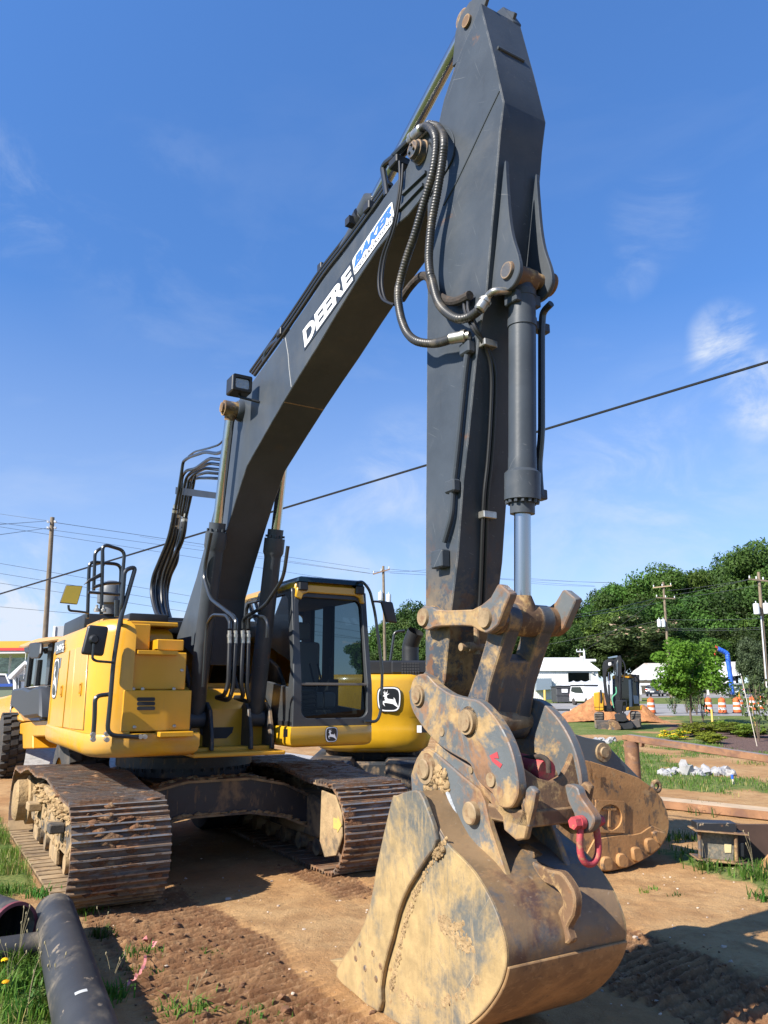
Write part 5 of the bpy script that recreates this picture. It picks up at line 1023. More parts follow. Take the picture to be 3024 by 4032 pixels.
# ---- hoses hanging from boom tip to stick
def ribbed(name, pts, r, parent):
    c = spl(pts, 40); d = [0]
    for i in range(1, len(c)): d.append(d[-1]+(c[i]-c[i-1]).length)
    n = int(d[-1]/.0065); P_ = []; R_ = []
    D = np.array(d); A = np.array([tuple(p) for p in c])
    for i in range(n+1):
        t = d[-1]*i/n; P_.append(tuple(np.interp(t, D, A[:, k]) for k in range(3))); R_.append(r*(1.0 if (i % 3) else .86))
    mb = MB(); mb.tube(P_, R_, 10); return obj(name, mb, M['ribhose'], parent, ang=80)
M['ribhose'] = pm('ribbed hose guard', (.030,.030,.029), .42, layers=[dict(col=(.16,.13,.09), scale=8, lo=.5, hi=.7, w=.6)])
AP = lambda y, *pp: [my('A', y, *p) for p in pp]; BP = lambda y, *pp: [my('B', y, *p) for p in pp]
h1 = AP(-.24,(475,935),(520,915))+AP(-.31,(568,965),(584,1060),(560,1250),(500,1460),(430,1700),(362,1900),(320,2060))+BP(-.32,(310,270),(312,360),(335,480),(380,580),(450,635))+BP(-.28,(560,650),(640,635),(695,615))
ribbed('stick_hose', h1, .030, exc)
h2 = AP(-.20,(545,905),(600,925))+AP(-.28,(640,1010),(630,1160),(592,1400),(552,1620),(532,1850),(540,1980))+BP(-.27,(556,190),(592,330),(650,415),(740,470))+BP(-.24,(830,455),(905,400))
ribbed('stick_hose', h2, .030, exc)
def fitting(a, c, y1, y2, r=.034):
    p, q_ = Vector(my(a[0], y1, *a[1:])), Vector(my(c[0], y2, *c[1:])); mb = MB(); L = (q_-p).length; mb.lathe(p, q_-p, [(-.01,r*.8),(0,r*1.05),(L*.6,r*1.05),(L*.6,r*1.2),(L*.8,r*1.2),(L*.8,r*.8),(L,r*.8)], 14); return obj('hose_fitting', mb, M['steel'], exc)
fitting(('B',690,616),('B',830,590),-.275,-.215); fitting(('A',475,935),('A',390,1020),-.235,-.2); fitting(('A',540,905),('A',440,1030),-.19,-.15); fitting(('B',900,402),('B',955,320),-.24,-.2)
mb = MB(); mb.tube(spl(BP(-.2,(950,330),(975,290),(1020,268))+BP(-.10,(1120,272)), 6), .022, 12); obj('steel_elbow', mb, M['steel'], exc)
rail('boom_pipe', AP(-.19,(400,1010),(275,1135)), .026, exc, 'rail'); rail('boom_pipe', AP(-.13,(440,1030),(345,1120)), .026, exc, 'rail')
c_ = Vector(my('A', -.2, 290, 1180)); mb = MB(); mb.box(c_.x-.06, c_.x+.06, -.23, -.06, c_.z-.035, c_.z+.035); obj('pipe_clamp', mb, M['black'], exc, bevel=.008)
rail('thin_hose', [my('N', -.25, *p) for p in ((1240,250),(1238,450),(1190,720),(1112,950),(1088,1130),(1115,1245),(1200,1290))], .010, exc, 'rubber'); rail('thin_hose', [my('N', -.24, *p) for p in ((1265,270),(1250,470),(1205,730),(1135,950),(1112,1130),(1140,1255),(1205,1288))], .010, exc, 'rubber')
mb = MB(); mb.tube(spl(BP(-.10,(335,330),(380,260),(440,190))+BP(-.18,(490,158),(535,180))+BP(-.22,(555,250),(600,305),(690,345),(760,335),(830,300)), 8), .030, 10); obj('hose_sleeve', mb, M['sleeve'], exc)
st_p = BP(-.205,(822,600),(815,700),(790,900),(740,1400),(707,1700),(692,1900),(640,2090)); rail('stick_pipe', st_p, .021, stick, 'paint')
for q_ in ((815,690),(708,1690)):
    p = Vector(my('B', -.2, *q_)); mb = MB(); mb.box(p.x-.05, p.x+.05, -.235, -.176, p.z-.04, p.z+.04); o_ = obj('pipe_clamp', mb, M['paint'], stick, bevel=.01)
p = Vector(my('C', -.2, 395, 165)); mb = MB(); mb.box(p.x-.06, p.x+.06, -.24, -.176, p.z-.06, p.z+.05); mb.lathe((p.x-.06, -.21, p.z-.02), (-1,0,0), [(0,.018),(.03,.018)], 8); obj('valve_block', mb, M['paint'], stick, bevel=.01)
fA = Vector((*prof('B', -SY, (905,520))[0], 0)); fB = Vector((*prof('B', -SY, (740,2200))[0], 0)); fn = Vector((fA.y-fB.y, 0, fB.x-fA.x)).normalized(); fn = fn if fn.x > 0 else -fn
def front_hit(r, x, y, off):                              # where the pixel's ray meets the sloping front plate of the stick
    o_ = Vector(tom(C0)); d = Vector(tom(C0+ray(r, x, y)))-o_; p_ = Vector((fA.x, 0, fA.y))+fn*off; return tuple(o_+d*((p_-o_).dot(fn)/d.dot(fn)))
for dx in (0, 26):
    pts_ = BP(-.215,(800+dx,280),(790+dx,400),(846+dx*.8,530))+[front_hit(*k, .016) for k in (('B',915+dx*.5,628),('B',968+dx*.6,745),('B',988+dx,900),('B',980+dx,1200),('B',960+dx,1500),('B',936+dx,1720),('B',926+dx,1900),('C',660+dx,60),('C',652+dx,300),('C',640+dx,500),('C',612+dx*.5,640))]
    rail('stick_hose_thin', pts_, .012, stick, 'rubber')
for q_ in (('B',950,655),('B',945,1897)):
    p = Vector(front_hit(*q_, .012)); mb = MB(); mb.box(p.x-.025, p.x+.035, p.y-.04, p.y+.06, p.z-.022, p.z+.022); obj('hose_clamp', mb, M['steel'], stick, bevel=.004)
mb = MB(); p = Vector(my('C', -.05, 600, 745)); mb.lathe((p.x, -.14, p.z), (0,1,0), [(0,.024),(.05,.024),(.05,.032),(.09,.032),(.09,.024),(.2,.024)], 12); mb.lathe(p+Vector((0,.03,0)), (0,0,1), [(-.04,.02),(.12,.016)], 10); obj('tee_fitting', mb, M['pin'], stick)
# ================================================================== THINGS AROUND THE EXCAVATOR
def shift(mb, loc): mb.v = [(a-loc[0], b_-loc[1], c-loc[2]) for a, b_, c in mb.v]; return mb
def onplane(r, x, y, p0, n):
    d = ray(r, x, y); n = np.array(n, float); t = ((np.array(p0)-C0)@n)/(d@n); return tuple(C0+t*d)
def slab(mb, pts, n, th, mi=0):                           # 3-D outline given thickness along n
    n = Vector(n).normalized()*th; k = len(pts); P_ = [Vector(p) for p in pts]
    return mb.add(P_+[p+n for p in P_], [tuple(range(k)), tuple(range(2*k-1, k-1, -1))]+[(i, i+k, (i+1) % k+k, (i+1) % k) for i in range(k)], mi)
# ---- second bucket standing behind the first
p0 = np.array(gnd('K', 480, 1085)); dr = np.array([.90, .436, 0]); nb = np.array([.436, -.90, 0])
M['brownsteel'] = pm('brown rusted bucket steel', (.36,.185,.068), .75, layers=[dict(col=(.46,.27,.11), scale=1.6, lo=.45, hi=.7, w=.7), dict(col=(.07,.055,.045), scale=9, st=(1,1,.6), lo=.53, hi=.62, w=.75, rough=.5), dict(col=(.42,.28,.14), scale=4, lo=.60, hi=.72, w=.7)], scratch=((.40,.26,.12), .7), bump=(30,.35,.01), var=.2)
b2 = thing('loose_bucket', 'rust brown excavator bucket resting on the clay behind the grey bucket', 'bucket', tuple(p0))
KP = lambda off, *pp: [onplane('K', x, y, p0-nb*off, nb) for x, y in pp]
def bpart(name, pts, off, th, mat_, parent=None, bevel=.006):
    mb = MB(); slab(mb, KP(off, *pts), tuple(-nb), th); shift(mb, p0); return obj(name, mb, mat_, parent or b2, bevel=bevel)
out2 = [(100,300),(240,262),(330,276),(500,330),(680,396),(790,472),(860,560),(898,655),(910,740),(895,830),(840,920),(780,965),(720,1000),(600,1058),(480,1085),(300,1085),(120,1040),(70,700)]
sh2 = bpart('side_plate', out2, 0, .03, M['brownsteel'])
bpart('wrapper', [(x+(505-x)*.012, y+(680-y)*.012) for x, y in out2], .032, .95, M['brownsteel'])
bpart('far_side_plate', out2, .985, .03, M['brownsteel'])
bpart('edge_band', [(578,815),(640,818),(700,806),(745,775),(785,750),(840,775),(892,802),(895,832),(840,922),(780,967),(720,1002),(600,1060),(480,1086),(360,1086),(300,960),(360,850)], -.018, .02, M['brownsteel'])
for pts_ in ([(418,1010),(432,982),(475,980),(497,1000),(497,1070),(480,1088),(430,1088),(415,1060)], [(530,985),(545,957),(580,955),(612,985),(615,1040),(600,1064),(555,1066),(535,1040)], [(640,925),(660,908),(700,912),(725,960),(732,1000),(680,1027),(650,1005)], [(738,880),(745,850),(790,840),(835,880),(850,910),(775,968),(750,940)], [(792,800),(825,785),(880,800),(893,825),(850,905),(820,880)]):
    bpart('edge_shroud', pts_, -.055, .06, M['brownsteel'], bevel=.014)
mb = MB(); o_, i_ = [KP(-.016, *rr) for rr in loopfit([(366,562),(580,572),(578,803),(362,800)], [(470+88*math.cos(a)*1.0, 690+98*math.sin(a)) for a in np.linspace(0, 2*math.pi, 24, endpoint=False)])]
ring(mb, range(len(o_)), range(len(o_)), lambda *a: None, lambda *a: None) if False else None
n_ = len(o_); nv = Vector(tuple(nb)); vs_ = [Vector(p) for p in o_]+[Vector(p) for p in i_]; mb.add([v-nv*.015 for v in vs_]+[v+nv*.008 for v in vs_], sum([[(i, (i+1) % n_, n_+(i+1) % n_, n_+i), (2*n_+i, 3*n_+i, 3*n_+(i+1) % n_, 2*n_+(i+1) % n_), (i, 2*n_+i, 2*n_+(i+1) % n_, (i+1) % n_), (n_+i, n_+(i+1) % n_, 3*n_+(i+1) % n_, 3*n_+i)] for i in range(n_)], []))
emb2 = obj('maker_plate', shift(mb, p0), M['brownsteel'], b2)
for pts_ in ([(462,615),(478,615),(478,760),(462,760)], [(420,620),(520,622),(520,640),(420,638)]): bpart('maker_mark', pts_, -.014, .016, M['brownsteel'], bevel=.002)
q = KP(-.012, (338,408),(398,400),(396,322),(338,330)); V_, F_ = text_geo('R', .06); qm = quadmap(*q); mb = MB(); k_ = len(V_)
mb.add([qm(u, v, 0) for u, v in V_], F_); mb.v = [tuple(Vector(v)+nv*.012) for v in mb.v]; obj('raised_letter', shift(mb, p0), M['brownsteel'], b2, smooth=False)
ear2 = bpart('mounting_ear', [(120,60),(200,72),(290,100),(370,115),(432,125),(485,190),(560,268),(690,398),(500,360),(330,300),(120,280)], .12, .05, pm('slate grey ear', (.075,.09,.105), .45, layers=[dict(col=RUST, scale=5, lo=.6, hi=.7, w=.7)], scratch=((.25,.27,.3), .4)))
bpart('mounting_ear', [(120,60),(200,72),(290,100),(370,115),(432,125),(485,190),(560,268),(690,398),(500,360),(330,300),(120,280)], .62, .05, M['wornpaint'])
c_ = Vector(onplane('K', 425, 210, p0-nb*.10, nb)); mb = MB(); mb.lathe(c_+nv*.03, -nv, [(0,0),(0,.052),(.01,.058),(.02,.058),(.02,.10),(.03,.10),(.7,.06)], 24); obj('ear_pin', shift(mb, p0), M['pin'], b2)
mb = MB(); cc = Vector(onplane('K', 812, 462, p0-nb*.5, nb)); u_ = Vector(tuple(dr)); mb.tube([cc+u_*.055*math.cos(a)+Vector((0,0,.055*math.sin(a))) for a in np.linspace(0, 2*math.pi, 20, endpoint=False)], .026, 10, closed=True); obj('lifting_ring', shift(mb, p0), M['rustmud'], b2)
# ---- trench shield frame: two rusty steel members
M['rustbeam'] = pm('flaking rust beam', (.25,.125,.06), .8, layers=[dict(col=(.15,.075,.05), scale=3, lo=.48, hi=.62, w=.8), dict(col=(.45,.26,.14), scale=6, lo=.6, hi=.72, w=.6), dict(col=(.12,.11,.11), scale=2, st=(.4,.4,3), lo=.58, hi=.7, w=.5)], bump=(35,.4,.01), var=.25)
M['rusttop'] = pm('grey weathered top', (.20,.17,.16), .7, layers=[dict(col=(.34,.18,.09), scale=5, lo=.55, hi=.68, w=.7)], var=.2)
q0_ = np.array(gnd('K', 905, 640)); q1_ = np.array(gnd('K', 1636, 722)); dv = (q1_-q0_)/np.linalg.norm(q1_-q0_); nv2 = np.array([dv[1], -dv[0], 0]); nv2 = nv2 if nv2[1] < 0 else -nv2
def FP(r, x, y, off=0): return np.array(onplane(r, x, y, q0_-nv2*off, nv2))
def beam(name, label, a, c, h, w, mats, cat='beam', zlift=0):
    base = np.array([a[0], a[1], 0]); t = thing(name, label, cat, tuple(base)); d = (c-a); n = nv2
    mb = MB(); A = Vector(a-base); B_ = Vector(c-base); N_ = Vector(tuple(-n)); up = Vector((0,0,1))
    vs = []
    for P_ in (A, B_): vs += [P_, P_+N_*w, P_+N_*w+up*h, P_+up*h]
    mb.add(vs, [(0,1,5,4),(1,2,6,5),(3,0,4,7),(0,3,2,1),(4,5,6,7)], 0); mb.add(vs, [(2,3,7,6)], 1)
    obj('web', mb, mats, t, bevel=.008); return t, base
a_ = FP('K', 596, 128); e_ = FP('K', 1636, 288); e_ = a_+(e_-a_)*2.2
ub_, base_ = beam('rusty_frame', 'rusty square steel beam raised on a round post behind the brown bucket', a_, e_, .105, .16, [M['rustbeam'], M['rusttop']])
mb = MB(); c_ = Vector(FP('K', 645, 380, .08)); mb.lathe((c_.x, c_.y, -.02), (0,0,1), [(0,.12),(float(a_[2])+.02,.12)], 20); obj('post', shift(mb, base_), M['rustbeam'], ub_)
mb = MB(); far_p = Vector(tuple(a_+(e_-a_)*.93-nv2*.08)); mb.lathe((far_p.x, far_p.y, -.02), (0,0,1), [(0,.12),(far_p.z+.02,.12)], 20); obj('post', shift(mb, base_), M['rustbeam'], ub_)
mb = MB(); o_ = FP('K', 560, 108); slab(mb, [FP('K', *k) for k in ((556,82),(600,88),(600,124),(556,116))], tuple(-nv2), .14); obj('end_socket', shift(mb, base_), M['rustbeam'], ub_, bevel=.01)
mb = MB(); slab(mb, [FP('K', *k) for k in ((690,140),(706,142),(706,172),(690,172))], tuple(-nv2), .1); obj('hinge_lug', shift(mb, base_), M['rustbeam'], ub_, bevel=.008)
a_ = FP('K', 700, 596); e_ = FP('K', 1636, 712); a_[2] = max(a_[2], .01); e_ = a_+(e_-a_)*2.0; e_[2] = .02; a_[2] = .02
M['sandtop'] = pm('sandy plank top', (.46,.34,.22), .9, layers=[dict(col=(.28,.19,.12), scale=2, st=(1,1,1), lo=.5, hi=.65, w=.7)], var=.15)
lb_, base_ = beam('rusty_floor_beam', 'long rusty beam lying on the ground with sand on its top', a_, e_, .12, .42, [M['rustbeam'], M['sandtop']])
# ---- black shoring bracket at the right edge
k0 = np.array(gnd('K', 1120, 1052)); kd = np.array([.995, -.1, 0]); kn = np.array([.1, .995, 0])
bx_ = thing('shoring_bracket', 'black steel shoring bracket with two worn rods and a yellow label', 'bracket', tuple(k0))
M['blackworn'] = pm('chipped black steel', (.014,.015,.018), .5, layers=[dict(col=(.40,.30,.19), scale=9, lo=.64, hi=.70, w=.9), dict(col=(.16,.08,.04), scale=6, lo=.6, hi=.68, w=.8)], var=.2, bump=(30,.2))
def kp(off, *pp): return [onplane('K', x, y, k0+kn*off, kn) for x, y in pp]
def kpart(name, pts, off, th, mat_, bevel=.006): mb = MB(); slab(mb, kp(off, *pts), tuple(kn), th); return obj(name, shift(mb, k0), mat_, bx_, bevel=bevel)
kpart('top_channel', [(1112,728),(1408,735),(1406,805),(1114,785)], 0, .22, M['blackworn'])
kpart('flange', [(1102,785),(1500,818),(1498,830),(1102,798)], -.06, .32, M['rustmud']); kpart('flange', [(1118,996),(1525,1040),(1522,1054),(1118,1010)], -.06, .32, M['rustmud'])
kpart('panel', [(1150,800),(1390,815),(1385,1015),(1155,1000)], .06, .03, pm('speckled panel', (.16,.15,.12), .7, layers=[dict(col=(.30,.23,.15), scale=30, lo=.5, hi=.6, w=.7)], var=.3, vscale=30))
kpart('label', [(1314,882),(1368,886),(1366,952),(1318,952)], .052, .004, pm('faded yellow label', (.62,.52,.28), .7)); kpart('side_tab', [(1420,876),(1460,880),(1464,985),(1424,978)], .02, .02, M['blackworn'])
for x0_, x1_ in ((1130,1138), (1398,1406)):
    A = Vector(kp(-.0, (x0_,800))[0]); B_ = Vector(kp(-.0, (x1_,1012))[0]); mb = MB(); mb.cyl(A, B_, .020, 14); obj('rod', shift(mb, k0), M['rustmud'], bx_)
kpart('back_plate', [(1400,740),(1700,740),(1700,1000),(1420,1030)], .24, .03, pm('dark rusty plate', (.05,.026,.018), .8, var=.3))
kpart('foot', [(1250,1040),(1450,1052),(1440,1120),(1390,1085),(1255,1080)], .1, .12, M['rustbeam'])
r0 = np.array(gnd('K', 1600, 1120)); mb = MB(); slab(mb, [onplane('K', x, y, r0, kn) for x, y in ((1568,1112),(1575,1070),(1600,1010),(1650,955),(1720,940),(1720,1130))], tuple(kn), .03); tag(obj('steel_offcut', shift(mb, r0), M['brownsteel'], bevel=.006), 'curved rusty steel plate edge beside the black shoring bracket', 'steel plate'); bpy.data.objects['steel_offcut'].location = tuple(r0)
# ---- pipes in the grass
def pipe(name, label, a, c, r, mat_, wall=.016, rim=None):
    a, c = Vector(a), Vector(c); t = thing(name, label, 'pipe', (a.x, a.y, 0), 0, 'pipes lying in the grass'); d = (c-a); L = d.length; mb = MB()
    mb.lathe((0, 0, a.z), d, [(0,r-wall),(0,r),(L,r),(L,r-wall)], 40, caps=False); mb.lathe((0, 0, a.z), d, [(0,r-wall),(L,r-wall)], 40, caps=False); obj('wall', mb, mat_, t, recalc=False)
    if rim: mb = MB(); mb.lathe((0, 0, a.z), d, [(-.003,r-wall-.002),(-.003,r+.004),(.03,r+.004)], 40, caps=False); obj('rim', mb, rim, t)
    return t
M['pipeblack'] = pm('dull black pipe', (.026,.027,.030), .6, layers=[dict(col=(.30,.24,.16), scale=2.2, st=(1,.45,1), lo=.50, hi=.72, w=.8, rough=.9), dict(col=(.28,.22,.15), scale=12, st=(1,.5,1), lo=.62, hi=.68, w=.7)], bump=(20,.08), var=.2)
pe = gnd('L', 445, 615, .15); pn = gnd('L', 700, 1560, .15); d_ = Vector(pn)-Vector(pe); pt = pipe('drain_pipe', 'long black plastic pipe with a white sticker running beside the track marks', pe, Vector(pe)+d_*1.5, .145, M['pipeblack'])
mb = MB(); mb.lathe((0,0,.15), -d_, [(-.01,.146),(.012,.142),(.022,.12),(.024,0)], 32, caps=False); obj('end_cap', mb, M['pipeblack'], pt)
# sticker on the pipe
A = Vector(pe); dn = d_.normalized(); tpos = (Vector(gnd('L', 745, 1280, .27))-A).dot(dn); sdv = dn.cross(Vector((0,0,1))); mb = MB(); rows = []
for i in range(9):
    an = rad(68+i*3); o_ = (sdv*math.cos(an)+Vector((0,0,1))*math.sin(an))*.1465; rows.append([Vector((0,0,.15))+dn*(tpos+k)+o_ for k in (-.02, .02)])
mb.add([v for r_ in rows for v in r_], [(2*i, 2*i+1, 2*i+3, 2*i+2) for i in range(8)]); obj('sticker', mb, pm('silver sticker', (.45,.46,.45), .5), pt, recalc=False)
pb_ = Vector(gnd('L', 118, 735, .17)); pipe('drain_pipe', 'open ended dark pipe with a maroon rim next to the long pipe', pb_, pb_+Vector((-2.6, 2.1, 0)), .165, M['pipeblack'], .018, pm('maroon rim', (.16,.035,.045), .6))
pc0 = Vector(gnd('L', 352, 868, .09)); pc1 = Vector(gnd('L', -30, 925, .09)); pipe('drain_pipe', 'short thin black pipe crossing between the two larger pipes', pc0, pc0+(pc1-pc0)*2.6, .085, M['pipeblack'])
# ---- marking tape
tp = [Vector(gnd('L', *k, z)) for *k, z in ((1185,990,.03),(1180,1040,.05),(1150,1110,.04),(1105,1165,.05),(1060,1205,.02),(1010,1245,.03),(965,1275,.01))]; cv = spl(tp, 5); mb = MB(); w_ = .009
vs_ = []
for i, p in enumerate(cv):
    t_ = (cv[min(i+1, len(cv)-1)]-cv[max(i-1, 0)]).normalized(); s_v = t_.cross(Vector((0, .35*math.sin(i*.7), 1))).normalized(); vs_ += [p+s_v*w_+Vector((0,0,max(0, ground_z(p.x, p.y))+.016+.010*math.sin(i))), p-s_v*w_+Vector((0,0,max(0, ground_z(p.x, p.y))+.014))]
mb.add(vs_, [(2*i, 2*i+1, 2*i+3, 2*i+2) for i in range(len(cv)-1)])
rs = np.random.default_rng(2)
for k in range(7):
    p = Vector(gnd('L', 1170+rs.uniform(0, 100), 830+rs.uniform(0, 60), .04)); a = rs.uniform(0, 6); q_ = [p+Vector((math.cos(a+j*1.57+rs.uniform(-.3,.3))*.024, math.sin(a+j*1.57)*.018, rs.uniform(-.02, .05))) for j in range(4)]; mb.add(q_, [(0,1,2,3)])
tag(obj('marking_tape', shift(mb, tp[0]), pm('pink flagging tape', (.50,.17,.16), .6, var=.4, vscale=20), recalc=False), 'strip of torn pink marking tape on the soil beside the long pipe', 'tape').location = tuple(tp[0])
# ================================================================== OTHER MACHINES
# ---- wheel loader parked beyond the right-hand track
OL = np.array([-5.63, 12.75, 0]); lz = math.atan2(MF[1], MF[0])
ld = thing('wheel_loader', 'yellow wheel loader with dark cab parked behind the excavator', 'loader', tuple(OL), lz)
def lm(r, y, x_, y_): d = ray(r, x_, y_); t = ((OL+ML*y-C0)@ML)/(d@ML); p = C0+t*d-OL; return (float(p@MF), float(p@ML), float(p[2]))
def lpart(name, pts, y0, y1, mat_, parent=None, bevel=.02, r='R'): mb = MB(); mb.prism([(p[0], p[2]) for p in (lm(r, y0, *q) for q in pts)], y0, y1); return obj(name, mb, mat_, parent or ld, bevel=bevel)
def wheel(parent, x, y, z, r, w, side, blocks=True, rimr=.5):
    mb = MB(); s = side
    mb.lathe((x, y, z), (0, s, 0), [(0,r*rimr),(.0,r*.80),(-.03*0+.04,r*.93),(.09,r*.97),(w-.09,r*.97),(w-.04,r*.93),(w,r*.8),(w,r*rimr)], 40, caps=False)
    wh = obj('wheel', mb, M['tyre'], parent)
    if blocks:
        mb = MB(); nb_ = 22
        for k in range(nb_):
            for row in range(3):
                a = 2*math.pi*(k+(.5 if row == 1 else 0))/nb_; da = 2*math.pi/nb_*.40; y0 = y+s*(w*(.06+row*.305)); y1 = y0+s*w*.275
                vs = []
                for rr_, sh in ((r*.94, 1.0), (r*1.03, .86)):
                    for yy, aa in ((y0, a-da*sh), (y1, a-da*sh*.6), (y1, a+da*sh), (y0, a+da*sh*.6)): vs.append((x+rr_*math.cos(aa), yy, z+rr_*math.sin(aa)))
                mb.add(vs, [(4,5,6,7),(0,1,5,4),(1,2,6,5),(2,3,7,6),(3,0,4,7)])
        obj('tread', mb, M['tyre'], wh)
    mb = MB(); mb.lathe((x, y+s*.02, z), (0, s, 0), [(0,r*(rimr+.04)),(.01,r*(rimr+.05)),(.02,r*rimr),(.16,r*(rimr-.06)),(.16,0)], 32, caps=False); obj('rim', mb, M['yellow'], wh)
    return wh
p1 = lm('O', 0, -70, 470); p2 = lm('W', 0, 480, 2090)
for (px, side_) in ((p1[0]-.15, 1), (p2[0], 1)):
    wheel(ld, px, 0, .66, .68, .52, 1); wheel(ld, px, 2.3, .66, .68, .52, -1, False)
lpart('chassis', [(40,1290),(540,1215),(700,1230),(700,1420),(405,1420),(405,1575),(285,1578),(280,1400),(70,1362)], .35, 1.9, M['yellow2'])
lpart('hood', [(-260,1010),(-60,945),(60,920),(142,900),(132,1040),(195,1112),(270,1232),(60,1292),(-260,1330)], .30, 1.9, M['yellow'], bevel=.05)
lpart('side_tank', [(150,832),(270,816),(350,846),(420,806),(485,806),(492,1205),(460,1168),(285,1190),(125,1040)], .12, .5, pm('slate plastic', (.028,.032,.037), .5), bevel=.04)
lc = lpart('cab', [(300,820),(560,790),(548,1212),(490,1215),(480,800)], .42, 1.7, M['cabgrey'])
lpart('door_panel', [(488,812),(572,795),(546,1210),(484,1216)], .38, .42, M['labelgrey'], lc)
for pts_ in ([(352,330),(378,325),(322,800),(296,812)], [(452,470),(470,465),(435,790),(410,795)], [(600,270),(655,245),(590,780),(560,785)]): lpart('pillar', pts_, .38, .48, M['cabgrey'], lc, .01)
lpart('window', [(372,340),(462,335),(418,800),(318,806)], .43, .435, M['glassdark'], lc, 0); lpart('window', [(470,330),(612,300),(580,768),(438,778)], .43, .435, M['glassdark'], lc, 0)
lpart('rear_window', [(372,340),(612,300),(580,768),(318,806)], 1.6, 1.61, M['glassdark'], lc, 0)
lpart('roof', [(214,312),(250,280),(450,206),(560,188),(692,178),(840,180),(840,215),(660,235),(600,244),(480,262),(300,314)], .25, 1.95, M['yellow'], lc, .03)
lpart('mirror', [(362,262),(430,250),(500,255),(492,400),(465,452),(375,452),(356,400)], .16, .22, M['black'], lc, .02)
lpart('work_lamp', [(290,318),(350,310),(352,380),(310,388)], .2, .3, M['black'], lc, .02); lpart('exhaust', [(240,655),(295,650),(300,740),(242,735)], .5, .7, M['black'], lc, .02)
q_ = [lm('R', .28, *k) for k in ((108,1140),(205,1130),(205,965),(112,970))]; zc = (q_[0][2]+q_[2][2])/2; xc = q_[0][0]; emblem(quadmap((xc,.296,zc-.17),(xc+.34,.296,zc-.17),(xc+.34,.296,zc+.17),(xc,.296,zc+.17)), ld)
for i, ch in enumerate('17773'):
    a = lm('R', .375, 322-i*5.5, 420+i*62); lettering('lettering', ch, quadmap((a[0]-.03,.372,a[2]-.06),(a[0]+.04,.372,a[2]-.06),(a[0]+.04,.372,a[2]+.06),(a[0]-.03,.372,a[2]+.06)), M['white'], lc, bold=.03)
# ---- second excavator, its counterweight towards us
YS = 14.0; s0 = np.array(at('T', 1230, 1600, YS)); s0[2] = 0; s0[1] = YS
e2 = thing('parked_excavator', 'golden yellow excavator with a large deer emblem on its counterweight', 'excavator', tuple(s0))
xl = at('T', 560, 1500, YS)[0]-s0[0]; xr = at('C', 345, 1200, YS)[0]-s0[0]; zb_ = at('T', 1200, 1590, YS)[2]; zt_ = at('T', 1300, 895, YS)[2]
plan3 = ccw([(xl+.25,2.6),(xl,2.2),(xl+.02,1.0),(xl+.14,.55),(xl+.40,.22),(xl+.75,.06),(0.1,0),(xr-.45,.02),(xr-.18,.12),(xr-.04,.35),(xr,.8),(xr,2.2),(xr-.2,2.6)])
mb = MB(); mb.stack(plan3, [(zb_,.30),(zb_+.03,.16),(zb_+.10,.06),(zb_+.25,.01),(zb_+.42,0),(zb_+.62,.03),(zb_+.68,.0),(zt_-.12,0),(zt_-.03,.02),(zt_,.07)]); cw = obj('counterweight', mb, M['goldyellow'], e2, ang=50)
q_ = at('T', 1286, 1113, YS); xc, zc = q_[0]-s0[0], q_[2]; hw_ = .5*(at('T', 1392, 1113, YS)[0]-at('T', 1180, 1113, YS)[0]); emblem(quadmap((xc-hw_,-.02,zc-hw_*1.02),(xc+hw_,-.02,zc-hw_*1.02),(xc+hw_,-.02,zc+hw_*1.02),(xc-hw_,-.02,zc+hw_*1.02)), cw, d=.004)
q_ = at('T', 1560, 1372, YS); mb = MB(); mb.box(q_[0]-s0[0]-.06, q_[0]-s0[0]+.02, -.012, -.004, q_[2]-.06, q_[2]+.06); obj('warning_label', mb, M['white'], cw); mb = MB(); mb.box(q_[0]-s0[0]+.022, q_[0]-s0[0]+.16, -.012, -.004, q_[2]-.06, q_[2]+.06); obj('warning_label', mb, M['decalblack'], cw)
mb = MB(); zh = at('T', 1400, 770, YS)[2]; mb.box(xl+1.0, xr-.05, .25, 2.3, zt_, zh); mb.box(xl+1.5, xr-.1, .12, .3, zt_+.01, zh-.01); hd2 = obj('engine_hood', mb, M['black'], e2, bevel=.03)
q_ = at('T', 1480, 840, YS); mb = MB()
for i in range(7):
    for j in range(5): mb.box(q_[0]-s0[0]-.17+i*.048, q_[0]-s0[0]-.17+i*.048+.034, .112, .119, q_[2]-.13+j*.048, q_[2]-.13+j*.048+.034)
stuff(obj('grille_mesh', mb, M['interior'], hd2))
q_ = at('T', 1485, 760, YS); xe = q_[0]-s0[0]; mb = MB(); mb.tube(spl([(xe,.7,zh-.05),(xe,.7,zh+.25),(xe+.03,.66,zh+.38),(xe+.10,.58,zh+.55)], 5), [.16 if k < 6 else .155 for k in range(16)], 20, caps=False); obj('exhaust_stack', mb, pm('exhaust black', (.012,.013,.014), .5), e2, recalc=False)
brail('handrail', [(xe-.38,.7,zh),(xe-.30,.7,zh+.55),(xe-.10,.7,zh+.57)], .025, e2); 
mb = MB(); mb.box(xl+.3, xr-.3, .7, 2.4, .55, zb_+.05); mb.box(xl+.05, xl+.85, -.5, 3.6, .02, .68); mb.box(xr-.85, xr-.05, -.5, 3.6, .02, .68); mb.box(xl+.8, xr-.8, .2, 3.0, .15, .6); obj('undercarriage', mb, M['beam'], e2, bevel=.05)
mb = MB(); mb.box(-.6, .5, 2.4, 3.8, 1.1, 2.1); obj('house', mb, M['goldyellow'], e2, bevel=.08)
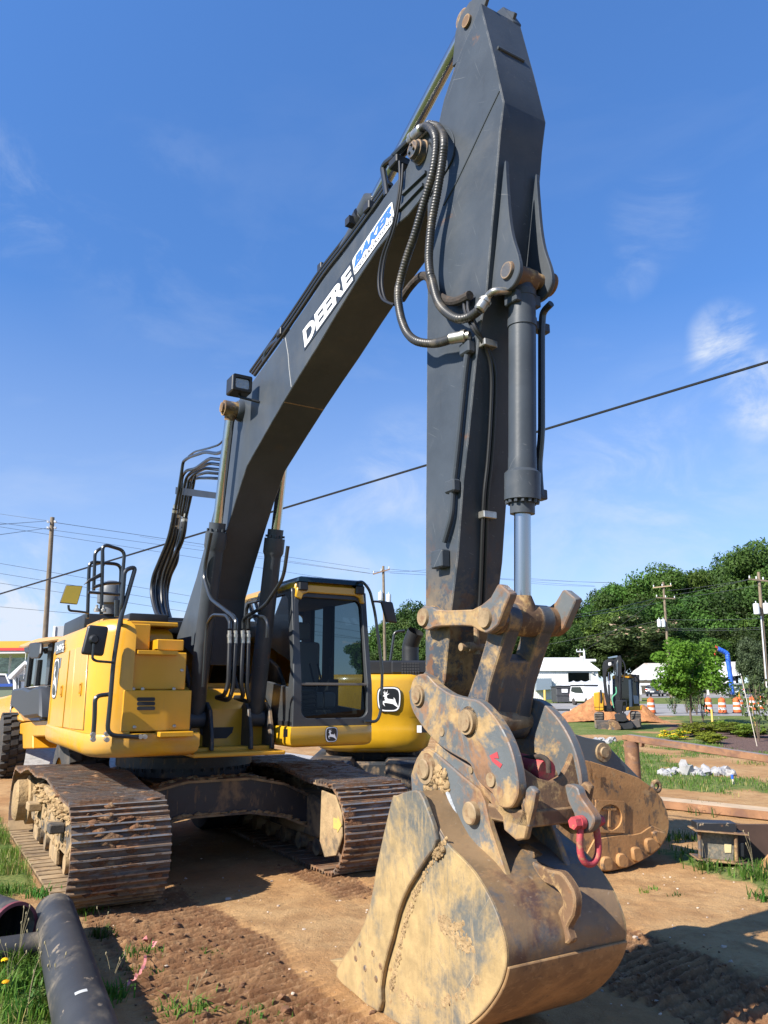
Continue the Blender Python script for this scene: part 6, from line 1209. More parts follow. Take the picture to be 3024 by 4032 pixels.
# ================================================================== FAR LOTS
def fl(name, r, pts, Y, th, mat_, parent, loc, bevel=0, smooth=True):    # outline at its own depth Y, given real thickness
    mb = MB(); P_ = [at(r, x, y, Y) for x, y in pts]; slab(mb, P_, (0,1,0), th); return obj(name, shift(mb, loc), mat_, parent, bevel=bevel, smooth=smooth)
# pavement and lots
M['asphalt'] = pm('sun bleached pavement', (.27,.26,.25), .9, layers=[dict(col=(.19,.18,.175), scale=.35, lo=.45, hi=.65, w=.7)], var=.12, vscale=.8)
M['gravel'] = pm('grey gravel', (.33,.32,.31), .95, var=.35, vscale=9, bump=(12,.6,.03))
def sheet(name, pts, mat_, label):
    # laid on the rising yard, cut in strips so that it follows the slope
    mb = MB(); n = 24; (x0,y0),(x1,y1),(x2,y2),(x3,y3) = pts; vs = []
    for i in range(n+1):
        t = i/n
        for (ax_, ay), (bx2, by) in (((x0,y0),(x3,y3)), ((x1,y1),(x2,y2))): X_ = ax_+(bx2-ax_)*t; Y_ = ay+(by-ay)*t; vs.append((X_, Y_, gz(Y_)+.012))
    mb.add(vs, [(2*i, 2*i+1, 2*i+3, 2*i+2) for i in range(n)]); return struct(obj(name, mb, mat_, recalc=False), label)
sheet('road', [(9,55),(70,49),(95,64),(9,82)], M['asphalt'], 'grey sun bleached road beyond the yard')
sheet('parking_lot', [(18,104),(120,96),(130,132),(18,132)], M['asphalt'], 'paved parking lot in front of the far sheds')
sheet('gravel_lot', [(-60,36),(-2.2,17.5),(2.0,17.5),(-40,70)], M['gravel'], 'pale gravel lot behind the machines')
sheet('puddle', [(12.3,61.5),(17.5,61.0),(18.0,65.0),(12.6,65.5)], pm('still puddle', (.05,.055,.05), .05), 'shallow puddle on the road'); bpy.data.objects['puddle'].location.z = .006
# ---- white workshop
M['whitesheet'] = pm('white ribbed sheet', (.74,.74,.70), .55, var=.05); M['whiteroof'] = pm('white metal roof', (.82,.82,.80), .5, var=.05, layers=[dict(col=(.55,.53,.5), scale=.5, st=(1,6,1), lo=.62, hi=.7, w=.5)])
YB = 95.0; l0 = np.array(at('V', 650, 1000, YB)); l0[2] = gz(YB)
ws_ = thing('workshop', 'white ribbed metal workshop with an open dark bay door', 'building', tuple(l0))
xa = at('V', -250, 600, YB)[0]-l0[0]; xb_ = at('V', 1212, 600, YB)[0]-l0[0]; ze = at('V', 600, 415, YB)[2]-l0[2]; dxl, dxr = at('V', 645, 500, YB)[0]-l0[0], at('V', 1042, 500, YB)[0]-l0[0]; dzt = at('V', 800, 465, YB)[2]-l0[2]; DP = 14.0
mb = MB()
def ribwall(x0, x1, z0, z1, y=0.0, rib=.22):
    n = max(1, int((x1-x0)/rib)); 
    for i in range(n):
        a = x0+(x1-x0)*i/n; w_ = (x1-x0)/n; mb.box(a, a+w_*.72, y-.02, y+.08, z0, z1); mb.box(a+w_*.72, a+w_, y-.045, y+.08, z0, z1)
ribwall(xa, dxl, 0, ze); ribwall(dxr, xb_, 0, ze); ribwall(dxl, dxr, dzt, ze); mb.box(xa, xa+.1, .1, DP, 0, ze); mb.box(xa, xb_, DP-.1, DP, 0, ze)
obj('wall', mb, M['whitesheet'], ws_, smooth=False)
mb = MB(); mb.box(xb_-.1, xb_, .09, DP, 0, ze); obj('side_wall', mb, pm('dark green sheet', (.05,.09,.075), .6), ws_)
zr = ze+1.75; mb = MB(); yr = DP/2; mb.add([(xa-.2,-.3,ze),(xb_+.2,-.3,ze),(xb_+.2,yr,zr),(xa-.2,yr,zr),(xa-.2,DP+.3,ze),(xb_+.2,DP+.3,ze)]+[(xa-.2,-.3,ze-.12),(xb_+.2,-.3,ze-.12)], [(0,1,2,3),(3,2,5,4),(6,7,1,0)]); roofw = obj('roof', mb, M['whiteroof'], ws_, smooth=False)
mb = MB(); mb.box(dxl-.08, dxl, -.08, .05, 0, dzt); mb.box(dxr, dxr+.08, -.08, .05, 0, dzt); mb.box(dxl-.08, dxr+.08, -.08, .05, dzt, dzt+.09); obj('door_frame', mb, pm('door trim', (.5,.52,.5), .6), ws_)
mb = MB(); mb.box(dxl+.3, dxr-.3, 5.5, 5.6, 0, dzt); mb.box((dxl+dxr)/2+.0, (dxl+dxr)/2+.2, 5.3, 5.5, 0, dzt+.6); mb.box(dxl, dxr, 5.35, 5.5, dzt*.62, dzt*.66); obj('interior_rack', mb, pm('dark workshop inside', (.10,.13,.14), .9), ws_)
mb = MB(); p = at('V', 1112, 478, YB); mb.blob((p[0]-l0[0], -.12, p[2]-l0[2]), .18, 1, .1); obj('wall_lamp', mb, pm('wall lamp', (.25,.27,.28), .5), ws_)
p0_, p1_ = at('V', 912, 300, YB+4), at('V', 912, 160, YB+4); mb = MB(); vx = p0_[0]-l0[0]; mb.lathe((vx, 4, ze+.6), (0,0,1), [(0,.2),(p1_[2]-l0[2]-ze-.6,.2)], 14); vx2 = at('V', 960, 300, YB+4)[0]-l0[0]; mb.lathe((vx2, 4, ze+.6), (0,0,1), [(0,.12),(1.9,.12)], 12); mb.lathe((vx2, 4, p1_[2]-l0[2]-.55), (1,0,0), [(0,.19),(1.4,.19)], 14); obj('roof_flue', mb, M['whiteroof'], ws_)
fl('lean_to', 'V', [(60,575),(335,572),(350,775),(60,800)], YB-1.0, .9, pm('blue grey panel', (.19,.24,.29), .6), ws_, l0)
# ---- dumpster
YD = 80.0; d0 = np.array(at('V', 600, 1000, YD)); d0[2] = gz(YD); dm = thing('dumpster', 'dark grey steel dumpster with a white notice in front of the workshop', 'dumpster', tuple(d0)); M['dumpgrey'] = pm('dumpster grey', (.055,.057,.062), .6, var=.15)
x0, x1 = at('V', 435, 850, YD)[0]-d0[0], at('V', 755, 850, YD)[0]-d0[0]; z1 = at('V', 600, 735, YD)[2]-d0[2]; 
mb = MB(); mb.prism([(0,.12),(0,z1),(2.6,z1+.1),(2.6,.12)], x0, x1, 'x'); bd = obj('bin', mb, M['dumpgrey'], dm, bevel=.03)
mb = MB(); zz = at('V', 600, 890, YD)[2]-d0[2]; mb.box(x0-.03, x1+.03, -.06, .0, zz-.03, zz+.05); mb.box(x0-.06, x1+.06, -.07, .05, z1-.10, z1); obj('rib', mb, M['dumpgrey'], dm)
mb = MB(); mb.box(x0-.08, x1+.08, -.08, 2.65, z1+.01, z1+.07); mb.tube([(x0-.05,.1,z1+.1),(x1+.05,.1,z1+.1)], .05, 8); obj('lid', mb, M['black'], dm, bevel=.02)
mb = MB(); a, c = at('V', 527, 840, YD), at('V', 636, 772, YD); mb.box(a[0]-d0[0], c[0]-d0[0], -.075, -.062, a[2]-d0[2], c[2]-d0[2]); obj('notice', mb, M['white'], dm)
mb = MB(); mb.box(x1, x1+.12, .6, 1.9, .4, .8); obj('fork_pocket', mb, M['dumpgrey'], dm)
for xx in (x0+.15, x1-.15):
    for yy in (.15, 2.4): mb = MB(); mb.lathe((xx-.04, yy, .07), (1,0,0), [(0,.08),(.08,.08)], 12); obj('castor', mb, M['black'], dm)
# ---- hoop tunnel
YT = 88.0; t0_ = np.array(at('V', 700, 900, YT)); t0_[2] = gz(YT); ht = thing('hoop_tunnel', 'low clear plastic hoop tunnel stretched behind the dumpster', 'greenhouse', tuple(t0_)); x0 = at('V', 520, 700, YT)[0]-t0_[0]; x1 = at('V', 1500, 700, YT)[0]-t0_[0]+3; zt = at('V', 700, 630, YT)[2]-t0_[2]
mb = MB(); na = 10; nh = 10; vs = []; fs = []
for i in range(nh*2+1):
    t = i/(nh*2); xx = x0+(x1-x0)*t; bul = .93 if i % 2 else 1.0
    for k in range(na+1): a = math.pi*k/na; vs.append((xx, 1.6-1.6*math.cos(a)*bul, .6+(zt-.6)*math.sin(a)*bul+.25*t))
for i in range(nh*2):
    for k in range(na): fs.append((i*(na+1)+k, i*(na+1)+k+1, (i+1)*(na+1)+k+1, (i+1)*(na+1)+k))
fs.append(tuple(range(na+1))); mb.add(vs, fs); obj('film', mb, pm('milky plastic film', (.55,.57,.58), .35, var=.1), ht)
mb = MB(); mb.box(x0, x1, -.05, .05, 0, .7); obj('skirt', mb, pm('grey skirt', (.25,.24,.22), .8), ht)
for i in range(nh+1): mb = MB(); xx = x0+(x1-x0)*i/nh; mb.tube([(xx, 1.6-1.62*math.cos(math.pi*k/na), .6+(zt-.58)*math.sin(math.pi*k/na)+.25*i/nh) for k in range(na+1)], .03, 6); obj('hoop', mb, pm('hoop pipe', (.6,.6,.6), .5) if i == 0 else bpy.data.materials['hoop pipe'], ht)
# ---- sheds with pale tin roofs
M['tin'] = pm('aged tin roof', (.55,.53,.50), .6, layers=[dict(col=(.42,.27,.19), scale=.6, lo=.52, hi=.65, w=.6)], var=.1, vscale=.5); M['palesheet'] = pm('pale sheet roof', (.74,.73,.70), .6, var=.06)
def shed(label, r, roofpts_up, roofpts_lo, eave, Y, posts, back):
    p = np.array(at(r, roofpts_lo[0][0], roofpts_lo[0][1], Y)); p[2] = gz(Y); s = thing('shed', label, 'building', tuple(p), 0, 'open sheds across the road')
    def depth(pts, ys): return [at(r, x, y, yy) for (x, y), yy in zip(pts, ys)]
    n = len(roofpts_up)//2
    mb = MB(); P_ = depth(roofpts_up, [Y+9]*n+[Y+5]*n); slab(mb, P_, (0,.1,-1), .12); obj('upper_roof', shift(mb, p), M['tin'], s, smooth=False)
    mb = MB(); P_ = depth(roofpts_lo, [Y+5]*(len(roofpts_lo)//2)+[Y]*(len(roofpts_lo)//2)); slab(mb, P_, (0,.1,-1), .12); obj('lower_roof', shift(mb, p), M['palesheet'], s, smooth=False)
    a, c = at(r, *eave[0], Y), at(r, *eave[1], Y); mb = MB(); mb.box(a[0]-p[0], c[0]-p[0], -.05, .1, a[2]-p[2]-.35, a[2]-p[2]); obj('fascia', mb, M['palesheet'], s)
    for x in posts: q_ = at(r, x, eave[0][1], Y); mb = MB(); mb.box(q_[0]-p[0]-.12, q_[0]-p[0]+.12, .15, .4, 0, a[2]-p[2]-.3); obj('post', mb, M['whitesheet'], s)
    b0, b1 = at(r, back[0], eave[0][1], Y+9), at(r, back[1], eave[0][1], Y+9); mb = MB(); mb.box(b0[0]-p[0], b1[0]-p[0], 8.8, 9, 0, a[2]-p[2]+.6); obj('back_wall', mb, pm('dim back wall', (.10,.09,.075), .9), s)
shed('open shed with pale tin roof behind the parked dark hatchback', 'J', [(828,956),(1060,956),(1060,1003),(762,1003)], [(762,1003),(1080,1003),(1080,1062),(705,1062)], [(795,1090),(1080,1094)], 124, [805, 945, 1060], (700, 1085))
shed('open shed with white roof behind the blue inflatable tube figure', 'J', [(1280,948),(1448,946),(1455,1000),(1270,1000)], [(1270,1000),(1455,1000),(1478,1030),(1240,1068)], [(1240,1075),(1440,1062)], 122, [1255, 1330, 1430], (1235, 1445))
# ---- vehicles
def car(label, loc, rz, color, L=4.4, H=1.6, W=1.8, kind='suv', group='vehicles parked across the road'):
    t = thing('parked_car', label, 'car' if kind != 'pickup' else 'pickup', loc, rz, group); pc_ = pm('car paint '+label[:18], color, .3, coat=.6)
    h = L/2; low = [(-h,.35),(-h,.75),(-h+.12,.92)]
    if kind == 'pickup': top = [(-h+.1,1.05),(-.4,1.08),(-.3,H),(1.0,H),(1.55,1.08),(h-.1,1.0),(h,.8),(h,.35)]
    elif kind == 'jeep': top = [(-h+.05,1.1),(-h+.05,H),(.55,H),(.75,1.15),(h-.1,1.1),(h-.02,.8),(h,.4)]
    else: top = [(-h+.1,1.05),(-h+.45,H-.06),(-h+1.0,H),(.35,H-.02),(1.15,1.08),(h-.25,.95),(h,.75),(h,.35)]
    mb = MB(); prf = low+top; n = len(prf)
    vs = [(x, -W/2*(1 if z < 1.1 else .80), z) for x, z in prf]+[(x, W/2*(1 if z < 1.1 else .80), z) for x, z in prf]
    mb.add(vs, [tuple(range(n)), tuple(range(2*n-1, n-1, -1))]+[(i, i+n, (i+1) % n+n, (i+1) % n) for i in range(n)]); body_ = obj('body', mb, pc_, t, bevel=.06, seg=2)
    gl = M['carglass']
    if kind == 'jeep': mb = MB(); mb.box(-h+.08, .62, -W*.44, W*.44, H-.05, H+.08); obj('soft_top', mb, M['black'], t, bevel=.04)
    zc, zt = 1.12, H-.12
    x0_, x1_ = (-h+.45, .75) if kind == 'suv' else ((-.3, 1.15) if kind == 'pickup' else (-h+.2, .55))
    for s in (-1, 1): mb = MB(); mb.prism([(x0_,zc),(x0_+.25,zt),(x1_-.45,zt),(x1_,zc)], s*(W/2*.92)-.02, s*(W/2*.92)+.02); obj('side_window', mb, gl, t)
    xr = -h+.28 if kind != 'pickup' else -.36; mb = MB(); mb.box(xr-.06, xr+.02, -W*.36, W*.36, zc+.04, zt); obj('rear_window', mb, gl, t); mb = MB(); xf_ = x1_+.02; mb.box(xf_-.14, xf_+.03, -W*.38, W*.38, zc+.02, zt-.04); obj('windscreen', mb, gl, t)
    for s in (-1, 1):
        mb = MB(); mb.box(-h-.02, -h+.12, s*W*.42-.12, s*W*.42+.12, .78, 1.02); obj('tail_light', mb, M['taillight'], t, bevel=.02); mb = MB(); mb.box(h-.14, h+.02, s*W*.36-.16, s*W*.36+.16, .68, .86); obj('headlight', mb, M['lens'], t, bevel=.02)
        for x in (-h+.8, h-.85):
            mb = MB(); mb.lathe((x, s*(W/2-.22), .34), (0,s,0), [(0,.2),(0,.34),(.2,.34),(.23,.30),(.23,.2)], 20); w_ = obj('wheel', mb, M['tyre'], t); mb = MB(); mb.lathe((x, s*(W/2-.02), .34), (0,s,0), [(0,.20),(.02,.2),(.0,.05)], 16); obj('rim', mb, M['steel'], w_)
    mb = MB(); mb.box(-h-.03, -h, -.26, .26, .58, .72); obj('number_plate', mb, M['white'], t); mb = MB(); mb.box(h-.01, h+.02, -.5, .5, .55, .78); obj('grille', mb, M['black'], t)
    return t
M['carglass'] = pm('car glass', (.02,.025,.03), .08, coat=.5); M['taillight'] = pm('red lens', (.5,.02,.02), .3)
def carat(label, r, x, Y, rz, **k): p = at(r, x, 1000, Y); return car(label, (p[0], Y, gz(Y)+.015), rz, **k)
carat('dark blue hatchback parked in front of the pale shed', 'J', 888, 110, rad(62), color=(.012,.018,.03), H=1.55)
carat('white pickup parked next to the dark blue hatchback', 'J', 1015, 112, rad(75), color=(.75,.75,.73), L=5.2, H=1.8, kind='pickup')
carat('silver van parked behind the blue inflatable tube figure', 'J', 1418, 112, rad(80), color=(.5,.53,.56), H=1.75)
carat('grey saloon half hidden behind the white pickup', 'J', 1075, 116, rad(70), color=(.05,.05,.055), H=1.5)
carat('white jeep with black top facing the road beside the dumpster', 'V', 1030, 74, rad(-75), color=(.78,.78,.76), L=4.0, H=1.8, kind='jeep')
carat('dark red pickup tail between the dumpster and the white jeep', 'V', 890, 82, rad(72), color=(.09,.012,.02), L=5.0, H=1.75, kind='pickup')
# ---- inflatable tube figure
YA = 104.0; p = np.array(at('U', 1105, 850, YA)); p[2] = gz(YA); td = thing('tube_figure', 'tall bent blue inflatable tube figure with red tips by the road', 'inflatable', tuple(p))
c = [np.array(at('U', *k, YA))-p for k in ((1105,862),(1090,720),(1065,540),(1045,400),(1038,330),(1028,292),(990,262),(930,232),(885,212))]; c[0][2] = 0.02
M['inflblue'] = pm('blue ripstop', (.03,.13,.62), .45, var=.12, vscale=1.5); mb = MB(); sp_ = spl([tuple(k) for k in c], 5); mb.tube(sp_, [.30+.02*math.sin(i*1.9) for i in range(len(sp_))], 16); obj('tube', mb, M['inflblue'], td)
mb = MB(); rs = np.random.default_rng(8); e_ = Vector(tuple(c[-1])); M['inflred'] = pm('red tassel', (.70,.06,.05), .5)
for k in range(10): v = Vector((-rs.uniform(.1,.7), rs.uniform(-.3,.3), rs.uniform(-.1,.6))); mb.tube([e_, e_+v*.5+Vector((0,0,.1)), e_+v], [.07,.06,.01], 6)
obj('tassel', mb, M['inflred'], td); mb = MB(); q_ = [np.array(at('U', *k, YA))-p for k in ((885,225),(850,255),(835,280),(845,310))]; mb.tube([tuple(k) for k in q_], [.14,.13,.12,.05], 10); obj('arm', mb, M['inflred'], td)
mb = MB(); mb.lathe((0,0,0), (0,0,1), [(0,.45),(.4,.45),(.4,.3)], 16); obj('blower', mb, M['black'], td)
# ---- construction drums
M['drumorange'] = pm('orange drum plastic', (.66,.125,.025), .6, var=.15); M['drumwhite'] = pm('reflective white band', (.62,.60,.57), .4)
def drum_mesh():
    mb = MB(); prf = [(.0,.33,2),(.07,.33,2),(.08,.27,0),(.24,.262,0),(.25,.255,1),(.40,.25,1),(.41,.245,0),(.56,.24,0),(.57,.235,1),(.72,.23,1),(.73,.225,0),(.92,.215,0),(.95,.19,0),(1.0,.10,0)]
    n = 20
    for (z0, r0, m0), (z1_, r1_, m1) in zip(prf[:-1], prf[1:]):
        vs = [(r*math.cos(2*math.pi*k/n), r*math.sin(2*math.pi*k/n), z) for r, z in ((r0, z0), (r1_, z1_)) for k in range(n)]; mb.add(vs, [(k, (k+1) % n, n+(k+1) % n, n+k) for k in range(n)], m0 if m0 == m1 or m0 == 2 else m1 if m0 == 0 and m1 == 1 and False else 0 if m0 != m1 else m0)
    return mb
def drum(label, r, x, Y, rz=0, light=False, z=None):
    p = at(r, x, 1000, Y); t = thing('traffic_drum', label, 'traffic drum', (p[0], Y, gz(Y)), rz, 'orange and white drums along the road'); s_ = 1.08; mb = drum_mesh(); mb.v = [(a*s_, b_*s_, c_*s_) for a, b_, c_ in mb.v]
    obj('shell', mb, [M['drumorange'], M['drumwhite'], M['black']], t, recalc=False); mb = MB(); mb.tube([(-.08,0,1.06),(-.06,0,1.14),(.06,0,1.14),(.08,0,1.06)], .018, 6); h_ = obj('handle', mb, M['drumorange'], t)
    if light: mb = MB(); mb.lathe((0,0,1.1), (0,0,1), [(0,.05),(.1,.05),(.12,.10),(.3,.10),(.32,.0)], 12); obj('warning_light', mb, pm('amber lens', (.8,.45,.05), .3), t)
    return t
drum('orange and white drum standing alone beside the small excavator', 'Q', 1098, 57)
drum('orange and white drum between the leafy maple and the drum with the light', 'U', 945, 57)
drum('orange and white drum half hidden by the maple lower leaves', 'U', 735, 58)
drum('orange and white drum with an amber light on its top', 'U', 1222, 64, light=True)
drum('orange and white drum just in front of the one with amber light', 'U', 1170, 57.5)
drum('orange and white drum behind the thin leaning stakes', 'U', 1420, 62)
drum('orange and white drum furthest along the kerb by the utility pole', 'U', 1550, 64)
# ---- dirt piles
def pile(label, pts, Y0, name='dirt_pile', dz=1.0):
    xs_ = [at('J', x, y, Y0) for x, y in pts]; x0_ = min(p[0] for p in xs_); x1_ = max(p[0] for p in xs_); cx_ = (x0_+x1_)/2; loc = (cx_, Y0, gz(Y0)-.05); n = 46; dep = (x1_-x0_)*.62
    gx, gy = np.meshgrid(np.linspace(x0_, x1_, n), np.linspace(Y0-dep*.5, Y0+dep*.6, n)); ptsx = np.array([p[0] for p in xs_]); ptz = np.array([max(0, p[2]-loc[2]) for p in xs_]); ridge_ = np.interp(gx, ptsx, ptz)
    v = (gy-Y0)/(dep*.55); fall = np.clip(1-np.abs(v), 0, 1)**.85; Z = ridge_*fall; Z += (fbm(gx*1.1, gy*1.1, 5, 60)-.5)*.40*np.minimum(1, Z*2)+(fbm(gx*4, gy*4, 3, 70)-.5)*.14*np.minimum(1, Z*3)
    me = grid_mesh(name, gx-cx_, gy-Y0, Z-.02); me.materials.append(M['claypile']); o = link(name, me); o.location = loc; return tag(o, label, 'dirt pile', 'clay piles around the small excavator')
M['claypile'] = pm('loose orange clay', (.40,.175,.07), 1.0, layers=[dict(col=(.26,.11,.045), scale=2.2, lo=.5, hi=.65, w=.8), dict(col=(.5,.27,.13), scale=6, lo=.58, hi=.7, w=.6)], bump=(9,1.0,.06), var=.2)
pile('tall smooth orange clay pile behind the small excavator engine cover', [(240,1390),(270,1300),(300,1278),(330,1262),(370,1240),(430,1205),(500,1165),(560,1150),(600,1180),(640,1300),(680,1390)], 47)
pile('low crumbly clay pile behind the small excavator cab', [(680,1390),(730,1290),(780,1235),(810,1222),(850,1255),(900,1300),(945,1330),(990,1345),(1010,1365)], 46)
# ---- small excavator
YM = 40.5; m0_ = np.array(at('Q', 560, 1310, YM)); m0_[2] = 0; me_ = thing('small_excavator', 'small yellow and black excavator facing the clay yard with blade down', 'excavator', tuple(m0_))
nm_ = np.array([m0_[0], m0_[1], 0])/math.hypot(m0_[0], m0_[1])          # it faces the camera side of the yard
def mat_at(Y, *pp): return [np.array(onplane('Q', x, y, m0_+nm_*(Y-YM), nm_)) for x, y in pp]
def mp_(name, pts, Y, th, mat_, parent=None, bevel=.03): mb = MB(); slab(mb, mat_at(Y, *pts), tuple(nm_), th); return obj(name, shift(mb, m0_), mat_, parent or me_, bevel=bevel)
M['minirust'] = pm('scraped dark blade', (.07,.06,.055), .6, layers=[dict(col=(.28,.17,.09), scale=2, lo=.5, hi=.65, w=.8)], var=.3); M['minidark'] = pm('black arm paint', (.014,.014,.016), .4, var=.2); M['greytrack'] = pm('grey rubber track', (.13,.115,.10), .85, layers=[dict(col=(.26,.17,.10), scale=3, lo=.5, hi=.65, w=.7)], var=.3, vscale=6)
for pts_, in (([(158,1085),(175,1065),(300,1065),(315,1085),(320,1310),(200,1330),(175,1310)],), ([(755,1075),(775,1048),(905,1050),(925,1075),(940,1310),(800,1320),(775,1300)],)):
    o_ = mp_('track', pts_, 39.6, 2.4, M['greytrack'], bevel=.12)
    xs_ = [p[0] for p in pts_]
    for k in range(4): yy = 1080+k*26; mp_('lug', [(min(xs_)+10,yy),(max(xs_)-10,yy),(max(xs_)-10,yy+12),(min(xs_)+10,yy+12)], 39.54, .08, M['greytrack'], o_, .01)
mp_('blade', [(190,1180),(400,1185),(560,1205),(800,1180),(905,1165),(935,1300),(840,1320),(420,1345),(215,1345)], 39.3, .12, M['minirust'])
bk_ = mp_('bucket', [(385,1205),(400,1180),(480,1185),(555,1215),(600,1290),(610,1340),(470,1362),(380,1355),(420,1290)], 38.7, .7, M['rustmud'])
mp_('bucket_back', [(555,1235),(780,1200),(820,1290),(790,1330),(600,1345)], 39.0, .4, M['blackworn'])
mp_('house', [(150,735),(235,725),(320,735),(330,1030),(245,1042),(170,1025)], 40.3, 1.5, M['yellow2'], bevel=.05); mp_('house_gap', [(256,690),(282,690),(300,830),(285,905),(262,905)], 40.26, .05, M['minidark'], None, .01); mp_('house_seam', [(165,968),(325,968),(325,974),(165,974)], 40.285, .03, M['minidark'], None, 0); mp_('seam', [(240,730),(246,730),(250,1038),(244,1038)], 40.285, .03, M['minidark'], None, 0)
mp_('deck', [(690,975),(950,945),(940,1020),(690,1030)], 40.4, 1.5, M['yellow2'], bevel=.03); mp_('deck_frame', [(300,950),(690,950),(690,1040),(330,1050)], 40.5, 1.3, M['minidark'], bevel=.03)
cb_ = mp_('cab', [(460,470),(905,440),(905,985),(690,1000),(640,985),(470,985)], 41.9, .1, M['minidark'])
for pts_ in ([(462,480),(500,475),(505,985),(470,985)], [(725,500),(790,492),(800,985),(740,985)], [(840,480),(870,480),(905,975),(880,980)]): mp_('pillar', pts_, 40.6, .12, pm('navy pillar', (.03,.05,.08), .4) if pts_[0][0] == 462 else bpy.data.materials['navy pillar'], cb_, .01)
mp_('windscreen', [(500,500),(840,490),(880,975),(505,985)], 40.68, .02, M['glassdark'], cb_, 0)
mp_('roof', [(455,460),(500,448),(720,435),(760,430),(845,445),(845,480),(770,490),(720,500),(610,480),(510,500),(458,515)], 40.5, 1.5, M['yellow'], cb_, .03); mp_('roof_visor', [(620,440),(845,438),(850,475),(775,480),(770,440)], 40.4, 1.3, M['minidark'], cb_, .02)
mp_('seat', [(620,640),(690,630),(745,760),(745,800),(630,800),(640,720)], 41.2, .4, M['seatbeige'], cb_, .04); mp_('door_panel', [(800,778),(885,790),(895,920),(815,918)], 40.55, .04, pm('pale panel', (.35,.38,.38), .5), cb_, .01)
bo_ = mp_('boom', [(440,1020),(380,1000),(335,800),(310,560),(298,300),(320,225),(390,185),(470,180),(500,215),(500,300),(440,310),(385,350),(360,430),(365,600),(400,850),(450,960)], 39.9, .28, M['minidark'], bevel=.02)
mp_('notice', [(395,245),(440,240),(442,285),(398,292)], 39.88, .015, M['white'], bo_, 0)
mp_('boom_cylinder', [(385,600),(420,598),(428,900),(400,905)], 39.75, .14, M['minidark']); mp_('cylinder_rod', [(392,400),(412,400),(418,600),(398,600)], 39.78, .07, M['chromeworn'])
mp_('stick', [(500,200),(545,140),(595,125),(615,190),(610,480),(620,850),(600,870),(515,870),(520,480)], 39.4, .25, M['minidark'], bevel=.02)
mp_('stick_plate', [(528,240),(548,200),(556,200),(550,460),(535,470)], 39.37, .03, M['steel'], None, .004)
mp_('arm_cylinder', [(380,160),(545,125),(560,165),(400,185)], 39.6, .12, pm('steel blue tube', (.14,.19,.24), .4))
mp_('bucket_cylinder', [(565,470),(600,465),(604,700),(600,860),(575,860)], 39.2, .1, M['minidark'])
mp_('linkage', [(510,860),(680,850),(690,880),(640,900),(620,1080),(500,1060)], 39.1, .25, M['minidark']); mp_('coupler', [(490,1090),(580,1060),(680,1080),(700,1160),(740,1180),(650,1215),(520,1210)], 38.9, .4, M['blackworn'])
for pts_ in (((520,640),(525,740),(470,800),(460,860),(490,980)), ((680,850),(690,940),(665,1020),(620,1090)), ((480,900),(500,1010),(560,1070),(610,1100))):
    mb = MB(); mb.tube(spl([tuple(mat_at(39.05, k)[0]-m0_) for k in pts_], 5), .03, 6); obj('hose', mb, pm('green hose', (.10,.38,.22), .5) if pts_[0][0] == 520 else M['rubber'], me_)
mb = MB(); mb.tube(spl([tuple(mat_at(39.3, k)[0]-m0_) for k in ((605,190),(640,230),(672,340),(660,450),(630,550))], 5), .03, 6); obj('hose', mb, M['rubber'], me_); mb = MB(); mb.tube(spl([tuple(mat_at(39.2, k)[0]-m0_) for k in ((500,190),(490,300),(505,450),(530,560))], 5), .03, 6); obj('hose', mb, M['rubber'], me_)
mp_('mirror', [(812,480),(880,475),(888,560),(820,565)], 40.2, .08, M['minidark'])
# ---- utility poles and lines
M['polewood'] = pm('weathered pole wood', (.22,.17,.115), .9, layers=[dict(col=(.13,.10,.07), scale=3, st=(1,1,.15), lo=.45, hi=.65, w=.8)], bump=(20,.5,.02), var=.15); M['wire'] = pm('grey line wire', (.06,.06,.065), .5); M['porcelain'] = pm('grey porcelain', (.62,.64,.66), .3); M['crossarm'] = pm('brown crossarm', (.26,.16,.10), .9)
def pole(label, top, low, Y, r=.15):
    a = np.array(at(*top, Y)); l_ = np.array(at(top[0], *low, Y)); k_ = (gz(Y)-a[2])/(l_[2]-a[2]); b_ = a+(l_-a)*k_; t = thing('utility_pole', label, 'utility pole', tuple(b_), 0, 'wooden utility poles'); mb = MB(); d = a-b_; mb.tube([(0,0,-.05), tuple(d)], [r*1.15, r*.85], 14); obj('shaft', mb, M['polewood'], t); return t, b_, d
def ppart(t, base, name, mb, mat_): return obj(name, shift(mb, base), mat_, t)
pl, plb, pld = pole('plain weathered pole rising behind the wheel loader roof', ('M',652,118), (562,1590), 48, .155)
mb = MB()
for yy in (172, 248): q_ = at('M', 690, yy, 47.8); mb.blob(q_, .10, 1, .2); q_ = at('M', 600, yy, 47.8); mb.blob(q_, .10, 1, .2)
ppart(pl, plb, 'insulator', mb, M['porcelain'])
def crossarm(t, base, r, a, c, Y, ins=3, mat_=None):
    A, B_ = Vector(at(r, *a, Y-.2)), Vector(at(r, *c, Y-.2)); mb = MB(); d = (B_-A); u = Vector((0,.07,0)); w_ = Vector((0,0,.07)); mb.add([P_+su*u+sw*w_ for P_ in (A, B_) for su, sw in ((-1,-1),(1,-1),(1,1),(-1,1))], [(0,1,5,4),(1,2,6,5),(2,3,7,6),(3,0,4,7),(0,3,2,1),(4,5,6,7)]); ppart(t, base, 'crossarm', mb, mat_ or M['crossarm'])
    for i in range(ins):
        p = A+d*(.04+.92*i/max(1, ins-1)); mb = MB(); mb.lathe(p+w_, (0,0,1), [(0,.04),(.08,.08),(.16,.06),(.22,.08),(.28,.04)], 10); ppart(t, base, 'insulator', mb, M['porcelain'])
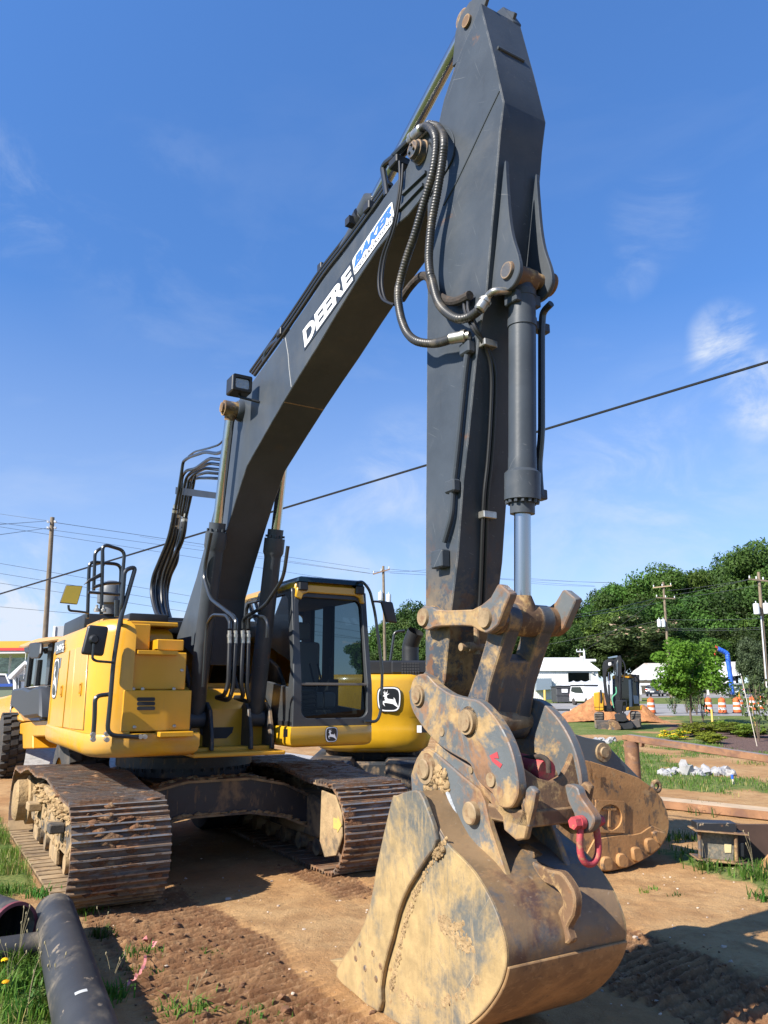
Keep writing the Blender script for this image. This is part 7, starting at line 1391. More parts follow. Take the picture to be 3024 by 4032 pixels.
def transformer(t, base, r, x, y, Y, h=.9, rr=.24):
    p = at(r, x, y, Y-.4); mb = MB(); mb.lathe((p[0], p[1], p[2]-h/2), (0,0,1), [(0,rr*.8),(.05,rr),(h,rr),(h+.06,rr*.9),(h+.1,.05),(h+.3,.05)], 16); ppart(t, base, 'transformer', mb, M['porcelain'])
pc2, pcb, pcd = pole('pole with twin transformers seen beyond the excavator cab', ('G',1342,1375), (1350,1790), 90, .17); crossarm(pc2, pcb, 'G', (1275,1428), (1385,1396), 90); transformer(pc2, pcb, 'G', 1325, 1575, 90, .9, .28); transformer(pc2, pcb, 'G', 1378, 1588, 90, .9, .28)
p3, p3b, p3d = pole('pole with brown crossarm standing before the dark wood', ('J',956,412), (983,790), 100, .17); crossarm(p3, p3b, 'J', (888,450), (1012,436), 100, 3, pm('new timber arm', (.5,.36,.22), .8)); crossarm(p3, p3b, 'J', (908,515), (1038,524), 100, 3, M['polewood']); transformer(p3, p3b, 'J', 930, 690, 100, .9, .25); transformer(p3, p3b, 'J', 958, 690, 100, .9, .25)
p4, p4b, p4d = pole('tall pole with large transformers at the edge of the lot', ('J',1596,345), (1655,1120), 76, .17); crossarm(p4, p4b, 'J', (1530,392), (1680,408), 76, 4, M['polewood']); transformer(p4, p4b, 'J', 1582, 595, 76, 1.0, .28); transformer(p4, p4b, 'J', 1648, 592, 76, 1.0, .28)
mb = MB(); mb.tube([at('J', 1612, 640, 75.8), at('J', 1652, 1130, 75.8)], .06, 8); ppart(p4, p4b, 'conduit', mb, M['porcelain'])
p5, p5b, p5d = pole('short far pole rising behind the white workshop roof', ('V',858,50), (908,400), 112, .15); crossarm(p5, p5b, 'V', (805,75), (950,70), 112, 3, M['porcelain'])
def wire(label, a, c, r=.012, sag=0.0, mat_='wire', name='power_line'):
    A, B_ = Vector(a), Vector(c); mb = MB(); n = 24; pts = [A.lerp(B_, i/n)-A-Vector((0,0,sag*4*(i/n)*(1-i/n))) for i in range(n+1)]; mb.tube(pts, r, 6); o = obj(name, mb, M[mat_], recalc=False); o.location = A; return tag(o, label, 'wire', 'overhead lines' if name == 'power_line' else None)
W_ = lambda r, x, y, Y: at(r, x, y, Y)
A_, B_ = Vector(W_('S', 0, 1283, 27)), Vector(W_('S', 1659, 782, 14.5)); d_ = B_-A_
wire('thick black cable sloping up behind the raised boom', A_-d_*.4, B_+d_*.25, .028, .0, 'decalblack', 'overhead_cable').__setitem__('group', 'overhead lines')
for i, (a, c, Y0, Y1) in enumerate((((0,75),(600,160),60,48), ((0,205),(600,162),30,48), ((0,332),(600,250),30,48))):
    wire(['thin line tied to the very top of the plain pole', 'lower line meeting the plain pole just under its top', 'line tied to the plain pole below the top clamps'][i], W_('M', *a, Y0), W_('M', *c, Y1-.2), .012)
for i, (a, c) in enumerate((((690,182),(4600,760)), ((0,185),(4600,815)), ((0,235),(4600,960)), ((0,690),(4600,1480)), ((0,815),(4600,1560)), ((0,935),(4600,1640)), ((0,1230),(4600,1640)))):
    lab = ['topmost of the faint lines crossing behind the boom hoses', 'second faint line crossing behind the boom hoses', 'third faint line crossing behind the boom hoses', 'fourth faint line crossing behind the boom hoses', 'fifth faint line crossing just above the deck rails', 'sixth faint line crossing at mirror height', 'lowest faint line passing behind the mirror arm'][i]
    wire(lab, W_('M', *a, 70 if a[0] == 0 else 48), W_('M', *c, 100), .016)
for i, (ra, a, Ya, rc, c, Yc) in enumerate((('G',(1275,1425),90,'X',(0,1075),120), ('G',(1385,1395),90,'C',(1400,345),130), ('G',(1385,1420),90,'C',(1500,322),130), ('C',(-60,250),92,'C',(300,238),92), ('J',(70,388),125,'J',(640,418),125), ('J',(70,420),125,'J',(500,440),125),
    ('J',(320,642),70,'J',(908,520),100), ('J',(320,655),70,'J',(950,545),100), ('J',(1012,500),100,'J',(1530,395),76), ('J',(1035,520),100,'J',(1600,430),76), ('J',(980,470),100,'J',(1545,392),76), ('J',(980,662),100,'J',(1610,655),76), ('J',(985,722),100,'J',(1615,716),76), ('J',(985,732),100,'J',(1615,728),76), ('J',(180,830),112,'J',(960,660),100), ('V',(945,70),112,'J',(905,525),100))):
    lab = ['line leaving the transformer pole toward the boom', 'upper line from the transformer pole past the stick', 'lower line from the transformer pole past the stick', 'short line crossing behind the cab mirror', 'upper faint line over the trees behind the rod', 'lower faint line over the trees behind the rod', 'upper line running to the brown crossarm pole', 'lower line running to the brown crossarm pole', 'top line between the brown crossarm pole and the tall pole', 'lowest of three lines strung below the wood crest', 'middle line strung across the dark wood', 'communication line crossing the wood at transformer height', 'upper of the paired lines below the transformers', 'lower of the paired lines below the transformers', 'slack service line descending to the workshop', 'line from the far pole up to the brown crossarm pole'][i]
    wire(lab, W_(ra, *a, Ya-.3), W_(rc, *c, Yc-.3), .018, .12)
# ---- left background: fuel canopy, cottage, shop front, hills
YC = 70.0; c0_ = np.array(at('R', 100, 640, YC)); c0_[2] = gz(YC); cn = thing('fuel_canopy', 'yellow and red fuel station canopy edge beyond the loader', 'canopy', tuple(c0_))
M['canyellow'] = pm('canopy yellow', (.52,.36,.03), .5); M['canred'] = pm('canopy red', (.55,.03,.03), .5)
fl('fascia', 'R', [(-500,240),(420,232),(420,320),(-500,325)], YC, 8, M['canyellow'], cn, c0_); fl('stripe', 'R', [(-500,322),(420,318),(420,352),(-500,356)], YC-.1, 8.2, M['canred'], cn, c0_); fl('soffit', 'R', [(-500,356),(420,352),(420,385),(-500,395)], YC, 8, pm('white soffit', (.6,.6,.58), .6), cn, c0_)
a, b2_ = at('R', 138, 390, YC+3), at('R', 118, 640, YC+3); mb = MB(); mb.tube([(a[0]-c0_[0], 3, a[2]-c0_[2]), (b2_[0]-c0_[0], 3, -.1)], .12, 8); obj('column', mb, M['porcelain'], cn)
YH = 46.0; h0 = np.array(at('R', 220, 820, YH)); h0[2] = gz(YH); ho = thing('cottage', 'small white gabled house between the loader cab and the canopy', 'house', tuple(h0)); M['whitewall'] = pm('white siding', (.72,.72,.70), .7, var=.05)
fl('wall', 'R', [(160,690),(300,560),(480,640),(480,900),(165,900)], YH, 6, M['whitewall'], ho, h0); rfm = pm('white roof edge', (.75,.75,.74), .5); fl('roof', 'R', [(100,690),(105,665),(310,478),(560,700),(560,730),(310,515),(120,710)], YH-.5, 7, rfm, ho, h0)
for pts_ in ([(198,700),(255,690),(252,820),(200,825)],): w_ = fl('window', 'R', pts_, YH-.06, .1, M['carglass'], ho, h0); fl('frame', 'R', [(190,690),(200,690),(202,830),(192,830)], YH-.1, .08, M['whitewall'], w_, h0); fl('frame', 'R', [(224,690),(232,690),(230,825),(222,825)], YH-.1, .08, M['whitewall'], w_, h0)
YF = 60.0; f0_ = np.array(at('R', 40, 860, YF)); f0_[2] = gz(YF); sf = thing('shop_front', 'low shop front with dark panels and a blue band', 'building', tuple(f0_))
fl('upper_panel', 'R', [(-300,640),(70,655),(118,770),(-300,770)], YF, 5, pm('dark slate panel', (.06,.065,.09), .4), sf, f0_); fl('trim', 'R', [(-300,632),(75,640),(125,768),(108,768),(62,660),(-300,650)], YF-.1, .2, M['whitewall'], sf, f0_); fl('blue_band', 'R', [(-300,772),(158,764),(155,800),(-300,808)], YF-.2, .4, pm('blue band', (.02,.07,.32), .4), sf, f0_); fl('glazing', 'R', [(-300,808),(155,802),(155,1000),(-300,1000)], YF, .2, pm('dim glazing', (.16,.19,.14), .15), sf, f0_)
sg = np.array(at('M', 770, 1500, 52)); sg[2] = gz(52); so = thing('roof_unit', 'pale grey box sign standing behind the excavator roof', 'sign', tuple(sg)); fl('panel', 'M', [(665,1470),(960,1462),(960,1600),(655,1600)], 52, .5, pm('pale unit', (.34,.36,.38), .6), so, sg, .02); fl('edge', 'M', [(664,1468),(690,1468),(680,1600),(655,1600)], 51.9, .05, M['white'], so, sg); mb = MB(); mb.box(-.15, .15, 0, .3, 0, at('M', 770, 1600, 52)[2]-sg[2]); obj('post', mb, M['porcelain'], so)
# ================================================================== VEGETATION
def leafmat(name, c, v=.35, tr=.35, scale=.35):
    m = bpy.data.materials.new(name); m.use_nodes = True; nt = m.node_tree; N = nt.nodes; L = nt.links; N.clear()
    out = N.new('ShaderNodeOutputMaterial'); df = N.new('ShaderNodeBsdfPrincipled'); df.inputs['Roughness'].default_value = .6; df.inputs['Specular IOR Level'].default_value = .25; tl = N.new('ShaderNodeBsdfTranslucent'); mx = N.new('ShaderNodeMixShader'); mx.inputs[0].default_value = tr
    ge = N.new('ShaderNodeNewGeometry'); r = N.new('ShaderNodeValToRGB'); r.color_ramp.elements[0].color = (c[0]*(1-v), c[1]*(1-v), c[2]*(1-v), 1); r.color_ramp.elements[1].color = (c[0]*(1+v*1.2), c[1]*(1+v), c[2]*(1+v*.4), 1)
    tcx = N.new('ShaderNodeTexCoord'); nz = N.new('ShaderNodeTexNoise'); nz.inputs['Scale'].default_value = scale; nz.inputs['Detail'].default_value = 3; ad = N.new('ShaderNodeMath'); ad.operation = 'MULTIPLY_ADD'; ad.inputs[1].default_value = .5
    sb = N.new('ShaderNodeMath'); sb.operation = 'SUBTRACT'; sb.inputs[1].default_value = .0; mu_ = N.new('ShaderNodeMath'); mu_.operation = 'MULTIPLY'; mu_.inputs[1].default_value = .5
    L.new(tcx.outputs['Object'], nz.inputs['Vector']); L.new(ge.outputs['Random Per Island'], ad.inputs[0]); L.new(nz.outputs['Fac'], mu_.inputs[0]); L.new(mu_.outputs[0], ad.inputs[2]); L.new(ad.outputs[0], r.inputs['Fac'])
    oi = N.new('ShaderNodeObjectInfo'); hv = N.new('ShaderNodeHueSaturation'); mr = N.new('ShaderNodeMapRange'); mr.inputs['To Min'].default_value = .5; mr.inputs['To Max'].default_value = 1.35; L.new(oi.outputs['Random'], mr.inputs['Value']); L.new(mr.outputs[0], hv.inputs['Value'])
    mr2 = N.new('ShaderNodeMapRange'); mr2.inputs['To Min'].default_value = .475; mr2.inputs['To Max'].default_value = .520; wn_ = N.new('ShaderNodeMath'); wn_.operation = 'FRACT'; m7 = N.new('ShaderNodeMath'); m7.operation = 'MULTIPLY'; m7.inputs[1].default_value = 7.31; L.new(oi.outputs['Random'], m7.inputs[0]); L.new(m7.outputs[0], wn_.inputs[0]); L.new(wn_.outputs[0], mr2.inputs['Value']); L.new(mr2.outputs[0], hv.inputs['Hue'])
    L.new(r.outputs[0], hv.inputs['Color']); L.new(hv.outputs[0], df.inputs['Base Color']); L.new(hv.outputs[0], tl.inputs[0]); L.new(df.outputs[0], mx.inputs[1]); L.new(tl.outputs[0], mx.inputs[2]); L.new(mx.outputs[0], out.inputs[0]); return m
M['leafdark'] = leafmat('dark woodland leaves', (.040,.085,.018)); M['leafmid'] = leafmat('woodland leaves', (.062,.125,.022)); M['leaflight'] = leafmat('light woodland leaves', (.10,.17,.028)); M['leafconifer'] = leafmat('grey green needles', (.060,.095,.045), .3, .15)
M['leafmimosa'] = leafmat('mimosa fronds', (.075,.105,.035)); M['leafmaple'] = leafmat('young maple leaves', (.17,.29,.035), .3, .5, 1.5); M['leafbush'] = leafmat('shrub leaves', (.060,.105,.035), .35, .3, 2); M['leafjuniper'] = leafmat('juniper sprays', (.19,.26,.03), .3, .3, 2); M['bark'] = pm('brown bark', (.12,.085,.06), .95, bump=(12,.7,.03), var=.25)
M['petalpink'] = leafmat('pale pink tufts', (.45,.30,.24), .2, .3); M['petalyellow'] = leafmat('yellow petals', (.75,.45,.02), .2, .3)
def quads(P_, Nn, size, rs, aspect=.62, pointed=False):
    n = len(P_); up = rs.normal(size=(n, 3)); t = np.cross(Nn, up); t /= np.linalg.norm(t, axis=1, keepdims=True)+1e-9; b = np.cross(Nn, t); s = size[:, None]
    A = P_-t*s; B_ = P_+b*s*aspect; C_ = P_+t*s; D = P_-b*s*aspect; V = np.stack([A, B_, C_, D], 1).reshape(-1, 3); return V
def quadmesh(name, V, mats, mi=None):
    n = len(V)//4; me = bpy.data.meshes.new(name); me.vertices.add(4*n); me.vertices.foreach_set('co', V.astype(np.float32).ravel()); me.loops.add(4*n); me.loops.foreach_set('vertex_index', np.arange(4*n, dtype=np.int32)); me.polygons.add(n); me.polygons.foreach_set('loop_start', np.arange(0, 4*n, 4, dtype=np.int32))
    for m in mats: me.materials.append(m)
    if mi is not None: me.polygons.foreach_set('material_index', mi.astype(np.int32))
    me.update(calc_edges=True); return me
def crown(name, seed, mats, R=(1,1,1), lobes=26, leaves=210, leaf=.05, lr=(.24,.42), shape='round', flowers=0.0):
    rs = np.random.default_rng(seed); Vs = []; MI = []
    for i in range(lobes):
        while True:
            c = rs.uniform(-1, 1, 3)
            if shape == 'cone':
                h = (c[2]+1)/2
                if math.hypot(c[0], c[1]) < (1-h)*.75+.08: break
            elif np.linalg.norm(c) < .82: break
        r = rs.uniform(*lr)*(1 if shape != 'cone' else .65); n = int(leaves*rs.uniform(.7, 1.3)); d = rs.normal(size=(n, 3)); d /= np.linalg.norm(d, axis=1, keepdims=True); rr = r*rs.uniform(.55, 1.12, n)[:, None]
        P_ = c+d*rr*np.array([1, 1, .8]); Nn = d+rs.normal(size=(n, 3))*.7+np.array([0, 0, .35]); Nn /= np.linalg.norm(Nn, axis=1, keepdims=True); sz = leaf*rs.uniform(.6, 1.4, n)
        Vs.append(quads(P_, Nn, sz, rs)); k = np.zeros(n); 
        if flowers: k[(rs.uniform(size=n) < flowers) & (d[:, 2] > .2)] = 1
        MI.append(k)
    V = np.concatenate(Vs)*np.array(R); return quadmesh(name, V, mats, np.concatenate(MI) if flowers else None)
CR = {}
for k, m in (('leafdark', 'leafdark'), ('leafmid', 'leafmid'), ('leaflight', 'leaflight')):
    CR[k] = [crown('crown', 20+i+len(k), [M[m]], lobes=30, leaves=760, leaf=.030, lr=(.22,.40)) for i in range(3)]
def trunk_mesh(h, r, seed, crown_r):
    rs = np.random.default_rng(seed); mb = MB(); pts = [(0,0,-.3)]+[(rs.normal(0, .12)*i/3, rs.normal(0, .12)*i/3, h*i/5) for i in range(1, 6)]; sp_ = spl(pts, 3); mb.tube(sp_, [r*(1-.6*i/len(sp_)) for i in range(len(sp_))], 8)
    for k in range(6):
        a = rs.uniform(0, 6.28); z = h*rs.uniform(.5, .95); L_ = crown_r*rs.uniform(.4, .8); mb.tube([(0,0,z), (math.cos(a)*L_*.5, math.sin(a)*L_*.5, z+L_*.35), (math.cos(a)*L_, math.sin(a)*L_, z+L_*.6)], [r*.4, r*.28, r*.1], 6)
    return mb
def tree(label, r, x, ytop, Y, rad_, mesh, group, seed, rzs=1.0, low=.25, name='tree', cat='tree', trunk_r=.28):
    base = gz(Y); p = at(r, x, ytop, Y); H_ = p[2]-base; t = thing(name, label, cat, (p[0], Y, base), random.uniform(0, 6.28), group)
    rz_ = H_*(1-low)/2/1.12; zc = H_-rz_*1.13; rad_ *= .93
    c = link('crown', mesh, t); c.location = (0, 0, zc); c.scale = (rad_, rad_, rz_*rzs); c.rotation_euler = (0, 0, random.uniform(0, 6.28))
    obj('trunk', trunk_mesh(zc, trunk_r, seed, rad_), M['bark'], t); return t
G_ = 'trees of the wood behind the lots'
rows = [(330,560,174,7.0,'leafdark'),(395,520,176,6.9,'leafmid'),(470,470,174,7.5,'leafmid'),(545,425,172,7.6,'leafdark'),(620,378,169,8.2,'leafmid'),(700,345,166,7.6,'leafmid'),(780,290,166,8.8,'leafmid'),(865,240,164,8.8,'leafmid'),(955,238,170,8.7,'leafdark'),(1045,212,170,8.7,'leaflight'),(1130,248,174,8.7,'leafdark'),(1215,190,174,9.3,'leafmid'),(1300,172,170,9.3,'leafdark'),(1395,165,170,9.9,'leafdark'),(1480,158,166,9.9,'leafdark'),(1560,100,160,10.6,'leafdark'),(1645,82,160,10.6,'leafmid'),(1740,95,160,10.6,'leafdark'),(300,640,156,7.5,'leafmid'),(390,600,154,7.6,'leafdark'),(470,585,152,7.6,'leafdark'),(560,545,152,8.2,'leafmid'),(650,520,154,8.2,'leafdark'),(740,480,156,8.8,'leafdark'),(900,420,158,9.4,'leafmid'),(1000,400,156,9.4,'leafdark'),(1105,430,154,9.5,'leafmid'),(1200,460,154,8.8,'leafdark'),(1290,420,156,9.4,'leafmid'),(1380,380,154,9.5,'leafdark'),(1470,400,152,9.5,'leafdark'),(1560,360,152,10.1,'leafmid'),(1650,380,150,10.2,'leafdark'),(240,720,145,6.2,'leafdark'),(480,760,141,6.3,'leafdark'),(1010,640,143,7.5,'leafdark'),(1130,720,141,6.9,'leafmid'),(1240,690,143,7.5,'leafdark'),(1350,650,143,7.5,'leafdark'),(860,720,143,6.3,'leafdark'),(1620,640,141,7.6,'leafdark')]
KW = {'leafdark': 'dark broadleaf tree', 'leafmid': 'mid green broadleaf tree', 'leaflight': 'pale green broadleaf tree'}
for i, (x, yt, Y, r_, k) in enumerate(rows):
    where = 'along the crest of the wood' if i < 18 else ('in the middle rank of the wood' if i < 33 else 'low at the foot of the wood')
    tree(f'{KW[k]} {where}', 'J', x, yt, Y, r_, CR[k][i % 3], G_+f' ({k[4:]}, {where})', i, low=.12 if i >= 18 else .2)
G2 = 'trees seen beyond the excavator cab'
for i, (x, yt, Y, r_, k) in enumerate(((255,410,120,6,'leafdark'),(185,430,124,6,'leafdark'),(120,475,126,5.5,'leafmid'),(60,540,128,5,'leafdark'),(0,600,132,5,'leafdark'),(-70,640,132,5,'leafmid'),(330,430,122,6,'leafdark'),(400,470,126,6,'leafmid'),(150,640,112,5,'leafdark'),(240,600,110,5,'leafdark'),(60,700,112,5,'leafdark'))):
    tree(f'{KW[k]} beyond the excavator cab and exhaust stack', 'C', x, yt, Y, r_, CR[k][i % 3], G2+' '+k[4:], 70+i, low=.1)
for i, x in enumerate((-330, -230, -130, -30, 70, 165, 250)):
    tree('broadleaf tree linking the wood with the clump beyond the cab', 'J', x, 640-(i%3)*30, 142+(i%2)*8, 6.5, CR[('leafdark','leafmid')[i % 2]][i % 3], 'trees linking wood and clump', 120+i, low=.1)
mim = crown('crown', 91, [M['leafmimosa'], M['petalpink']], lobes=44, leaves=280, leaf=.036, lr=(.16,.28), flowers=.12)
tree('spreading mimosa with pale pink blossom below the crossarm pole', 'J', 745, 600, 140, 11, mim, None, 95, low=.22)
con = crown('crown', 92, [M['leafconifer']], lobes=60, leaves=260, leaf=.035, lr=(.18,.30), shape='round')
tree('broad grey green juniper tree beside the tall utility pole', 'J', 1540, 735, 98, 2.5, con, None, 96, low=.05)
map_ = crown('crown', 93, [M['leafmaple']], lobes=38, leaves=230, leaf=.042, lr=(.16,.32))
mt_ = tree('young maple with bright lime leaves at the mulch bed', 'J', 1095, 740, 44, 2.35, map_, None, 97, low=.14, trunk_r=.07)
# shrubs
SH = [crown('crown', 101, [M['leafbush']], lobes=18, leaves=60, leaf=.07, lr=(.2,.36)), crown('crown', 102, [M['leafjuniper']], lobes=26, leaves=150, leaf=.07, lr=(.22,.38)), crown('crown', 103, [M['leafjuniper'], M['petalyellow']], lobes=22, leaves=110, leaf=.075, lr=(.22,.38), flowers=.55), crown('crown', 104, [M['leafbush']], lobes=12, leaves=26, leaf=.07, lr=(.2,.4))]
def shrub(label, r, x, yb, w, h, mesh, name='shrub', group=None, stems=3, lift=.5, Y=None):
    p = gnd(r, x, yb) if Y is None else at(r, x, yb, Y); Y = p[1]; z = gz(Y); t = thing(name, label, 'shrub', (p[0], Y, z), random.uniform(0, 6), group)
    c = link('foliage', mesh, t); c.location = (0, 0, h*lift); c.scale = (w, w, h*.55)
    mb = MB(); rs = np.random.default_rng(int(x))
    for k in range(stems): a = rs.uniform(0, 6.28); mb.tube([(0,0,-.05), (math.cos(a)*w*.25, math.sin(a)*w*.25, h*.4), (math.cos(a)*w*.5, math.sin(a)*w*.5, h*.8)], [.018, .013, .006], 6)
    obj('stem', mb, M['bark'], t); return t
shrub('low golden juniper mound in front of the stake', 'J', 1195, 1450, .95, .55, SH[1], group='juniper mounds'); shrub('small golden juniper tuft at the mulch edge', 'J', 1275, 1495, .55, .38, SH[1], group='juniper mounds')
shrub('juniper mound at the maple end of the long row', 'J', 1360, 1420, .8, .5, SH[1], group='juniper mounds'); shrub('middle mound of the long juniper row', 'J', 1445, 1435, .85, .5, SH[1], group='juniper mounds'); shrub('juniper mound at the leaning stake end of the long row', 'J', 1530, 1452, .85, .5, SH[1], group='juniper mounds')
shrub('clump of yellow flowers at the mulch edge above the rusty beam', 'J', 1030, 1470, .62, .42, SH[2], name='flower_clump')
shrub('dusty bare twiggy bush between the maple trunk and the clay pile', 'J', 1035, 1325, .55, 1.7, SH[3], stems=9); shrub('olive sapling bush under the maple', 'J', 1120, 1320, .9, 2.0, SH[0], stems=7); shrub('dark leaved sapling clump between the maple and the juniper row', 'J', 1225, 1360, 1.0, 3.4, SH[3], stems=7, lift=.62); shrub('thin leafy sapling beside the leaning white stake', 'J', 1600, 1480, .85, 2.6, SH[3], stems=5, lift=.6); shrub('dark bushy sapling screening the far drums', 'J', 1430, 1270, 1.1, 2.2, SH[3], stems=5, lift=.6)
shrub('second dark sapling clump reaching over the drums', 'J', 1185, 1330, .9, 3.0, SH[3], stems=6, lift=.6)
# stakes
def stake(label, r, a, c, Y, w, mat_): 
    A, B_ = Vector(at(r, *a, Y)), Vector(at(r, *c, Y)); B_.z = gz(Y)-.02; mb = MB(); mb.tube([tuple(A-B_), (0,0,0)], w, 6); o = obj('stake', mb, mat_); o.location = B_; return tag(o, label, 'stake', 'survey stakes in the planting bed')
M['stakewhite'] = pm('bleached stake', (.62,.55,.45), .8); M['stakeyellow'] = pm('new pine stake', (.75,.52,.12), .7)
stake('tall bleached stake leaning over the juniper row', 'J', (1480,1042), (1585,1505), 27.5, .013, M['stakewhite']); stake('short pale yellow stake below the maple', 'J', (1280,1265), (1290,1390), 40, .05, M['stakeyellow']); stake('thin yellow stake behind the leaning white one', 'J', (1556,1250), (1578,1350), 40, .035, M['stakeyellow'])
b_s = MB(); 
for (r, a, c, Y, lab, cm_) in (('K',(1368,362),(1384,455),None,'short stake with a blue ribbon in the lawn','inflblue'),('J',(1328,1322),(1334,1345),None,'tiny blue flag stake by the mulch','inflblue'),('V',(212,790),(214,980),78,'yellow marker post near the workshop lean-to','stakeyellow')):
    p = gnd(r, *c) if Y is None else at(r, *c, Y); Yk = p[1]; st_ = stake(lab, r, a, c, Yk, .02 if Y is None else .11, M['stakewhite'] if Y is None else M['stakeyellow'])
    if Y is None: mb = MB(); t_ = Vector(at(r, *a, Yk))-Vector((p[0], Yk, gz(Yk))); mb.box(t_.x-.02, t_.x+.025, -.02, .02, t_.z-.10, t_.z); obj('ribbon', mb, M[cm_], st_, bevel=.01)
# rocks
M['rock'] = pm('white quarry stone', (.33,.325,.32), .8, layers=[dict(col=(.32,.32,.34), scale=4, lo=.5, hi=.62, w=.8)], bump=(12,.5,.03), var=.15)
rs = np.random.default_rng(31)
def rockpile(r, xa, xb2, ya, yb, n, szr, tagtxt):
    for i in range(n):
        x = rs.uniform(xa, xb2); y = rs.uniform(ya, yb); p = gnd(r, x, y); s = rs.uniform(*szr); mb = MB(); mb.blob((0,0,0), s, 2, .42, (rs.uniform(.8, 1.3), rs.uniform(.7, 1), rs.uniform(.6, .95)), seed=i+x)
        o = obj('rock', mb, M['rock'], ang=22); o.location = (p[0], p[1], gz(p[1])+s*.35); o.rotation_euler = (rs.uniform(-.4,.4), rs.uniform(-.4,.4), rs.uniform(0,6)); tag(o, tagtxt, 'rock', tagtxt[:40])
rockpile('K', 850, 1385, 350, 392, 26, (.05,.15), 'white broken stone in the heap on the lawn'); rockpile('K', 360, 510, 118, 148, 12, (.05,.14), 'white broken stone in the far small heap by the brown bucket')
p = gnd('K', 1040, 385); mb = MB(); mb.blob((0,0,0), .15, 2, .42, (.9,.7,1.2), seed=77); o = obj('rock', mb, M['rock'], ang=22); o.location = (p[0], p[1], .12); tag(o, 'largest pointed white stone of the heap on the lawn', 'rock')
# far hill
for nm, x0_, x1_, Y, hts, c in (('hill', -420, -60, 560, (28, 34, 40, 38, 33, 36, 41, 35, 30), (.040,.070,.050)), ('hill', -160, -40, 240, (7, 9, 8, 10, 9, 11, 12, 9, 8), (.030,.060,.020))):
    n = 120; xs_ = np.linspace(x0_, x1_, n); top_ = np.interp(np.linspace(0, 1, n), np.linspace(0, 1, len(hts)), hts)*(.75 if Y > 300 else .8); gx, gv = np.meshgrid(xs_, np.linspace(0, 1, 26)); tp_ = np.interp(gx, xs_, top_); Z = gz(min(Y, 420))-2+tp_*np.sin(gv*math.pi/2)*(.86+.28*fbm(gx*.22, gv*9, 4, 81)); me = grid_mesh(nm, gx, Y+gv*Y*.25+(fbm(gx*.3, gv*11, 3, 85)-.5)*6, Z); me.materials.append(pm('wooded hillside', c, .95, layers=[dict(col=tuple(k*.5 for k in c), scale=.25, lo=.45, hi=.6, w=.8)], bump=(.3,1.0,2.0), var=.3, vscale=.12)); struct(link(nm, me), 'distant wooded hillside')
# ---- grass
M['grassblade'] = leafmat('grass blades', (.085,.155,.022), .4, .4, 1.0); M['grassdry'] = leafmat('straw blades', (.26,.22,.09), .3, .3, 1.0); M['weed'] = leafmat('broad weed leaves', (.065,.16,.024), .3, .4, 2.0)
def blades(P_, h, w, rs, lean=.5, segs=2):
    n = len(P_); a = rs.uniform(0, 6.283, n); ln = rs.uniform(.1, lean, n)*h; dx = np.cos(a)*ln; dy = np.sin(a)*ln; px_ = -np.sin(a+rs.uniform(-.6,.6,n))*w; py = np.cos(a)*w
    B0 = P_+np.stack([px_, py, 0*a], 1); B1 = P_-np.stack([px_, py, 0*a], 1); m_ = P_+np.stack([dx*.35, dy*.35, h*.6], 1); M0 = m_+np.stack([px_*.8, py*.8, 0*a], 1); M1 = m_-np.stack([px_*.8, py*.8, 0*a], 1); T_ = P_+np.stack([dx, dy, h*.95-ln*.25], 1); T2 = T_+np.stack([px_*.1, py*.1, 0*a], 1)
    return np.stack([B1, B0, M0, M1], 1).reshape(-1, 3), np.stack([M1, M0, T2, T_], 1).reshape(-1, 3)
def grassobj(name, label, P_, h, w, rs, lean, mats, dry=.15):
    V1, V2 = blades(P_, h, w, rs, lean); V = np.concatenate([V1, V2]); k = (rs.uniform(size=len(P_)) < dry).astype(float); me = quadmesh(name, V, mats, np.concatenate([k, k])); return stuff(link(name, me), label, 'grass')
rs = np.random.default_rng(55)
def gzv(x, y): return np.array([ground_z(a, b_) for a, b_ in zip(x, y)])
def sample(n, x0_, x1_, y0_, y1_, seed, thr=.3):
    r2 = np.random.default_rng(seed); x = r2.uniform(x0_, x1_, n); y = r2.uniform(y0_, y1_, n); g = masks(x, y)[1]; cl = fbm(x*2.2, y*2.2, 3, 90); k = (r2.uniform(size=n) < g*1.2) & (g > thr) & (cl > .36); return x[k], y[k]
x, y = sample(60000, -7.5, -1.2, 4.4, 13, 1); P_ = np.stack([x, y, gzv(x, y)], 1); cl = fbm(x*1.5, y*1.5, 3, 91)
grassobj('verge_grass', 'grass on the verge around the black pipes', P_, rs.uniform(.03, .10, len(x))*(.6+1.2*sstep(.4, .7, cl)), rs.uniform(.002, .005, len(x)), rs, .7, [M['grassblade'], M['grassdry']])
x, y = sample(60000, 3.0, 16, 6.8, 30, 2, .25); P_ = np.stack([x, y, gzv(x, y)], 1)
grassobj('lawn_grass', 'grass on the lawn behind the rusty beams', P_, rs.uniform(.04, .12, len(x)), rs.uniform(.004, .009, len(x)), rs, .7, [M['grassblade'], M['grassdry']], .2)
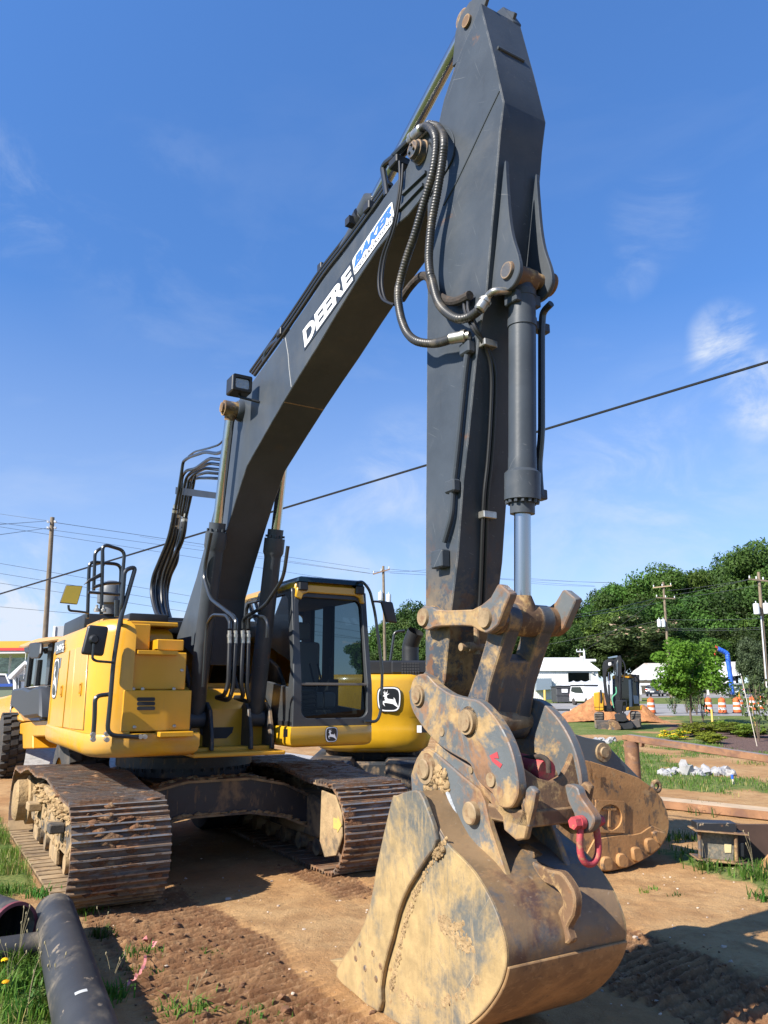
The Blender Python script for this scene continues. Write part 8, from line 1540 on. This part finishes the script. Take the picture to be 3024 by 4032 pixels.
# taller tufts and broad weeds near the pipes and along the bottom
def tuft(label, r, x, y, n, h, spread, w=.006, mat_='weed', heads=0, group='weed tufts in the yard'):
    p = gnd(r, x, y); z = ground_z(p[0], p[1]); r2 = np.random.default_rng(int(x*7+y)); t = thing('weed_tuft', label, 'weed', (p[0], p[1], z), 0, group)
    q_ = np.stack([r2.normal(0, spread*.35, n), r2.normal(0, spread*.35, n), np.zeros(n)-.005], 1); V1, V2 = blades(q_, h*r2.uniform(.5, 1.1, n), w*r2.uniform(.6, 1.4, n), r2, 1.0); me = quadmesh('leaves', np.concatenate([V1, V2]), [M[mat_]]); link('leaves', me, t)
    if heads:
        mb = MB()
        for k in range(heads): a = r2.uniform(0, 6.28); hh = h*r2.uniform(1.2, 2.2); d = Vector((math.cos(a), math.sin(a), 0))*hh*r2.uniform(.1, .4); pts = spl([(0,0,0), d*.3+Vector((0,0,hh*.6)), d+Vector((0,0,hh))], 5); mb.tube(pts, .0013, 5); mb.blob(tuple(pts[-1]), .0055, 1, .2, (1,1,2.4), seed=k)
        stuff(obj('seed_heads', mb, pm('dry seed head', (.30,.25,.14), .9) if 'dry seed head' not in bpy.data.materials else bpy.data.materials['dry seed head'], t))
    return t
for i, (r, x, y, n, h, s, hd_, lab) in enumerate((('L',830,800,50,.13,.14,2,'leafy plantain tuft growing at the edge of the track marks'), ('L',330,480,60,.12,.2,0,'grass tuft against the flat of the track shoes'), ('L',60,470,40,.13,.2,0,'grass tuft beside the barrel of the maroon rimmed pipe'), ('L',140,1080,90,.20,.22,5,'tall weed clump with seed heads by the short pipe'), ('L',60,1280,90,.18,.25,4,'tall weed clump with dandelions beside the long pipe'), ('L',330,1180,90,.16,.22,4,'broad leaf weeds pressed against the long pipe'), ('L',420,1420,90,.16,.2,5,'weeds growing along the pipe below its white sticker'), ('L',220,1440,80,.15,.22,2,'weed patch between the dandelions and the pipe'), ('L',900,1330,60,.14,.15,3,'weeds on the shaded side of the long pipe'), ('L',1080,1080,36,.08,.16,0,'short weeds beside the pink tape'), ('L',1200,940,40,.08,.16,0,'small weed growing through the pink tape knot'), ('L',1300,1100,40,.06,.14,0,'low green weed near the churned soil'), ('L',700,620,50,.10,.2,0,'low grass in the shade before the track'), ('I',780,1110,110,.14,.22,2,'wide grass clump inside the churned track marks'), ('I',1050,1130,50,.07,.2,0,'sparse grass between the wide clump and the bucket'), ('I',1180,1120,50,.06,.25,0,'sparse grass next to the bucket shadow'), ('I',860,880,30,.06,.12,0,'small weed in the churned soil'), ('I',560,900,50,.08,.2,0,'weed by the tape knot'),
    ('K',1190,1090,50,.16,.2,2,'grass tuft at the foot of the shoring bracket'), ('K',1540,1160,80,.2,.25,3,'long grass beside the curved rusty plate'), ('K',1610,1300,60,.14,.2,0,'grass tuft on the bare clay near the shoring bracket'), ('K',940,850,50,.14,.25,0,'grass in the shade of the brown bucket'), ('K',1040,850,50,.14,.25,0,'grass between the brown bucket and the shoring bracket'), ('K',1200,660,90,.18,.5,0,'grass in front of the sandy floor beam'), ('K',720,1220,20,.05,.1,0,'tiny weed on bare clay'), ('K',800,1200,20,.05,.08,0,'tiny sprout on bare clay'), ('K',960,1250,20,.05,.1,0,'sprout near the bucket shadow'))):
    tuft(lab, r, x, y, n, h, s, .006 if h > .1 else .004, 'weed' if i % 3 else 'grassblade', hd_)
for i, (x, y, h) in enumerate(((8,1140,.20), (20,1295,.17))):
    p = gnd('L', x, y+150); z = ground_z(p[0], p[1]); t = thing('dandelion', 'yellow flower on a thin stem in the verge beside the pipes', 'flower', (p[0], p[1], z), i, 'yellow verge flowers'); mb = MB(); mb.tube(spl([(0,0,0),(.01,0,h*.5),(0,0,h)], 4), .003, 6); obj('stem', mb, M['weed'], t); r2 = np.random.default_rng(i); n = 40; a = np.linspace(0, 6.28*3, n); Pq = np.stack([np.cos(a)*.012, np.sin(a)*.012, np.full(n, h)+r2.uniform(0, .008, n)], 1); Nn = np.stack([np.cos(a)*.5, np.sin(a)*.5, np.ones(n)], 1); link('petals', quadmesh('petals', quads(Pq, Nn, np.full(n, .014), r2), [M['petalyellow']]), t)
